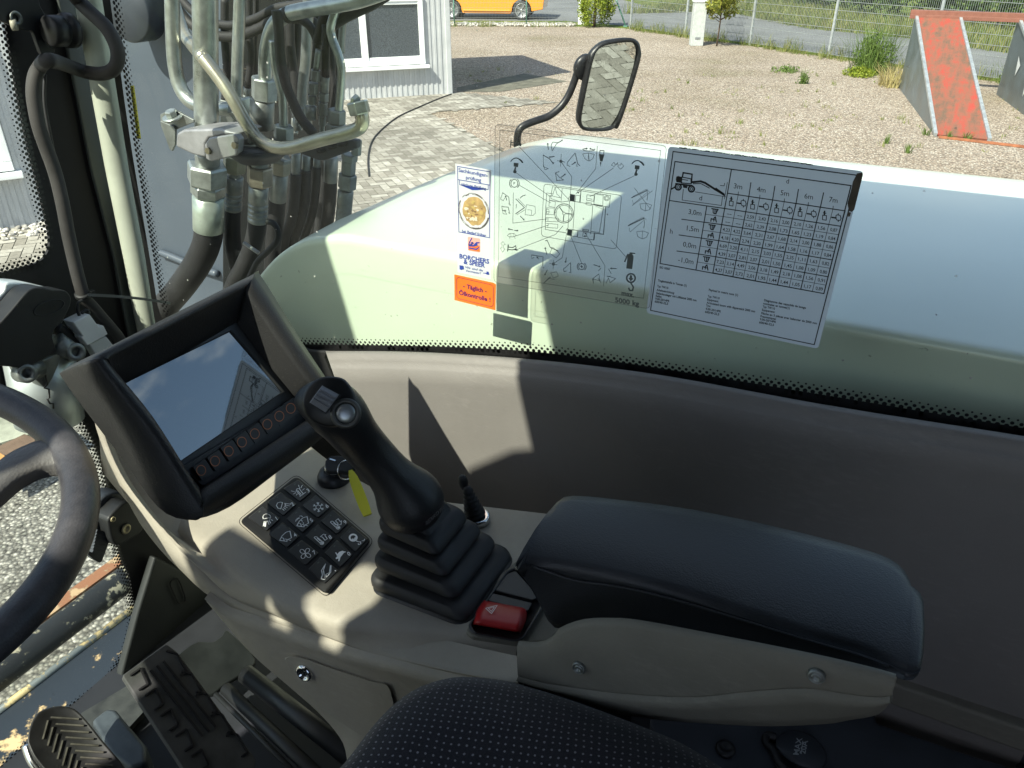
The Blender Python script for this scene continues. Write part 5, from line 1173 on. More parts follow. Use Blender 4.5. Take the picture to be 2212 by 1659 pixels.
# ============================================================ armrest
def armrest():
    t = T('armrest', 'thick black leather armrest on an olive grey shell', 'armrest', oZ(1400, 1400, -.55))
    n = 44; rs = lambda p, nn=n: resample2(smooth2(p), nn)
    BK = rs([(1195, 1098), (1216, 1075), (1245, 1068), (1330, 1075), (1500, 1097), (1700, 1138), (1850, 1176), (1920, 1200), (1955, 1228), (1968, 1262)])
    NR = rs([(1113, 1222), (1130, 1212), (1165, 1213), (1300, 1237), (1450, 1274), (1600, 1322), (1750, 1372), (1850, 1402), (1915, 1428), (1958, 1450)])
    LW = rs([(1118, 1232), (1142, 1262), (1168, 1310), (1203, 1358), (1290, 1342), (1380, 1350), (1550, 1382), (1750, 1422), (1880, 1450), (1950, 1468)])
    zt = -.362
    back = [oZ(*p, zt) for p in BK]; near = [oZ(*p, zt - .003) for p in NR]
    low = []
    for p, q in zip(LW, near): d = ray(*p); low.append(d * ((q.y - .006) / d.y))
    under = [p + Vector((0, .02, -.004)) for p in low]; bl = [p + Vector((0, .008, -.05)) for p in back]
    top = []
    for s in (.06, .2, .5, .8, .94):
        top.append([b.lerp(a, s) + Vector((0, 0, .006 * sin(pi * s) ** .6)) for a, b in zip(near, back)])
    rows = [bl, [p + Vector((0, .006, -.016)) for p in back], [p + Vector((0, .002, -.004)) for p in back]] + top + [[p + Vector((0, .0015, .0012)) for p in near], [p + Vector((0, -.001, -.0025)) for p in near], [a.lerp(b, .12) + Vector((0, -.001, 0)) for a, b in zip(near, low)], [a.lerp(b, .22) + Vector((0, .001, 0)) for a, b in zip(near, low)], [a.lerp(b, .9) for a, b in zip(near, low)], low, under]
    mb = MB(); mb.grid(rows)
    def capend(i, sgn):
        mb.poly([r[i] + Vector((0, 0, 0)) for r in rows])
    mb2 = mb
    L0 = [r[0] for r in rows]; L1 = [p + Vector((.004, 0, -.005)) for p in L0]; R0 = [r[-1] for r in rows]
    cen = sum(R0, Vector()) / len(R0); Rc = [[cen + (p - cen) * s + Vector((d, 0, 0)) for p in R0] for s, d in ((1, .001), (.93, .005), (.8, .0075), (.4, .009))]
    mb.grid([R0] + Rc, cap1=True); mb.poly(L0)
    t.part('pad', mb, M_LEATH, fix=True)
    # piping line
    mb = MB(); mb.tube([a.lerp(b, .17) + Vector((0, -.0016, 0)) for a, b in zip(near[2:-2], low[2:-2])], .0009, 6); t.part('seam', mb, M_LEATH)
    # shell below
    Ysh = near[0].y + .010
    UPs = rs([(1117, 1388), (1160, 1391), (1185, 1382), (1200, 1368), (1209, 1358), (1256, 1342), (1310, 1339), (1380, 1344), (1550, 1376), (1750, 1416), (1880, 1446), (1936, 1462)])
    SM = rs([(1119, 1460), (1150, 1469), (1193, 1478), (1310, 1495), (1427, 1504), (1515, 1505), (1615, 1494), (1740, 1487), (1833, 1500), (1896, 1506), (1924, 1503)])
    BT = rs([(1121, 1466), (1205, 1501), (1310, 1536), (1412, 1554), (1545, 1564), (1660, 1569), (1786, 1564), (1833, 1556), (1896, 1544), (1924, 1516)])
    Y = lambda p, y: oY(*p, y)
    ys = [.3435 for i in range(n)]
    up = [Y(p, y) for p, y in zip(UPs, ys)]; sm = [Y(p, y - .002) for p, y in zip(SM, ys)]; bt = [Y(p, y + .012) for p, y in zip(BT, ys)]
    mb = MB(); mb.grid([[p + Vector((0, .012, -.012)) for p in up], [p + Vector((0, .003, -.001)) for p in up], [a.lerp(b, .1) + Vector((0, -.0005, 0)) for a, b in zip(up, sm)], [a.lerp(b, .5) + Vector((0, -.001, 0)) for a, b in zip(up, sm)], [p + Vector((0, -.0005, .002)) for p in sm], sm, [p + Vector((0, .003, -.001)) for p in sm]]); t.part('upper_shell', mb, M_OLIVE)
    mb = MB(); mb.grid([[p + Vector((0, .003, .001)) for p in sm], [p + Vector((0, -.003, -.002)) for p in sm], [a.lerp(b, .3) + Vector((0, -.004, 0)) for a, b in zip(sm, bt)], [a.lerp(b, .7) + Vector((0, -.002, 0)) for a, b in zip(sm, bt)], bt, [p + Vector((0, .02, -.004)) for p in bt], [p + Vector((0, .07, .0)) for p in bt]]); t.part('lower_shell', mb, M_OLIVE)
    mb = MB(); e = [up[-1], sm[-1], bt[-1]]; mb.prism([e[0], e[1], e[2], e[2] + Vector((0, .012, .002)), e[0] + Vector((0, .012, -.012))], (.0005, 0, 0)); t.part('end_plate', mb, M_OLIVE)
    for (u, v) in ((1249, 1446), (1763, 1465)):
        c = oY(u, v, .339); mb = MB(); mb.lathe(c + Vector((0, .003, 0)), (0, -1, .08), [(.0048, 0), (.0048, .002), (.0043, .003), (.0034, .0033), (.0033, .0024), (.0030, .0024), (.0027, .0036), (.0018, .0038), (.0016, .0024)], 22); t.part('screw', mb, M_STEELD)
    # front apron with hazard switch
    mb = MB(); zt = -.468; q = [(1117, 1389), (1185, 1384), (1212, 1360), (1215, 1320), (1200, 1240), (1140, 1190), (1080, 1240), (1050, 1300), (1005, 1362), (1020, 1374)]
    mb.prism([oZ(*p, zt) for p in round_poly(q, 6)], (0, 0, -.02)); t.part('front_apron', mb, M_OLIVE, bevel=.003)
armrest()
def hazard():
    zt = -.4655; F = lambda u, v, d=0: oZ(u, v, zt + d); Z = lambda x, y: (432.0 + x * .3125, 950.4 + y * .3125)
    t = T('hazard_switch', 'red hazard warning rocker with white triangle beside the armrest', 'switch', F(1075, 1340))
    mb = MB(); fr_ = [(1010, 1352), (1096, 1230), (1118, 1222), (1180, 1300), (1130, 1382), (1112, 1386), (1020, 1368)]; o = round_poly(fr_, 8, 4); c = (sum(p[0] for p in fr_) / 7, sum(p[1] for p in fr_) / 7)
    mb.grid([[F(*p, -.004) for p in o], [F(*p, .0022) for p in o], [F(p[0] + (c[0] - p[0]) * .08, p[1] + (c[1] - p[1]) * .08, .0018) for p in o], [F(p[0] + (c[0] - p[0]) * .1, p[1] + (c[1] - p[1]) * .1, -.002) for p in o]], cv=True, cap1=True); t.part('bezel', mb, M_SKID)
    for q in ([(1092, 1240), (1114, 1232), (1165, 1290), (1150, 1296), (1066, 1274)], [(1062, 1280), (1150, 1302), (1140, 1320), (1050, 1296)]):
        mb = MB(); mb.prism([F(*p, .0012) for p in round_poly(q, 3, 2)], (0, 0, -.003)); t.part('blank_cover', mb, M_SKID, bevel=.0008)
    rows = []; n = 12
    a0, a1, b0, b1 = Vector((1046, 1299, 0)), Vector((1138, 1316, 0)), Vector((1021, 1352, 0)), Vector((1124, 1370, 0))
    for i in range(n + 1):
        s = i / n; r = []
        for j in range(n + 1):
            q = j / n; p = a0.lerp(a1, q).lerp(b0.lerp(b1, q), s); h = .0045 + .0055 * sin(pi * min(1, (.12 + s * .76))) + .003 * (s) ; e = min(q, 1 - q, s, 1 - s); 
            bulge = 5 * sin(pi * s); p = p + Vector((-bulge if q < .5 else bulge, 0, 0)) * abs(q - .5) * 2
            r.append(F(p.x, p.y - 3, h if e > 0 else -.001))
        rows.append(r)
    rd_ = N('red_plastic'); rd_.base((.36, .012, .014)); rd_.p(rough=.35, spec=.45)
    mb = MB(); mb.grid(rows); rk = t.part('rocker', mb, rd_.m)
    mb = MB(); tri = [Z(*p) for p in [(1975, 1163), (2055, 1142), (2015, 1200)]]; tri2 = [Z(*p) for p in [(1993, 1165), (2035, 1154), (2014, 1185)]]
    G = lambda p: F(p[0], p[1], .0126)
    mb.stroke([G(p) for p in tri], .0006, (0, 0, 1), closed=True); mb.stroke([G(p) for p in tri2], .0005, (0, 0, 1), closed=True); t.part('warning_triangle', mb, plain('triangle_white', (.7, .62, .62), .5), parent=rk)
hazard()

# ============================================================ seat
def seat():
    t = T('driver_seat', 'dark fabric driver seat with fine light dots, at the bottom edge', 'seat', (0, .15, -1.0))
    a = N('seat_fabric'); uv = a.t.nodes.new('ShaderNodeMapping'); uv.inputs['Rotation'].default_value = (0, 0, radians(28)); dn = a.noise(60, 2); vm = a.t.nodes.new('ShaderNodeVectorMath'); vm.operation = 'SCALE'; vm.inputs['Scale'].default_value = .0035; a.l(dn.outputs['Color'], vm.inputs[0]); va = a.t.nodes.new('ShaderNodeVectorMath'); va.operation = 'ADD'; a.l(a.tc.outputs['Object'], va.inputs[0]); a.l(vm.outputs[0], va.inputs[1]); a.l(va.outputs[0], uv.inputs[0])
    sx = a.t.nodes.new('ShaderNodeSeparateXYZ'); a.l(uv.outputs[0], sx.inputs[0])
    def cell(o, k, off): return a.math('SUBTRACT', a.math('FRACT', a.math('ADD', a.math('MULTIPLY', o, k), off)), .5)
    K = 150
    def dots(ox, oy):
        x = cell(sx.outputs[0], K, ox); y = cell(sx.outputs[1], K, oy); d = a.math('SQRT', a.math('ADD', a.math('POWER', x, 2), a.math('POWER', y, 2))); return a.math('LESS_THAN', d, .105)
    f = a.math('MAXIMUM', dots(0, 0), dots(.5, .5)); n = a.noise(900, 3); w_ = a.noise(1800, 2)
    bs = a.ramp(n.outputs['Fac'], [(.3, (.004, .004, .006)), (.7, (.018, .016, .024))]); m = a.mix(f, bs.outputs[0], (.20, .19, .21)); a.base(m.outputs[0]); a.p(rough=.9, sheen=.3, spec=.2); a.bump(w_.outputs['Fac'], .5, .0006)
    ed = [(690, 1700), (745, 1640), (800, 1568), (850, 1516), (900, 1482), (950, 1464), (1000, 1457), (1060, 1461), (1120, 1472), (1250, 1512), (1400, 1568), (1500, 1612), (1620, 1690), (1700, 1760)]
    n_ = 50; E_ = resample2(smooth2(ed), n_); rows = []
    SZ = -.455; edge = [oZ(*p, SZ) for p in E_]; cen = Vector((-.08, .12, SZ))
    for s, dz in ((1.0, -.09), (1.01, -.04), (1.0, -.012), (.985, 0.0), (.95, .012), (.88, .022), (.75, .026), (.55, .02), (.3, .01)):
        rows.append([cen.lerp(Vector((p.x, p.y, cen.z)), s) + Vector((0, 0, dz)) for p in edge])
    mb = MB(); mb.grid(rows); t.part('cushion', mb, a.m)
    mb = MB(); mb.box((.05, .12, -.68), (.5, .4, .08)); t.part('base', mb, M_BLACKM)
    mb = MB(); mb.prism([oZ(u, v, -.700) for u, v in [(1395, 1540), (1880, 1440), (1895, 1560), (2100, 1630), (2300, 1690), (2300, 1850), (1560, 1740), (1440, 1600), (1410, 1590)]], (0, 0, -.04)); t.part('side_plate', mb, M_NAVY, bevel=.004)
seat()
def socket():
    zt = -.699; F = lambda u, v, d=0: oZ(u, v, zt + d); Z = lambda x, y: (1036.9 + x * .39064, 1011 + y * .39064)
    t = T('power_socket', 'round black power socket cap marked MAX 20A on the slate plate', 'socket', F(1730, 1620))
    mb = MB(); o = [Z(*p) for p in smooth2([(1635, 1545), (1640, 1490), (1690, 1455), (1760, 1450), (1850, 1490), (1905, 1560), (1915, 1620), (1880, 1665), (1790, 1655), (1700, 1610), (1635, 1545)], 4)[:-1]]
    c = (sum(p[0] for p in o) / len(o), sum(p[1] for p in o) / len(o)); mb.grid([[F(*p, 0) for p in o], [F(*p, .007) for p in o], [F(p[0] + (c[0] - p[0]) * .08, p[1] + (c[1] - p[1]) * .08, .009) for p in o]], cv=True, cap1=True); cp = t.part('cap', mb, plain('cap_dark', (.022, .027, .036), .5, var=.15))
    mb = MB(); 
    text_px(mb, 'MAX', Z(1772, 1540)[0], Z(1772, 1540)[1], 18, lambda u, v: F(u, v, .0094), ex=(.22, -.97), ey=(-.97, -.1), nrm=(0, 0, 1), bold=.005)
    text_px(mb, '20A', Z(1806, 1545)[0], Z(1806, 1545)[1], 18, lambda u, v: F(u, v, .0094), ex=(.22, -.97), ey=(-.97, -.1), nrm=(0, 0, 1), bold=.005)
    mb.stroke([F(*Z(1776, 1580), .0094), F(*Z(1785, 1510), .0094)], .0007, (0, 0, 1)); t.part('marking', mb, plain('print_grey', (.33, .36, .38), .5), parent=cp)
    mb = MB(); mb.tube([F(*Z(*p), .004) for p in smooth2([(1635, 1490), (1590, 1480), (1580, 1520), (1620, 1560), (1660, 1640), (1750, 1720)])], .004, 8); t.part('cap_strap', mb, M_RUBBER)
    c = F(*Z(1357, 1555), .001); mb = MB(); mb.lathe(c, (0, 0, 1), [(.0095, 0), (.0095, .002), (.007, .0028), (.0045, .0028), (.004, .0012)], 24); sw = tag(mb.build('plate_screw', M_SKID, None, c), 'dark socket head screw at the left corner of the slate plate', 'screw'); sw.location = c
socket()

# ============================================================ steering wheel
def wheel():
    tau = radians(12); n = Vector((sin(tau), 0, cos(tau))); d = ray(172, 1080); P0 = d * (-.56 / d.x); P0 = Vector(P0)
    pts = [oP(u, v, P0, n) for u, v in [(62.5, 895), (103, 925.6), (154, 974.5), (172, 1051), (168, 1109), (149, 1175), (101.6, 1272), (0, 1372)]]
    e1 = Vector((0, 1, 0)); e2 = n.cross(e1)
    # least squares circle
    import numpy as np
    a = np.array([(p - P0).dot(e1) for p in pts]); b = np.array([(p - P0).dot(e2) for p in pts])
    s, *_ = np.linalg.lstsq(np.c_[2 * a, 2 * b, np.ones(len(a))], a * a + b * b, rcond=None); R = float(sqrt(s[2] + s[0] ** 2 + s[1] ** 2)); c = P0 + e1 * float(s[0]) + e2 * float(s[1])
    t = T('steering_wheel', 'worn black steering wheel with moulded spokes at the left edge', 'steering wheel', c - n * .1)
    m = N('wheel_rubber'); nn = m.noise(18, 6, .7); m.base(m.ramp(nn.outputs['Fac'], [(.35, (.030, .030, .036)), (.7, (.085, .08, .088))]).outputs[0]); v = m.vor(500); m.bump(v.outputs['Distance'], .3, .0006); m.p(rough=m.ramp(nn.outputs['Fac'], [(.3, .34), (.7, .5)]).outputs[0])
    mb = MB(); K = 96; rows = []
    for i in range(K):
        th = 2 * pi * i / K; rad = e1 * cos(th) + e2 * sin(th); rows.append([c + rad * (R + .0150 * cos(q)) + n * (.0135 * sin(q)) for q in [2 * pi * j / 16 for j in range(16)]])
    mb.grid(rows, cu=True, cv=True); t.part('rim', mb, m.m)
    F = lambda u, v, d=0: oP(u, v, P0 + n * d, n); Z = lambda x, y: (x * .20834, 864.1 + y * .20834)
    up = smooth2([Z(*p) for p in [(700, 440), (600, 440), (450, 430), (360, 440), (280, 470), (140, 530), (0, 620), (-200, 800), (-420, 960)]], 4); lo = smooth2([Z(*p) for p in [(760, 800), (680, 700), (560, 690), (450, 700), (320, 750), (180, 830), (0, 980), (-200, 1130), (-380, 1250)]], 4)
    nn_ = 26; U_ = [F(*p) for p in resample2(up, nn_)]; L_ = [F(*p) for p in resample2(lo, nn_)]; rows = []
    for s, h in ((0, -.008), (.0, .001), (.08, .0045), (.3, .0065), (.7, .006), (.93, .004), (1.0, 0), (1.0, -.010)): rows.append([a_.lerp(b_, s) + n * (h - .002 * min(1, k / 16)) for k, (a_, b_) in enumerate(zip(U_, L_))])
    mb = MB(); mb.grid(rows); mb.grid([[p - n * .001 for p in rows[0]], [p - n * .001 for p in rows[-1]]]); t.part('spoke', mb, leather('worn_sunlit_spoke', (.13, .125, .125), .38, 420, .5, var=.2), label='broad worn shiny spoke, its grey lightened for sunlight')  # worn spoke, with sunlight painted in as a lighter grey
    for th0 in (150, 270):
        mb = MB(); r_ = e1 * cos(radians(th0)) + e2 * sin(radians(th0)); mb.bar(c - n * .012, c + r_ * R, .05, .014, up=n); t.part('spoke', mb, m.m, bevel=.005)
    mb = MB(); mb.lathe(c - n * .03, n, [(.055, 0), (.06, .008), (.055, .018), (.03, .024)], 32); t.part('hub', mb, m.m)
wheel()
def pedals():
    N1 = Vector((.55, -.05, .84)).normalized(); P1 = oX(420, 1560, -.70); P1 = oZ(420, 1560, -.86)
    F = lambda u, v, d=0: oP(u, v, P1 + N1 * d, N1); Z = lambda x, y: (x * .3125, 1140.5 + y * .3125)
    t = T('foot_pedal', 'long flat black rubber pedal with tyre-like tread', 'pedal', P1)
    q = [(845, 1020), (1150, 800), (1230, 860), (1770, 1600), (1740, 1760), (1330, 1760)]
    dusty = plain('dusty_rubber', (.055, .057, .055), .7, var=.4, vs=25, bs=300, bst=.2, scratch=.2)
    mb = MB(); mb.prism([F(*Z(*p)) for p in round_poly(q, 20)], -N1 * .012); bd = t.part('pad', mb, dusty, bevel=.0015)
    mb = MB(); W = lambda pts, w=.0035: [mb.bar(F(*Z(*a_), .0012), F(*Z(*b_), .0012), w, .0035, up=N1) for a_, b_ in zip(pts, pts[1:])]
    for k in range(3): W([(1040 + k * 45, 985 - k * 32), (1400 + k * 45, 1440 - k * 32)], .0022)
    for k in range(5):
        x, y = 960 + k * 105, 930 + k * 140
        W([(x - 60, y + 90), (x + 10, y + 40), (x + 60, y + 150), (x, y + 190)], .0022); W([(x + 190, y - 80), (x + 260, y - 60), (x + 330, y + 60), (x + 290, y + 90)], .0022)
    t.part('tread', mb, M_BLACKM, parent=bd)
    t = T('brake_pedal', 'rounded black pedal with dusty chevron ribs at the bottom left', 'pedal', oZ(150, 1600, -.86))
    P2 = oZ(150, 1600, -.86); F2 = lambda u, v, d=0: oP(u, v, P2 + N1 * d, N1)
    q = smooth2([(190, 1480), (205, 1380), (260, 1280), (370, 1235), (480, 1238), (560, 1290), (700, 1460), (900, 1740), (600, 1800), (390, 1740), (250, 1600), (190, 1480)], 4)[:-1]
    mb = MB(); o = [Z(*p) for p in q]; c = (sum(p[0] for p in o) / len(o), sum(p[1] for p in o) / len(o)); mb.grid([[F2(*p, -.014) for p in o], [F2(*p, 0) for p in o], [F2(p[0] + (c[0] - p[0]) * .03, p[1] + (c[1] - p[1]) * .03, .002) for p in o], [F2(p[0] + (c[0] - p[0]) * .07, p[1] + (c[1] - p[1]) * .07, .0008) for p in o]], cv=True, cap1=True); bd = t.part('pad', mb, plain('pedal_rubber', (.016, .016, .016), .4, var=.4, vs=30, scratch=.15))
    mb = MB(); rib = plain('rib_dust', (.085, .08, .062), .6, var=.5, vs=50)
    for k in range(9):
        y = 1310 + k * 46; x = 330 + k * 34
        mb.bar(F2(*Z(x + 20, y), .002), F2(*Z(x + 215, y + 12), .002), .0018, .003, up=N1)
        mb.bar(F2(*Z(x, y + 22), .002), F2(*Z(x - 35, y + 150), .002), .0018, .003, up=N1)
    t.part('rib', mb, rib, parent=bd)
    mb = MB(); mb.tube([F2(*Z(*p), -.012) for p in smooth2([(190, 1500), (240, 1620), (360, 1740), (420, 1800)])], .007, 10); t.part('metal_edge', mb, M_CHROME)
pedals()
# ============================================================ swing post and hydraulic lines beside the cab
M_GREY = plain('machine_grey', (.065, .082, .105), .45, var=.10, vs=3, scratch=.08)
M_GREYSHADE = plain('machine_grey_shaded', (.009, .010, .010), .9, spec=.15, var=.3, vs=6, scratch=.05)  # shadow side of the post, its shade put into the colour
M_HOSE = plain('hose_rubber', (.011, .011, .012), .62, var=.35, vs=20, bs=600, bst=.15, scratch=.08)
M_ALU = plain('cast_clamp', (.30, .30, .31), .45, metal=.5, var=.2, vs=30)
t = T('swing_post', 'blue grey painted steel post with an inner face darkened as shade behind the hydraulic pipes', 'post', oY(400, 600, 1.4))
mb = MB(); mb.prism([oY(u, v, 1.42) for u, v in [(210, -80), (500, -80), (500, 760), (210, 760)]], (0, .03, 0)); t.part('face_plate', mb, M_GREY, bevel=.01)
mb = MB(); mb.prism([oY(u, v, 1.38) for u, v in [(478, -80), (728, -80), (722, 180), (700, 330), (690, 600), (478, 760)]], (0, .02, 0)); t.part('inner_plate', mb, M_GREYSHADE, bevel=.01)
mb = MB(); c = oY(270, 20, 1.33); mb.lathe(c, (0, 1, 0), [(.065, 0), (.068, .004), (.068, .05)], 40); t.part('shadow_disc', mb, plain('shadow_grey', (.03, .037, .047), .45, var=.1))  # disc added for a round shadow on the post, dark in its colour
mb = MB(); mb.tube([oY(u, v, 1.41) for u, v in smooth2([(345, 545), (372, 555), (420, 575), (470, 592)])], .010, 8); t.part('weld', mb, M_GREY)

Zh = lambda x, y: (345.6 + x * .21876, y * .21876)
Zi = lambda x, y: (345.6 + x * .21876, 207.4 + y * .21876)
Q = .21876 / 1700
class Line:
    def __init__(s, name, label, cat, Y, base, grp=None): s.Y = Y; s.t = T(name, label, cat, oY(base[0], base[1], Y), grp)
    def P(s, p, dy=0): return oY(p[0], p[1], s.Y + dy)
    def r(s, zpx, p): return zpx * Q * s.P(p).dot(CAMF)
    def tube(s, name, pts, rz, mat, dy=0, seg=16, k=6):
        c = [s.P(p, dy) for p in pts]; mb = MB(); mb.tube(cr(c, k) if len(c) > 2 else resample(c, 6), s.r(rz, pts[0]), seg); return s.t.part(name, mb, mat)
    def nut(s, c0, c1, rz, mat=None, dy=0, rot=.35):
        a = s.P(c0, dy); b = s.P(c1, dy); mb = MB(); mb.nut(a, b - a, s.r(rz, c0), (b - a).length, 0, rot); return s.t.part('nut', mb, mat or M_STEEL, bevel=.0006)
    def ferrule(s, c0, c1, rz, rings=0, mat=None, dy=0):
        a = s.P(c0, dy); b = s.P(c1, dy); L = (b - a).length; r = s.r(rz, c0); pr = [(r * .8, 0), (r, L * .04)]
        if rings:
            for k in range(rings): h = L * (.45 + .5 * k / rings); pr += [(r, h), (r * .93, h + L * .02), (r * .93, h + L * .035), (r * 1.02, h + L * .05)]
        pr += [(r, L * .97), (r * .9, L)]
        mb = MB(); mb.lathe(a, b - a, pr, 28); return s.t.part('ferrule', mb, mat or M_STEELD)
# big suction line with clamp
L = Line('hydraulic_line', 'thickest zinc hydraulic pipe with big hex nut running into a fat black hose', 'hydraulic line', .93, Zi(480, 1300))
L.tube('pipe', [Zh(445, -200), Zh(445, 0), Zh(452, 600), Zh(460, 1330), Zi(468, 620)], 127, M_STEEL)
L.tube('collar', [Zi(468, 560), Zi(470, 700)], 118, M_STEELD)
L.nut(Zi(466, 668), Zi(466, 868), 196); L.nut(Zi(474, 868), Zi(474, 985), 165, rot=.1)
L.ferrule(Zi(477, 985), Zi(482, 1325), 152, mat=plain('green_zinc', (.40, .46, .40), .35, metal=.6, var=.2, vs=25, scratch=.25))
L.tube('hose', [Zi(482, 1300), Zi(470, 1420), Zi(420, 1560), Zi(330, 1720), Zi(200, 1900), Zi(0, 2150), Zi(-100, 2400)], 138, M_HOSE)
cl = T('pipe_clamp', 'grey cast clamp block gripping the thickest pipe, with a sheet bracket at its left', 'clamp', oY(*Zi(450, 450), .90))
def zpoly(pts, Y, th, f=Zi, n=0): pp = [f(*p) for p in pts]; pp = smooth2(pp + [pp[0]], n)[:-1] if n else pp; return [oY(u, v, Y) for u, v in pp], (0, th, 0)
mb = MB(); a, b = zpoly([(440, 480), (480, 415), (740, 375), (780, 430), (770, 560), (740, 590), (500, 648), (450, 620)], .865, .012); mb.prism(a, b); cl.part('front_plate', mb, M_ALU, bevel=.002)
mb = MB(); a, b = zpoly([(160, 370), (230, 330), (600, 320), (760, 375), (480, 415), (440, 480), (450, 610), (320, 580), (150, 500)], .878, .06); mb.prism(a, b); cl.part('block', mb, M_ALU, bevel=.004, bseg=3)
for p in ((490, 540), (752, 485)):
    mb = MB(); c = oY(*Zi(*p), .866); mb.nut(c, (0, -1, .1), .0055, .005); cl.part('bolt', mb, plain('brass_bolt', (.35, .30, .2), .4, metal=.7), bevel=.0004)
mb = MB(); a, b = zpoly([(0, 180), (120, 125), (330, 235), (330, 260), (160, 330), (140, 350), (5, 250)], .90, .004); mb.prism(a, b); mb2 = MB(); a, b = zpoly([(0, 245), (130, 300), (150, 330), (148, 480), (118, 545), (95, 530), (10, 300)], .895, .004); mb2.prism(a, b)
cl.part('bracket_top', mb, M_STEELD, bevel=.001); cl.part('bracket_side', mb2, M_STEELD, bevel=.001)
mb = MB(); c = oY(*Zi(125, 205), .893); mb.lathe(c, (0, -.3, 1), [(.016, -.002), (.016, .001), (.0095, .001)], 20); mb.nut(c + Vector((0, 0, .001)), (0, -.3, 1), .0088, .009); cl.part('bolt', mb, M_STEEL)
# bent pipes
L = Line('hydraulic_line', 'slimmer zinc pipe left of the thickest one, bending right at the bottom', 'hydraulic line', .97, Zh(600, 1060))
L.tube('pipe', [Zh(120, -250), Zh(120, 0), Zh(130, 400), Zh(150, 660), Zh(200, 860), Zh(300, 1000), Zh(440, 1060), Zh(600, 1075), Zh(760, 1080)], 74, M_STEEL); L.nut(Zh(740, 1085), Zh(880, 1075), 120)
L = Line('hydraulic_line', 'tan tinted pipe sweeping diagonally down then right across the fittings', 'hydraulic line', .90, Zh(1100, 1450))
L.tube('pipe', [Zh(420, 560), Zh(590, 780), Zh(720, 980), Zh(830, 1180), Zh(940, 1340), Zh(1060, 1430), Zh(1190, 1460), Zh(1330, 1450), Zh(1600, 1375), Zh(1860, 1310), Zh(1970, 1260), Zh(2000, 1190), Zh(1985, 1120), Zh(1965, 1070)], 66, plain('tan_zinc', (.42, .40, .32), .3, metal=.8, var=.3, vs=16, scratch=.15))
mb = MB(); mb.tube(cr([oY(*Zh(x, y), Y) for x, y, Y in ((120, -60, 1.06), (170, 120, 1.05), (240, 330, 1.03), (330, 460, .98), (430, 570, .90))], 6), L.r(66, Zh(420, 560)), 16); L.t.part('pipe', mb, plain('tan_zinc_rear', (.42, .40, .32), .3, metal=.8, var=.3))
L.nut(Zh(1980, 1130), Zh(1945, 1000), 108, rot=.1); L.nut(Zh(1945, 1010), Zh(1910, 990), 70)
L = Line('hydraulic_line', 'straight zinc pipe rising right behind the thickest pipe', 'hydraulic line', 1.05, Zh(750, 950))
L.tube('pipe', [Zh(800, -250), Zh(790, 0), Zh(770, 500), Zh(755, 980)], 62, M_STEEL); L.nut(Zh(700, 1090), Zh(690, 1290), 120, M_STEELD)
L = Line('hydraulic_line', 'zinc elbow pipe with black band turning right above a large nut', 'hydraulic line', .97, Zh(1030, 900))
L.tube('pipe', [Zh(1040, 840), Zh(1042, 640), Zh(1060, 440), Zh(1120, 260), Zh(1240, 150), Zh(1400, 105), Zh(1700, 55), Zh(1950, 5), Zh(2150, -60), Zh(2300, -120)], 68, M_STEEL)
L.tube('band', [Zh(1250, 150), Zh(1285, 138)], 78, M_HOSE); L.nut(Zh(1032, 765), Zh(1030, 985), 130); L.ferrule(Zh(1010, 980), Zh(1005, 1265), 118, mat=M_STEELD)
L = Line('hydraulic_line', 'thin zinc pipe ending in a nut in the middle of the bundle', 'hydraulic line', .95, Zh(1220, 1300))
L.tube('pipe', [Zh(1120, 400), Zh(1130, 560), Zh(1150, 700), Zh(1195, 860), Zh(1215, 1000), Zh(1222, 1260)], 46, M_STEEL); L.nut(Zh(1222, 1240), Zh(1222, 1375), 100)
L = Line('printed_hose', 'black hose with white printed lettering slanting down the bundle', 'hose', .93, Zh(1500, 1310))
pts = [Zh(1150, 100), Zh(1175, 300), Zh(1190, 560), Zh(1235, 800), Zh(1310, 1000), Zh(1400, 1180), Zh(1520, 1320)]
L.tube('hose', pts, 52, M_HOSE)
mb = MB(); C = cr([L.P(p) for p in [Zh(1140, 460), Zh(1150, 600), Zh(1185, 780), Zh(1235, 940), Zh(1300, 1120), Zh(1400, 1290)]], 12); C = [p - p.normalized() * .0015 for p in C]; D_ = resample(C, 200)
vs, fs = glyphs('SC 2 WP 400 BAR MSHA IC', .012); wd = max(v[0] for v in vs); Ltot = sum((b - a).length for a, b in zip(D_, D_[1:])); sc = Ltot / wd; out = []
for p in vs:
    s = p[0] / wd * 198; i = int(min(197, s)); q = D_[i].lerp(D_[i + 1], s - i); Tn = (D_[i + 1] - D_[i]).normalized(); Bn = Tn.cross(q.normalized()).normalized(); out.append(q - Bn * (p[1] * sc * .55) * (1 if Bn.x < 0 else -1) - q.normalized() * .006)
mb.add(out, fs); L.t.part('lettering', mb, M_WHITE, fix=False)
L = Line('hose_loop', 'pair of black hoses looping behind the pipes at the top', 'hose', 1.10, Zh(900, 200))
L.tube('hose', [Zh(150, -80), Zh(300, 90), Zh(450, 200), Zh(700, 250), Zh(950, 180), Zh(1150, 80), Zh(1400, 40), Zh(1650, -60)], 40, M_HOSE); L.tube('hose', [Zh(100, -20), Zh(300, 230), Zh(500, 340), Zh(750, 360), Zh(980, 280), Zh(1180, 170), Zh(1400, 160), Zh(1520, 230), Zh(1560, 420)], 48, M_HOSE)
L = Line('hose_loop', 'black hoses strapped together at the top in front of the office window', 'hose', 1.0, Zh(2000, 80))
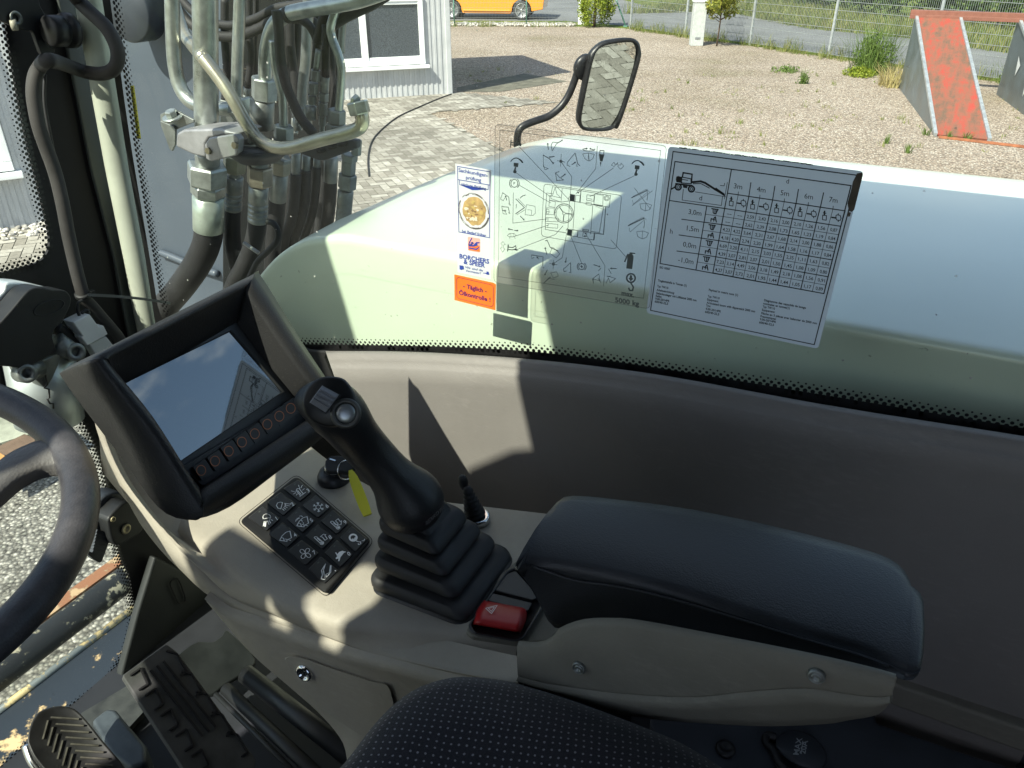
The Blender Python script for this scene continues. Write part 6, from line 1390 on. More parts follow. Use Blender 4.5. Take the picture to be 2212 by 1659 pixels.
L.tube('hose', [Zh(1640, 420), Zh(1660, 300), Zh(1780, 200), Zh(1950, 110), Zh(2100, 40), Zh(2300, -90)], 52, M_HOSE); L.tube('hose', [Zh(1560, 420), Zh(1600, 250), Zh(1650, 100), Zh(1690, -50)], 55, M_HOSE); L.tube('hose', [Zh(1545, 520), Zh(1550, 400), Zh(1480, 260), Zh(1380, 190), Zh(1300, 190)], 42, M_HOSE)
L = Line('hydraulic_line', 'dull grey pipe in the shadow at the middle of the bundle', 'hydraulic line', 1.08, Zh(1420, 1050))
L.tube('pipe', [Zh(1470, -80), Zh(1455, 250), Zh(1440, 600), Zh(1415, 800), Zh(1400, 1060)], 56, M_STEELD); L.nut(Zh(1395, 1060), Zh(1390, 1250), 50, M_STEELD)
for k, (lab, X, items) in enumerate([('column of small fittings, left one of the two stacked chains above the holed plate', 1530, [('t', 1565, 490, 1540, 690, 30), ('n', 1540, 690, 1532, 800, 48), ('n', 1515, 815, 1510, 930, 52), ('n', 1505, 945, 1503, 1030, 42), ('f', 1490, 1045, 1495, 1180, 55), ('n', 1385, 1060, 1380, 1260, 40)]),
                                      ('column of small fittings, right one of the two stacked chains above the holed plate', 1620, [('t', 1640, 250, 1635, 760, 42), ('f', 1632, 750, 1622, 910, 44), ('n', 1618, 915, 1615, 1000, 48), ('n', 1610, 1010, 1608, 1140, 44), ('n', 1605, 1150, 1603, 1240, 36), ('t', 1602, 1230, 1600, 1330, 26)])]):
    L = Line('fitting_chain', lab, 'pipe fitting', .98 + .01 * k, Zh(X, 1200))
    for (ty, x0, y0, x1, y1, r) in items:
        if ty == 't': L.tube('pipe', [Zh(x0, y0), Zh(x1, y1)], r, M_HOSE if r > 40 else M_STEELD)
        elif ty == 'n': L.nut(Zh(x0, y0), Zh(x1, y1), r * 1.05, M_STEELD)
        else: L.ferrule(Zh(x0, y0), Zh(x1, y1), r)
L = Line('hydraulic_line', 'pale zinc pipe with a gentle kink in front of the office wall', 'hydraulic line', .99, Zh(1770, 1090))
L.tube('pipe', [Zh(1800, -50), Zh(1690, 240), Zh(1700, 380), Zh(1760, 540), Zh(1790, 680), Zh(1785, 880), Zh(1765, 1100)], 46, M_STEEL); L.tube('rear_pipe', [Zh(1840, -60), Zh(1800, 300), Zh(1790, 520)], 38, M_STEELD, dy=.06); L.nut(Zh(1745, 1080), Zh(1742, 1220), 92, M_STEELD); L.nut(Zh(1740, 1220), Zh(1738, 1300), 98, M_STEELD, rot=0)
# holed plate and washer
t = T('manifold_plate', 'dark holed steel plate carrying the row of hose fittings', 'plate', oY(*Zi(1600, 560), .95))
mb = MB(); a, b = zpoly([(1370, 500), (1560, 430), (1800, 415), (1945, 440), (1940, 520), (1620, 640), (1560, 640), (1400, 580)], .95, .012); mb.prism(a, b); t.part('plate', mb, M_NAVY, bevel=.003)
for p in ((1590, 530), (1700, 495), (1800, 465)):
    mb = MB(); mb.lathe(oY(*Zi(*p), .948), (0, -.3, 1), [(.0075, -.002), (.0075, .0015)], 16); t.part('hole', mb, M_BLACKM)
L = Line('fitting_stack', 'stacked washer, nut and ribbed ferrule with black hose at the centre of the bundle', 'pipe fitting', .92, Zi(970, 1240))
mb = MB(); mb.lathe(oY(*Zi(985, 640), .92), (0, 0, 1), [(.050, 0), (.070, .018), (.080, .024), (.084, .032), (.082, .04), (.05, .046)], 36); 
for i, p in enumerate(mb.v): mb.v[i] = oY(*Zi(985, 640), .92) + (p - oY(*Zi(985, 640), .92)) * .60
L.t.part('flange', mb, M_NAVY)
L.nut(Zi(955, 385), Zi(955, 540), 90); L.nut(Zi(985, 690), Zi(985, 880), 128, plain('brown_zinc', (.34, .30, .24), .4, metal=.7, var=.3, vs=30)); L.tube('neck', [Zi(985, 640), Zi(985, 700)], 90, M_STEELD); L.ferrule(Zi(975, 880), Zi(965, 1245), 98, 4); L.tube('hose', [Zi(965, 1230), Zi(945, 1360), Zi(900, 1520), Zi(820, 1700), Zi(740, 1850), Zi(600, 2200)], 92, M_HOSE)
L = Line('fitting_stack', 'ribbed ferrule and dusty hose just right of the big nut', 'pipe fitting', .98, Zi(720, 1100))
L.nut(Zi(740, 590), Zi(735, 745), 112, plain('olive_zinc', (.34, .33, .24), .4, metal=.6, var=.3, vs=30)); L.tube('neck', [Zi(735, 740), Zi(735, 810)], 60, M_STEELD); L.ferrule(Zi(732, 790), Zi(715, 1120), 92, 4); L.tube('hose', [Zi(715, 1110), Zi(712, 1250), Zi(720, 1450), Zi(760, 1650), Zi(820, 1900)], 82, M_HOSE)
L = Line('fitting_stack', 'plain smooth ferrule and nut right of the central ribbed ferrule', 'pipe fitting', 1.0, Zi(1170, 1030))
L.nut(Zi(1200, 600), Zi(1195, 650), 100, M_STEELD); L.nut(Zi(1195, 640), Zi(1190, 765), 98, plain('brown_zinc2', (.30, .28, .22), .4, metal=.6, var=.3, vs=30)); L.ferrule(Zi(1180, 760), Zi(1165, 1035), 86); L.tube('hose', [Zi(1165, 1020), Zi(1150, 1200), Zi(1120, 1450), Zi(1100, 1800)], 80, M_HOSE)
for k, (x, y0, y1, r) in enumerate([(1345, 560, 775, 45), (1445, 580, 740, 42), (1552, 600, 710, 36), (1690, 590, 850, 70)]):
    L = Line('rear_hose', 'black hose hanging from a short ferrule under the holed plate', 'hose', 1.06 + .02 * k, Zi(x, y1), 'hoses hanging under the holed plate')
    L.ferrule(Zi(x, y0), Zi(x - 5, y1), r, mat=M_STEELD); L.tube('hose', [Zi(x - 5, y1 - 10), Zi(x - 15, y1 + 200), Zi(x - 50, y1 + 450), Zi(x - 130, y1 + 700), Zi(x - 200, y1 + 1100)], r * (1.25 if k < 3 else .95), M_HOSE)
for k, (x, r) in enumerate([(1290, 50), (1560, 60), (1480, 55), (1620, 55)]):
    L = Line('rear_hose', 'black hose passing deep in the shadow behind the fittings', 'hose', 1.18, Zi(x, 1000), 'hoses in the shadow behind the fittings')
    L.tube('hose', [Zi(x + 20, 560), Zi(x + 10, 800), Zi(x - 20, 1050), Zi(x - 60, 1400), Zi(x - 120, 1900)], r, M_HOSE)
L = Line('fitting_stack', 'tall dark fitting chain at the right end of the bundle, against the paving', 'pipe fitting', .98, Zi(1810, 1250))
L.nut(Zi(1945, 430), Zi(1935, 580), 52, M_STEELD); L.nut(Zi(1875, 570), Zi(1868, 640), 82, M_STEELD); L.nut(Zi(1866, 640), Zi(1858, 770), 72, M_STEELD); L.nut(Zi(1856, 770), Zi(1845, 915), 92, M_STEELD); L.ferrule(Zi(1835, 925), Zi(1805, 1280), 78, 5, M_STEELD); L.tube('hose', [Zi(1805, 1270), Zi(1790, 1400), Zi(1760, 1700)], 66, M_HOSE)
L = Line('tied_hose', 'black hose looping down in front with a clear tie round it', 'hose', .88, Zi(900, 1500))
L.tube('hose', [Zi(1060, 1240), Zi(1120, 1260), Zi(1165, 1340), Zi(1150, 1440), Zi(1060, 1540), Zi(960, 1640), Zi(880, 1800)], 30, M_HOSE); L.tube('tie', [Zi(830, 1450), Zi(900, 1500), Zi(975, 1550)], 18, plain('tie_clear', (.25, .25, .25), .3), dy=-.03)
# ============================================================ front blade, seen low through the windscreen
Z3b = lambda x, y: (x * .3125, 1140.5 + y * .3125)
def m_worn(name, base, chip, thr, sc):
    a = N(name); n = a.noise(sc, 6, .7); n2 = a.noise(sc * .25, 3); f = a.math('ADD', a.math('MULTIPLY', n.outputs['Fac'], .6), a.math('MULTIPLY', n2.outputs['Fac'], .45))
    r = a.ramp(f, [(thr - .03, base), (thr, tuple(x * .6 for x in chip)), (thr + .02, chip)]); a.base(r.outputs[0]); a.p(rough=.5); a.bump(n.outputs['Fac'], .3, .004); return a.m
t = T('dozer_blade', 'worn blue black dozer blade with chipped paint and a rusty tube behind it', 'blade', oZ(150, 1500, -2.1))
a0_ = oZ(*Z3b(-500, 1380), -2.0); a1_ = oZ(*Z3b(1100, 180), -2.0)
mb = MB(); mb.tube(resample([a0_, a1_], 8), .048, 20); t.part('tube', mb, m_worn('worn_black', (.012, .014, .015), (.30, .28, .2), .60, 26))
mb = MB(); b0_ = oZ(*Z3b(-500, 1210), -2.02); b1_ = oZ(*Z3b(1100, 40), -2.02); mb.bar(b0_, b1_, .05, .03); t.part('rusty_bar', mb, m_worn('rust_bar', (.24, .11, .055), (.40, .28, .16), .56, 20))
q = [oZ(*Z3b(*p), -2.05) for p in [(-500, 1640), (1100, 420), (1500, 900), (600, 1900), (-500, 2300)]]
mb = MB(); mb.prism(q, (0, 0, -.02)); t.part('blade_plate', mb, m_worn('worn_blue', (.018, .025, .034), (.58, .42, .22), .635, 13))
mb = MB(); mb.tube([oZ(*Z3b(-500, 1640), -2.045), oZ(*Z3b(1100, 420), -2.045)], .012, 8); t.part('blade_edge', mb, m_worn('worn_edge', (.13, .15, .15), (.5, .4, .2), .55, 20))
t = T('steel_frame', 'pale steel profile with brown lower flange on the ground beyond the wheel rim', 'frame', oZ(40, 960, -2.45))
Zs = lambda x, y: (x * .22913, 846.8 + y * .22913)
for nm, pts, mt in (('upper_rail', [(-300, 250), (60, 60), (420, 330), (330, 380), (0, 480), (-300, 640)], plain('pale_steel', (.42, .43, .33), .4, metal=.3, var=.4, vs=5)), ('lower_flange', [(-300, 660), (0, 505), (230, 395), (330, 440), (320, 490), (50, 600), (-300, 760)], plain('brown_flange', (.13, .085, .055), .6, var=.3, vs=8)), ('orange_strip', [(-300, 700), (0, 575), (50, 605), (0, 640), (-300, 800)], plain('orange_strip', (.5, .25, .08), .6))):
    mb = MB(); mb.prism([oZ(*Zs(*p), -2.35 if nm != 'orange_strip' else -2.33) for p in pts], (0, 0, -.03)); t.part(nm, mb, mt)
# more hoses and small fittings deep in the bundle
for k, (x0, y0, x1, y1, x2, y2, r) in enumerate([(640, 380, 660, 700, 640, 1000, 40), (880, 330, 900, 560, 860, 900, 36), (1290, 420, 1330, 760, 1360, 1050, 44), (1360, 250, 1330, 560, 1290, 900, 50), (1560, 420, 1480, 620, 1450, 1000, 48), (1700, 700, 1720, 900, 1690, 1250, 36), (950, 150, 930, 500, 960, 900, 30), (1250, 560, 1290, 860, 1330, 1200, 30)]):
    L = Line('inner_hose', 'black hose running down behind the front pipes of the bundle', 'hose', 1.12 + .02 * (k % 4), Zh(x2, y2), 'hoses running down behind the front pipes')
    L.tube('hose', [Zh(x0, y0 - 400), Zh(x0, y0), Zh(x1, y1), Zh(x2, y2)], r, M_HOSE)
    if k % 2 == 0: L.nut(Zh(x2, y2 - 20), Zh(x2, y2 + 110), r * 1.3, M_STEELD); L.ferrule(Zh(x2, y2 + 110), Zh(x2, y2 + 230), r * 1.1)
    else: L.ferrule(Zh(x2, y2 - 40), Zh(x2, y2 + 120), r * 1.15, 3)
mb = MB()
for k in range(90):
    u, v = Zh(random.uniform(640, 1250), random.uniform(700, 1100)); p = oY(u, v, 1.2); d = Vector((random.gauss(0, 1), random.gauss(0, .2), random.gauss(0, 1))).normalized() * random.uniform(.01, .035); mb.tube([p - d, p + d * .2 + Vector((0, 0, .003)), p + d], .0006, 4)
o = mb.build('dry_debris', plain('debris', (.10, .08, .05), .9)); o['kind'] = 'stuff'; tag(o, 'dry twigs and leaves caught between the hoses', 'debris')
# ============================================================ stickers on the side window
YG = .6988; NG = (0, -1, 0)
G = lambda u, v, d=0: oY(u, v, YG - d)
def paper(name, col, tr=.4):
    m = plain(name, col, .45, var=.03); t_ = m.node_tree; b = t_.nodes['Principled BSDF']; o = t_.nodes['Material Output']
    x = t_.nodes.new('ShaderNodeBsdfTranslucent'); x.inputs[0].default_value = tuple(col) + (1,); k = t_.nodes.new('ShaderNodeMixShader'); k.inputs[0].default_value = tr
    t_.links.new(b.outputs[0], k.inputs[1]); t_.links.new(x.outputs[0], k.inputs[2]); t_.links.new(k.outputs[0], o.inputs['Surface']); return m
M_SW = paper('sticker_white', (.72, .74, .76), .25)
M_SG = paper('sticker_grey', (.60, .63, .68), .5)
M_INK = plain('ink_black', (.012, .012, .014), .6, var=.05)
M_INKB = plain('ink_blue', (.02, .05, .30), .5, var=.05)
M_ORG = plain('sticker_orange', (.85, .17, .02), .45, var=.05)
M_INKP = plain('ink_purple', (.10, .01, .10), .5, var=.05)
SW = 1.0 / 1700 * .98                 # metres per picture px on the glass (about)
def S(mb, pts, w=1.0, mi=0, closed=False, d=.0006): mb.stroke([G(*p, d) for p in pts], w * SW, NG, 0, mi, closed)
def FL(mb, pts, mi=0, d=.0006): mb.poly([G(*p, d) for p in pts], mi)
def TX(mb, s, u, v, size, slope, mi=0, align='C', bold=0, lean=0, width=None, shear=0, d=.0006):
    text_px(mb, s, u, v, size, lambda a, b: G(a, b, d), ex=(1, slope), ey=(lean, -1), nrm=NG, mi=mi, align=align, bold=bold, width=width, shear=shear)
# --- inspection sticker
Zc = lambda x, y: (967.8 + x * .20838, 345.6 + y * .20838)
t = T('inspection_sticker', 'tall white inspection sticker with blue lettering and round stained seal', 'sticker', G(1020, 480))
mb = MB(); q = [Zc(*p) for p in [(75, 36), (450, 105), (445, 1237), (98, 1162)]]; mb.prism([G(*p, .0001) for p in q], (0, -.0002, 0)) if 0 else mb.poly([G(*p, .0003) for p in q]); sh = t.part('sheet', mb, M_SW, fix=False)
mb = MB(); mi = 0; sl = .19
S(mb, [Zc(*p) for p in [(98, 66), (434, 122), (430, 806), (112, 745)]], 1.1, closed=True); S(mb, [Zc(103, 203), Zc(433, 260)], 1.1)
TX(mb, 'Sachkundigen-', *Zc(262, 150), 11.2, sl, bold=.012, width=64); TX(mb, 'prüfung', *Zc(264, 212), 11.2, sl, bold=.012, width=33)
S(mb, [Zc(*p) for p in [(118, 210), (120, 256), (416, 306), (416, 256)]], 1.0); TX(mb, 'nächste Prüfung', *Zc(266, 286), 8.6, sl, bold=.012, width=53)
FL(mb, [Zc(*p) for p in [(128, 260), (412, 304), (300, 312), (250, 312)]]); TX(mb, 'bei Bedarf früher', *Zc(270, 772), 8.4, sl, bold=.012, width=52)
TX(mb, 'BORCHERS', *Zc(272, 1046), 13.5, sl, bold=.03, width=64); TX(mb, '& SPEER', *Zc(272, 1095), 13.5, sl, bold=.03, width=46)
TX(mb, 'Wir sind die', *Zc(270, 1140), 7.5, sl, shear=.25, width=38); TX(mb, 'Vermieter!', *Zc(262, 1172), 7.5, sl, shear=.25, width=33)
FL(mb, [Zc(*p) for p in [(118, 1090), (152, 1096), (160, 1130), (140, 1140), (120, 1134)]]); S(mb, [Zc(150, 1098), Zc(158, 1102), Zc(164, 1135)], 1.2); FL(mb, [Zc(*p) for p in [(360, 1168), (400, 1170), (398, 1155), (420, 1158), (428, 1190), (402, 1188), (390, 1178), (362, 1174)]])
t.part('lettering', mb, M_INKB, parent=sh, fix=False)
mb = MB(); q = round_poly([Zc(*p) for p in [(204, 793), (334, 815), (334, 960), (206, 938)]], 3, 3); FL(mb, q, 0, .0004); FL(mb, [Zc(*p) for p in [(210, 870), (328, 890), (328, 952), (212, 932)]], 1, .0005)
S(mb, [Zc(*p) for p in [(246, 810), (222, 852), (214, 880), (240, 876), (262, 862), (252, 852), (236, 862)]], 1.8, 2, d=.0007); FL(mb, [Zc(*p) for p in [(212, 884), (262, 880), (292, 850), (328, 852), (326, 862), (300, 866), (310, 886), (268, 898), (214, 896)]], 2, .0007); FL(mb, [Zc(*p) for p in [(212, 904), (290, 918), (326, 896), (320, 912), (296, 934), (214, 918)]], 2, .0007)
t.part('emblem', mb, [plain('emblem_pink', (.75, .35, .30), .5), M_ORG, M_INKB], parent=sh, fix=False)
mb = MB(); ce = Zc(268, 530); Rx, Ry = 31.5, 36
random.seed(3)
def blob(cx, cy, rx, ry, n=14, j=.25): return [(cx + rx * cos(2 * pi * k / n) * (1 + random.uniform(-j, j)), cy + ry * sin(2 * pi * k / n) * (1 + random.uniform(-j, j)) + rx * cos(2 * pi * k / n) * .19) for k in range(n)]
FL(mb, blob(ce[0] + 1, ce[1], 25, 31, 30, .07), 0, .0004)
for k in range(26):
    a = random.uniform(0, 6.28); r = random.random() ** .6 * 19; FL(mb, blob(ce[0] + cos(a) * r, ce[1] + sin(a) * r * 1.15, random.uniform(1.5, 5), random.uniform(1.2, 4), 9, .4), random.choice([1, 1, 2, 3, 3]), .0005 + .00001 * k)
for k in range(3):
    for s in range(26):
        if random.random() < .72: a0, a1 = 360 * s / 26, 360 * (s + 1) / 26; S(mb, [(x, y + (x - ce[0]) * .19) for x, y in arc(ce[0], ce[1], Rx + k * 1.2 - .6, Ry + k * 1.2, a0, a1, 2)], .7, 4, d=.0006 + .00002 * k)
t.part('seal', mb, [plain('seal_tan', (.42, .29, .12), .6, var=.4, vs=90), plain('seal_cream', (.70, .62, .48), .6), plain('seal_brown', (.24, .15, .07), .6), plain('seal_ochre', (.50, .38, .13), .6), plain('seal_line', (.10, .07, .05), .6)], parent=sh, fix=False)
# --- orange sticker
t = T('oil_check_sticker', 'small orange sticker reading daily oil check below the white one', 'sticker', G(1027, 632))
mb = MB(); mb.prism([G(*p, .0001) for p in [Zc(*p) for p in [(66, 1185), (470, 1272), (498, 1290), (492, 1558), (68, 1452)]]], (0, -.0002, 0)); sh = t.part('sheet', mb, M_ORG)
mb = MB(); S(mb, round_poly([Zc(*p) for p in [(88, 1212), (470, 1298), (468, 1525), (90, 1432)]], 7, 4), .8, 0, True)
TX(mb, '- Täglich -', *Zc(278, 1352), 13.2, .23, 0, bold=.03, width=51); TX(mb, 'Ölkontrolle !', *Zc(276, 1432), 13.2, .24, 0, bold=.03, width=68); t.part('lettering', mb, M_INKP, parent=sh, fix=False)

# --- clear control diagram
Zd = lambda x, y: (967.8 + x * .21876, 250.6 + y * .21876)
t = T('control_diagram', 'transparent foil with dark line diagram of the cab controls', 'sticker', G(1250, 470))
q = round_poly([Zd(*p) for p in [(465, 78), (2160, 295), (1990, 1905), (452, 1640)]], 10, 4)
mb = MB(); mb.prism([G(*p, .0001) for p in q], (0, -.00035, 0)); sh = t.part('foil', mb, glassmat('clear_foil', (.965, .955, .945), haze=.10, refl=1.0, bump=220))
M_DI = plain('diagram_ink', (.12, .14, .135), .6, var=.05)
mb = MB()
def D(L, w=.9, closed=False): S(mb, [Zd(*p) for p in L], w, 0, closed)
def DF(L): FL(mb, [Zd(*p) for p in L])
S(mb, q, .7, 0, True); D([(512, 137), (2100, 340), (1930, 1800), (497, 1585)], .7, True)
D(round_poly([(948, 670), (1715, 785), (1660, 1315), (922, 1185)], 30, 3), .8, True)
D([(1030, 698), (1130, 710), (1605, 785), (1592, 900), (1210, 838), (1115, 850), (1015, 815), (1030, 698)], .8); D([(1128, 712), (1115, 850)], .8); D([(1058, 705), (1075, 770), (1110, 805)], .8); D([(1030, 790), (1058, 705)], .8)
D([(975, 760), (965, 905), (960, 1120), (1175, 1155)], .9); D([(975, 760), (1030, 768)], .8); D([(1005, 785), (1120, 810), (1115, 850), (1000, 830)], .7, True); D([(1002, 835), (1060, 848), (1055, 905), (995, 890)], .7, True); D([(975, 905), (1050, 912), (1045, 975), (968, 972)], .7, True)
D([(Zc_ := 0) or (985 + 14 * cos(radians(a)), 942 + 24 * sin(radians(a))) for a in range(0, 360, 30)], .7, True); D([(972, 942), (998, 945)], .7)
D([(968, 1000), (1090, 1010), (1085, 1045), (965, 1040)], .7, True); D([(962, 1060), (1085, 1070), (1082, 1108), (960, 1100)], .7, True); D([(990, 1002), (986, 1042)], .6); D([(990, 1062), (985, 1102)], .6)
for r, w_ in ((92, 1.2), (78, .8), (14, .8)): D([(1145 + r * cos(radians(a)), 962 + r * 1.03 * sin(radians(a))) for a in range(0, 360, 12 if r > 20 else 45)], w_, True)
for a in (5, 95, 235): D([(1145 + 14 * cos(radians(a)), 962 + 14 * sin(radians(a))), (1145 + 80 * cos(radians(a)), 962 + 80 * sin(radians(a)))], 1.6)
D([(1228 + 9 * cos(radians(a)), 978 + 9 * sin(radians(a))) for a in range(0, 360, 60)], .8, True)
D([(1200, 838), (1185, 1105)], .8); D([(1252, 848), (1232, 1160)], .8); D([(1430, 875), (1408, 1165)], .9); D([(1430, 875), (1535, 900), (1495, 1150), (1410, 1140)], .9); D([(1558, 900), (1535, 1168), (1440, 1155)], 1.4); D([(1455, 890), (1545, 925)], .6)
DF([(1205, 768), (1255, 778), (1250, 845), (1200, 835)]); D([(1262, 780), (1305, 788), (1298, 850), (1256, 845)], .8, True); D([(1312, 740), (1305, 850)], 1.2); D([(1372, 778), (1445, 788), (1438, 842), (1368, 832)], .8, True); D([(1378, 815), (1425, 822)], .8); D([(1450, 770), (1532, 782), (1528, 885), (1440, 870)], .8, True); D([(1365, 850), (1420, 860), (1415, 885), (1362, 876)], .7, True)
for r in (26, 15): D([(1567 + r * cos(radians(a)), 812 + r * sin(radians(a))) for a in range(0, 360, 30)], .8, True)
DF([(1180, 1115), (1225, 1122), (1218, 1185), (1175, 1178)]); D([(1225, 1122), (1285, 1132), (1275, 1190), (1218, 1185)], 1, True); D([(1285, 1132), (1450, 1160), (1440, 1225), (1278, 1195)], .9, True); D([(1335, 1150), (1372, 1156), (1365, 1195), (1330, 1190)], .8, True); DF([(1440, 1165), (1452, 1167), (1445, 1225), (1434, 1222)]); D([(1332, 1118), (1388, 1126), (1386, 1140), (1330, 1132)], 1.2, True)
D([(1185, 835), (1195, 800), (1225, 790), (1232, 820), (1205, 830)], .9); D([(1165, 1130), (1180, 1110), (1215, 1150), (1195, 1165)], .9)
for p in ((1286, 757), (1357, 1160), (1352, 1185)): DF([(p[0] + 8 * cos(a), p[1] + 8 * sin(a)) for a in [k * .785 for k in range(8)]])
for l in ([(700, 300), (1188, 820)], [(672, 562), (1018, 802)], [(705, 685), (1015, 858)], [(645, 758), (640, 1058), (985, 1015)], [(665, 1185), (990, 1078)], [(690, 1315), (1060, 1170), (1135, 1085)], [(1118, 455), (1222, 600), (1208, 770)], [(1474, 300), (1458, 520), (1262, 770)], [(1632, 515), (1290, 752)], [(1842, 590), (1400, 795)],
          [(1045, 1455), (1128, 1398), (1172, 1155)], [(1212, 1185), (1322, 1460)], [(1362, 1168), (1550, 1478), (1535, 1680)], [(1610, 1225), (1760, 1395)]): D(l, .8)
# horns, pistons, arrows, booms
DF([(618, 235), (628, 236), (620, 312), (612, 310)]); D([(628, 262), (660, 268), (695, 245), (712, 270), (660, 290), (625, 285)], 1.6); DF([(690, 268), (730, 272), (720, 300), (695, 290)]); 
DF([(590, 1268), (600, 1270), (594, 1338), (584, 1336)]); D([(600, 1295), (640, 1300), (668, 1280), (672, 1310), (640, 1322), (598, 1318)], 1.5); DF([(660, 1312), (692, 1318), (684, 1330), (655, 1325)])
for cx, cy in ((672, 510), (1868, 535)):
    D(arc(cx, cy - 20, 62, 75, 215, 330, 8), 1.6); D(arc(cx + 10, cy - 16, 62, 70, 290, 330, 4), 2.6)
    DF([(cx - 22, cy - 50), (cx + 24, cy - 44), (cx + 20, cy - 5), (cx - 25, cy - 12)]); D([(cx - 5, cy), (cx - 15, cy + 30)], 3); DF([(cx - 12 + 17 * cos(a), cy + 40 + 17 * sin(a)) for a in [k * .6 for k in range(11)]])
for r in (34,): D([(655 + r * cos(radians(a)), 665 + r * 1.15 * sin(radians(a))) for a in range(0, 360, 20)], 1.2, True)
D(arc(655, 665, 48, 52, 130, 230, 6), 1.3); D(arc(655, 665, 48, 52, -50, 50, 6), 1.3); TX(mb, 'P', *Zd(655, 677), 8, .15, bold=.01)
D([(1320 + 30 * cos(radians(a)), 1487 + 30 * sin(radians(a))) for a in range(0, 360, 20)], 1.2, True); D(arc(1320, 1487, 44, 44, 130, 230, 6), 1.2); D(arc(1320, 1487, 44, 44, -50, 50, 6), 1.2); D([(1308, 1485), (1332, 1489)], 1.4); D([(1320, 1475), (1320, 1500)], 1.4)
def arrow(a, b, w=1.4):
    D([a, b], w); dx, dy = b[0] - a[0], b[1] - a[1]; L = hypot(dx, dy); dx /= L; dy /= L; DF([(b[0] + dx * 16, b[1] + dy * 16), (b[0] - dy * 12, b[1] + dx * 12), (b[0] + dy * 12, b[1] - dx * 12)])
for a, b in (((990, 330), (985, 280)), ((1050, 400), (1010, 405)), ((1118, 605), (1150, 580)), ((1222, 480), (1250, 462)), ((580, 830), (570, 800)), ((540, 930), (560, 935)), ((640, 1125), (605, 1117)), ((655, 1128), (680, 1131)), ((975, 1365), (962, 1310)), ((895, 1412), (885, 1400)), ((980, 1520), (960, 1560)), ((1168, 1400), (1162, 1435)), ((1440, 1468), (1490, 1485)), ((1662, 1508), (1615, 1505)), ((1340, 325), (1365, 322)), ((1440, 335), (1410, 325)), ((1435, 1650), (1432, 1620)), ((715, 990), (745, 1020))): arrow(a, b)
def boom(L, w=1.7): D(L, w * .62)
boom([(1130, 235), (1090, 262), (1035, 258), (1018, 285), (1028, 345), (1070, 275), (1130, 240)], 1.6); boom([(940, 385), (1005, 425), (1035, 465)], 2.2); boom([(940, 385), (942, 500), (990, 520), (955, 530), (942, 480)], 1.3); boom([(1020, 450), (1045, 462), (1035, 475)], 1.6)
boom([(1255, 365), (1180, 455), (1175, 485), (1205, 498)], 1.5); boom([(1255, 365), (1280, 470), (1300, 490)], 2.0); boom([(1270, 480), (1275, 500)], 1.5)
boom([(1098, 548), (1060, 562), (1068, 600), (1072, 638), (1140, 632), (1100, 605), (1065, 565)], 1.6); boom([(1330, 375), (1388, 365), (1445, 380), (1430, 420), (1395, 445), (1388, 370), (1385, 445), (1350, 420), (1330, 375)], 1.3); D(arc(1390, 330, 60, 16, -20, 200, 10), 1.1)
DF([(1490, 375), (1545, 380), (1525, 450), (1500, 445)]); DF([(1500, 455), (1515, 455), (1506, 505)]); D([(1500, 372), (1500, 340), (1540, 342), (1538, 375)], 1.2)
boom([(1612, 485), (1640, 455), (1645, 475), (1672, 478), (1675, 460), (1640, 500), (1612, 485)], 1.1); boom([(1735, 495), (1708, 465), (1706, 485), (1680, 482), (1678, 500), (1705, 525), (1735, 495)], 1.1)
boom([(540, 758), (600, 800), (606, 870)], 1.8); boom([(540, 758), (518, 820), (545, 835), (560, 810)], 1.3); boom([(598, 868), (614, 872), (612, 885)], 1.5); boom([(530, 895), (595, 900), (606, 955)], 1.8); boom([(530, 895), (545, 965), (580, 970), (560, 940)], 1.3); boom([(598, 955), (612, 965)], 1.4)
boom([(670, 820), (755, 905), (668, 965)], 2.2); boom([(690, 815), (765, 895)], 1.2); boom([(680, 975), (762, 925)], 1.2); boom([(775, 875), (860, 892), (862, 960), (840, 982), (760, 975), (775, 875)], 1.2); boom([(785, 925), (825, 930), (822, 980)], 1.1); boom([(712, 810), (735, 790), (765, 780)], 2); D([(675, 870), (672, 910)], 1)
boom([(585, 1180), (610, 1160), (650, 1158), (672, 1180), (640, 1195), (600, 1190), (585, 1180)], 1.2); boom([(610, 1160), (625, 1190)], .8); boom([(650, 1160), (640, 1192)], .8); boom([(612, 1195), (606, 1208)], 1.2); boom([(655, 1192), (664, 1210)], 1.2)
boom([(542, 1240), (520, 1262), (535, 1268), (533, 1300), (515, 1305), (540, 1345), (562, 1312), (548, 1305), (550, 1272), (565, 1268), (542, 1240)], 1.1)
boom([(962, 1232), (980, 1228), (1010, 1300), (1085, 1330)], 2.2); boom([(1010, 1300), (1040, 1300), (1105, 1360), (1070, 1402), (1005, 1355), (1030, 1300)], 1.3); boom([(825, 1372), (938, 1390), (935, 1478)], 2.0); boom([(825, 1372), (828, 1408), (850, 1395)], 1.3); boom([(920, 1490), (945, 1492), (944, 1505)], 1.5); 
for c in ((1115, 447), (1040, 1462)): D([(c[0] - 38, c[1] - 6), (c[0] + 38, c[1] + 8)], .8); D([(c[0] + 3, c[1] - 70 if c[1] < 500 else c[1] - 40), (c[0] - 3, c[1] + 50)], .8); D([(c[0] + 12 * cos(radians(a)), c[1] + 12 * sin(radians(a))) for a in range(0, 360, 60)], 1.4, True)
boom([(1210, 1448), (1160, 1495), (1140, 1510), (1145, 1535), (1170, 1530)], 1.6); boom([(1210, 1448), (1212, 1540)], 2.0); boom([(1195, 1545), (1218, 1548)], 1.4); boom([(1015, 1550), (1072, 1538), (1090, 1580), (1040, 1600), (1015, 1550)], 1.3); boom([(945, 1650), (1010, 1590)], 2.6); boom([(985, 1600), (1050, 1615)], 1.4)
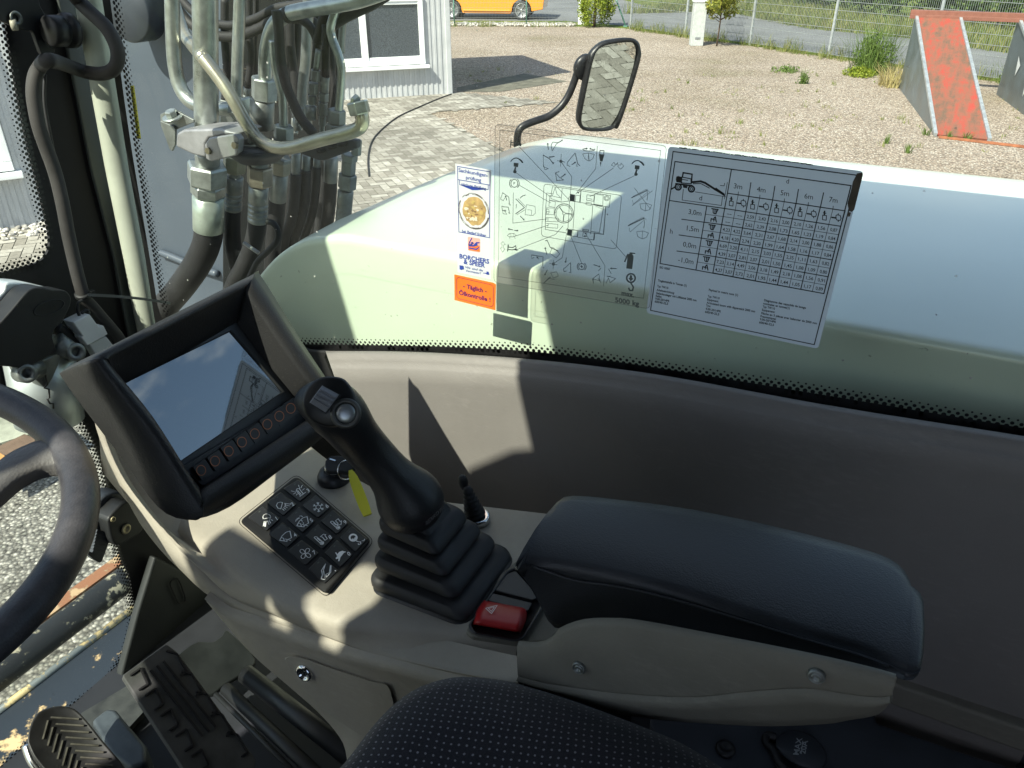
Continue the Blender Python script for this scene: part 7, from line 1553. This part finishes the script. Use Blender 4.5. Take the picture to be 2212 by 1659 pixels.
boom([(1490, 1560), (1430, 1605), (1500, 1630), (1480, 1600), (1510, 1645)], 1.4); boom([(1490, 1560), (1500, 1630)], 1.4); boom([(1510, 1500), (1485, 1530)], 1.5); boom([(1585, 1510), (1610, 1555)], 1.5); boom([(1570, 1580), (1655, 1605), (1600, 1645), (1585, 1600), (1560, 1650)], 1.4); boom([(1575, 1590), (1605, 1580)], 1.3)
for dx, dy, x_ in ((0, 0, 1), (-32, 275, 0)):
    s = lambda L: [(x + dx, y + dy) for x, y in L]
    boom(s([(1812, 808), (1965, 735)]), 2.6 if not x_ else 2.2); boom(s([(1825, 795), (1960, 722), (1990, 752)]), 1.0); boom(s([(1820, 830), (1830, 870), (1960, 760)]), .9); boom(s([(1965, 735), (1972, 790), (1965, 830)]), 1.4); boom(s([(1895, 868), (1955, 860), (2012, 880), (1990, 925), (1948, 938), (1905, 915), (1895, 868)]), 1.1); boom(s([(1952, 862), (1948, 935)]), 1.0)
    if x_: boom(s([(1840, 710), (1998, 918)]), 1.1); boom(s([(1818, 885), (2020, 738)]), 1.0)
DF([(1775, 1375), (1800, 1348), (1830, 1375), (1832, 1400), (1818, 1512), (1760, 1505), (1772, 1395)]); DF([(1790, 1345), (1850, 1352), (1848, 1362), (1800, 1360)]); D([(1775, 1365), (1745, 1438)], 2.4)
mb.grid([[G(*Zd(1806 + 50 * cos(a), 1600 + 50 * sin(a)), .0006) for a in [2 * pi * j / 24 for j in range(24)]], [G(*Zd(1806 + 34 * cos(a), 1600 + 34 * sin(a)), .0006) for a in [2 * pi * j / 24 for j in range(24)]]], cv=True, smooth=False)
DF([(1795, 1572), (1820, 1575), (1818, 1600), (1834, 1604), (1803, 1632), (1780, 1598), (1794, 1598)]); D([(1806, 1650), (1830, 1690), (1822, 1722), (1795, 1722), (1785, 1700)], 2.6)
TX(mb, 'max.', *Zd(1775, 1780), 15, .17, width=27, bold=.03); TX(mb, '5000 kg', *Zd(1768, 1858), 15, .17, width=52, bold=.03)
t.part('line_drawing', mb, M_DI, parent=sh, fix=False)

# --- grey load table
Zt = lambda x, y: (1382.5 + x * .23438, 293.8 + y * .23438)
Zu = lambda x, y: (1382.5 + x * .20313, 518.4 + y * .20313)
t = T('load_table_sticker', 'large grey lifting capacity table sticker with worn dark right corner', 'sticker', G(1620, 530))
q = round_poly([Zt(262, 95), Zt(2060, 325), Zu(1895, 1158), Zu(66, 775)], 9, 4); mb = MB(); mb.poly([G(*p, .0003) for p in q]); sh = t.part('sheet', mb, M_SG, fix=False)
mb = MB()
def B(L, w=1.3, closed=False, f=Zt): S(mb, [f(*p) for p in L], w, 0, closed)
o = [Zt(305, 143), Zt(2005, 362), Zu(1853, 1113), Zu(112, 748)]; S(mb, o, 1.6, 0, True)
i4 = [Zt(322, 235), Zt(1945, 457), Zu(1955, 570), Zu(213, 250)]; S(mb, i4, 1.6, 0, True)
TL, TR, BR, BL = Zt(780, 668), Zt(1850, 832), Zu(1955, 570), Zu(775, 350)
ft = [0, .091, .182, .274, .384, .483, .583, .686, .790, .897, 1]; fb = [0, .089, .180, .274, .381, .483, .582, .688, .792, .896, 1]
lp = lambda a, b, s: (a[0] + (b[0] - a[0]) * s, a[1] + (b[1] - a[1]) * s)
def cell(c, r): return lp(lp(TL, TR, ft[c] if c == int(c) else 0), lp(BL, BR, fb[c] if c == int(c) else 0), r / 8)
HL, HR = Zt(806, 527), Zt(1890, 690)
for c in range(11):
    hd = lp(HL, HR, ft[c]); S(mb, [hd, cell(c, 0), cell(c, 8)], 1.5 if c % 2 == 0 else .8)
for r in range(9): S(mb, [cell(0, r), cell(10, r)], 1.5 if r % 2 == 0 else .8)
S(mb, [HL, HR], 1.5); S(mb, [Zt(842, 308), HL], 1.5); S(mb, [Zt(275, 595), TL], 1.5); LTop, LBot = Zt(615, 648), Zu(595, 318); S(mb, [LTop, LBot], 1.5)
for r in range(1, 8): S(mb, [lp(LTop, LBot, r / 8), cell(0, r)], 1.5 if r % 2 == 0 else .8)
for k, (x, y) in enumerate([(385, 767), (360, 912), (340, 1060)]): S(mb, [Zt(x, y), lp(LTop, LBot, (k + 1) / 4)], 1.4)
for k, (a, lab, c) in enumerate([((1022, 430), '3m', (902, 487)), ((1243, 462), '4m', (1115, 517)), ((1460, 492), '5m', (1333, 550)), ((1692, 523), '6m', (1553, 580)), (None, '7m', (1780, 612))]):
    if a: S(mb, [Zt(*a), lp(HL, HR, ft[2 * k + 2])], 1.4)
    m = lp(HL, HR, ft[2 * k + 1]); S(mb, [(m[0] + .6, m[1] - 6.5), m], .9); TX(mb, lab, *Zt(*c), 16, .15, lean=.1)
TX(mb, 'd', *Zt(1358, 437), 15, .15, lean=.1); TX(mb, 'd', *Zt(557, 592), 15, .15, lean=.1); TX(mb, 'h', *Zt(287, 900), 15, .15, lean=.1)
for lab, (x, y), f in (('3,0m', (505, 727), Zt), ('1,5m', (485, 878), Zt), ('0,0m', (455, 1028), Zt), ('-1,0m', (485, 245), Zu)): TX(mb, lab, *f(x, y), 15.5, .16, lean=.1)
rowsd = ['-- -- 2,59 2,43 2,16 2,00 2,10 1,26 1,56 0,87', '-- -- 2,62 2,39 2,08 1,73 1,65 1,23 1,19 0,84', '4,23 4,22 3,64 2,31 2,67 1,68 2,14 2,00 1,88 0,86', '4,18 4,20 2,74 2,20 1,99 1,64 1,58 1,16 1,17 0,84', '6,69 3,20 4,11 2,15 3,03 1,55 2,35 1,11 1,63 0,82', '4,39 3,07 2,81 2,07 2,01 1,50 1,45 1,08 1,09 0,80', '7,23 3,14 4,49 2,06 3,18 1,49 2,18 1,08 1,56 0,91', '4,27 3,07 2,73 2,01 1,95 1,44 1,44 1,05 1,17 0,89']
for r, row in enumerate(rowsd):
    for c, s_ in enumerate(row.split()):
        a = lp(cell(c, r), cell(c + 1, r + 1), .5); TX(mb, s_, a[0], a[1] + 4.2, 10.2, .16, lean=.1, bold=.012, width=15.5 if s_ != '--' else 10)
for c in range(10):
    a = lp(lp(HL, HR, (ft[c] + ft[c + 1]) / 2), lp(TL, TR, (ft[c] + ft[c + 1]) / 2), .5)
    e = lambda L: [(a[0] + x, a[1] + y + x * .15) for x, y in L]
    if c % 2 == 0: S(mb, e([(-4, -1), (4, -1), (3.4, 9), (-4.6, 9)]), 1.2, 0, True); S(mb, e([(0, -10), (-.6, -1)]), 2.2); S(mb, e([(-3, -6), (3, -6)]), 1.3)
    else: S(mb, e([(-11, 1), (-2, 1)]), 2.2); S(mb, e([(-2, -4), (0, -6), (7, -6), (9, 0), (7, 5), (0, 5), (-2, 2)]), 1.2, 0, True); S(mb, e([(3, -9), (3, -6)]), 1.4); S(mb, e([(3, 5), (3, 8)]), 1.4)
for r in range(8):
    a = lp(lp(LTop, LBot, (r + .5) / 8), cell(0, r), .5); a = lp(lp(LTop, LBot, (r + .5) / 8), lp(cell(0, r), cell(0, r + 1), .5), .5); e = lambda L: [(a[0] + x, a[1] + y + x * .15) for x, y in L]
    if r % 2 == 0: S(mb, e([(-7, -5), (7, -5)]), 1.8); S(mb, e([(-4, -5), (-4, 3), (-2, 5), (2, 5), (6, -4)]), 1.5); S(mb, e([(0, -4), (0, 5)]), 1.5); S(mb, e([(3, -3), (3, 2)]), 1.2)
    else: S(mb, e([(-6, 5), (-5, -1), (-1, 0), (4, -6), (6, 5)]), 1.7); S(mb, e([(-1, 0), (5, 1)]), 1.3); S(mb, e([(2, -5), (0, 4)]), 1.3)
# machine side view
e = lambda L: [Zt(*p) for p in L]
for c in ((352, 470), (474, 488)):
    for rr, w_ in ((27, 2.4), (12, 1.2)): S(mb, e([(c[0] + rr * cos(radians(a)), c[1] + rr * sin(radians(a))) for a in range(0, 360, 24)]), w_, 0, True)
FL(mb, e([(335, 375), (352, 368), (385, 378), (382, 432), (335, 425), (330, 400)])); S(mb, e([(385, 378), (470, 395), (472, 440), (382, 432)]), 1.6, 0, True); S(mb, e([(390, 400), (440, 408)]), 1.2); S(mb, e([(390, 380), (398, 338), (480, 352), (474, 430)]), 2.2); S(mb, e([(330, 440), (480, 458)]), 2.6); S(mb, e([(290, 488), (325, 470)]), 2.4); FL(mb, e([(395, 455), (440, 462), (432, 482), (398, 476)]))
S(mb, e([(485, 425), (560, 418), (600, 432), (690, 490), (772, 540)]), 3.2); S(mb, e([(490, 440), (560, 438), (640, 480)]), 1.3); S(mb, e([(700, 480), (770, 530), (778, 550)]), 1.5)
S(mb, e([(400, 490), (388, 590), (750, 640), (760, 560)]), .9); S(mb, e([(510, 515), (790, 560)]), .9); S(mb, e([(805, 428), (778, 580)]), .9); S(mb, e([(740, 455), (775, 460), (780, 435)]), .9)
para = [('ISO 10567', 265, 305, .0, 24), ('Tragfähigkeit in Tonnen (1)', 345, 480, 0, 0)]
def P_(s_, x, y, w): TX(mb, s_, *Zu(x, y), 6.6, .185, align='L', lean=.1, width=w * .20313, bold=.03)
P_('ISO 10567', 208, 300, 112)
for s_, x, y, w_ in (('Traglasttabelle in Tonnen (1)', 190, 440, 305), ('Typ: TW110', 182, 500, 118), ('Arbeitseinrichtung:', 176, 540, 188), ('Gelenkausleger mit Löffelstiel 2000 mm', 170, 574, 430), ('Reifen:', 166, 604, 66), ('9.00-20/14PR', 162, 634, 150), ('600/40-22,5', 156, 664, 142),
                     ('Payload in metric tons (1)', 732, 540, 310), ('Typ: TW110', 720, 608, 125), ('Equipment:', 714, 642, 120), ('Articulated boom with dipperstick 2000 mm', 708, 676, 515), ('Tyre:', 702, 706, 48), ('9.00-20/14PR', 698, 742, 162), ('600/40-22,5', 690, 774, 152),
                     ('Diagramme des capacités de levage', 1318, 650, 445), ('nominales en tonnes(1)', 1310, 684, 282), ('Typ: TW110', 1304, 718, 130), ('Equipement:', 1296, 752, 138), ('Flèche en 3 pièces avec balancier de 2000 mm', 1288, 788, 592), ('Pneumatiques:', 1280, 820, 168), ('9.00-20/14PR', 1274, 852, 172), ('600/40-22,5', 1266, 886, 158)): P_(s_, x, y, w_)
t.part('printing', mb, M_INK, parent=sh, fix=False)
mb = MB(); FL(mb, [Zt(*p) for p in [(2000, 345), (2052, 335), (2055, 360), (1975, 680), (1950, 700), (1925, 690), (1912, 620), (1950, 480), (1962, 420)]], 0, .0008); FL(mb, [Zt(*p) for p in [(1915, 700), (1945, 705), (1935, 740), (1918, 745)]], 0, .0008)
t.part('adhesive_residue', mb, plain('residue', (.075, .06, .045), .6, var=.6, vs=60, scratch=.4), parent=sh, fix=False)
mb = MB(); random.seed(5); ed = []
for k in range(60):
    s = .05 + .7 * k / 60; p = lp(Zt(290, 97), Zt(2040, 322), s); mb.box(G(p[0], p[1] + random.uniform(-.6, .6), .0007), (random.uniform(.001, .004), .0003, random.uniform(.0003, .0009)))
t.part('torn_edge', mb, M_INK, parent=sh, fix=False)
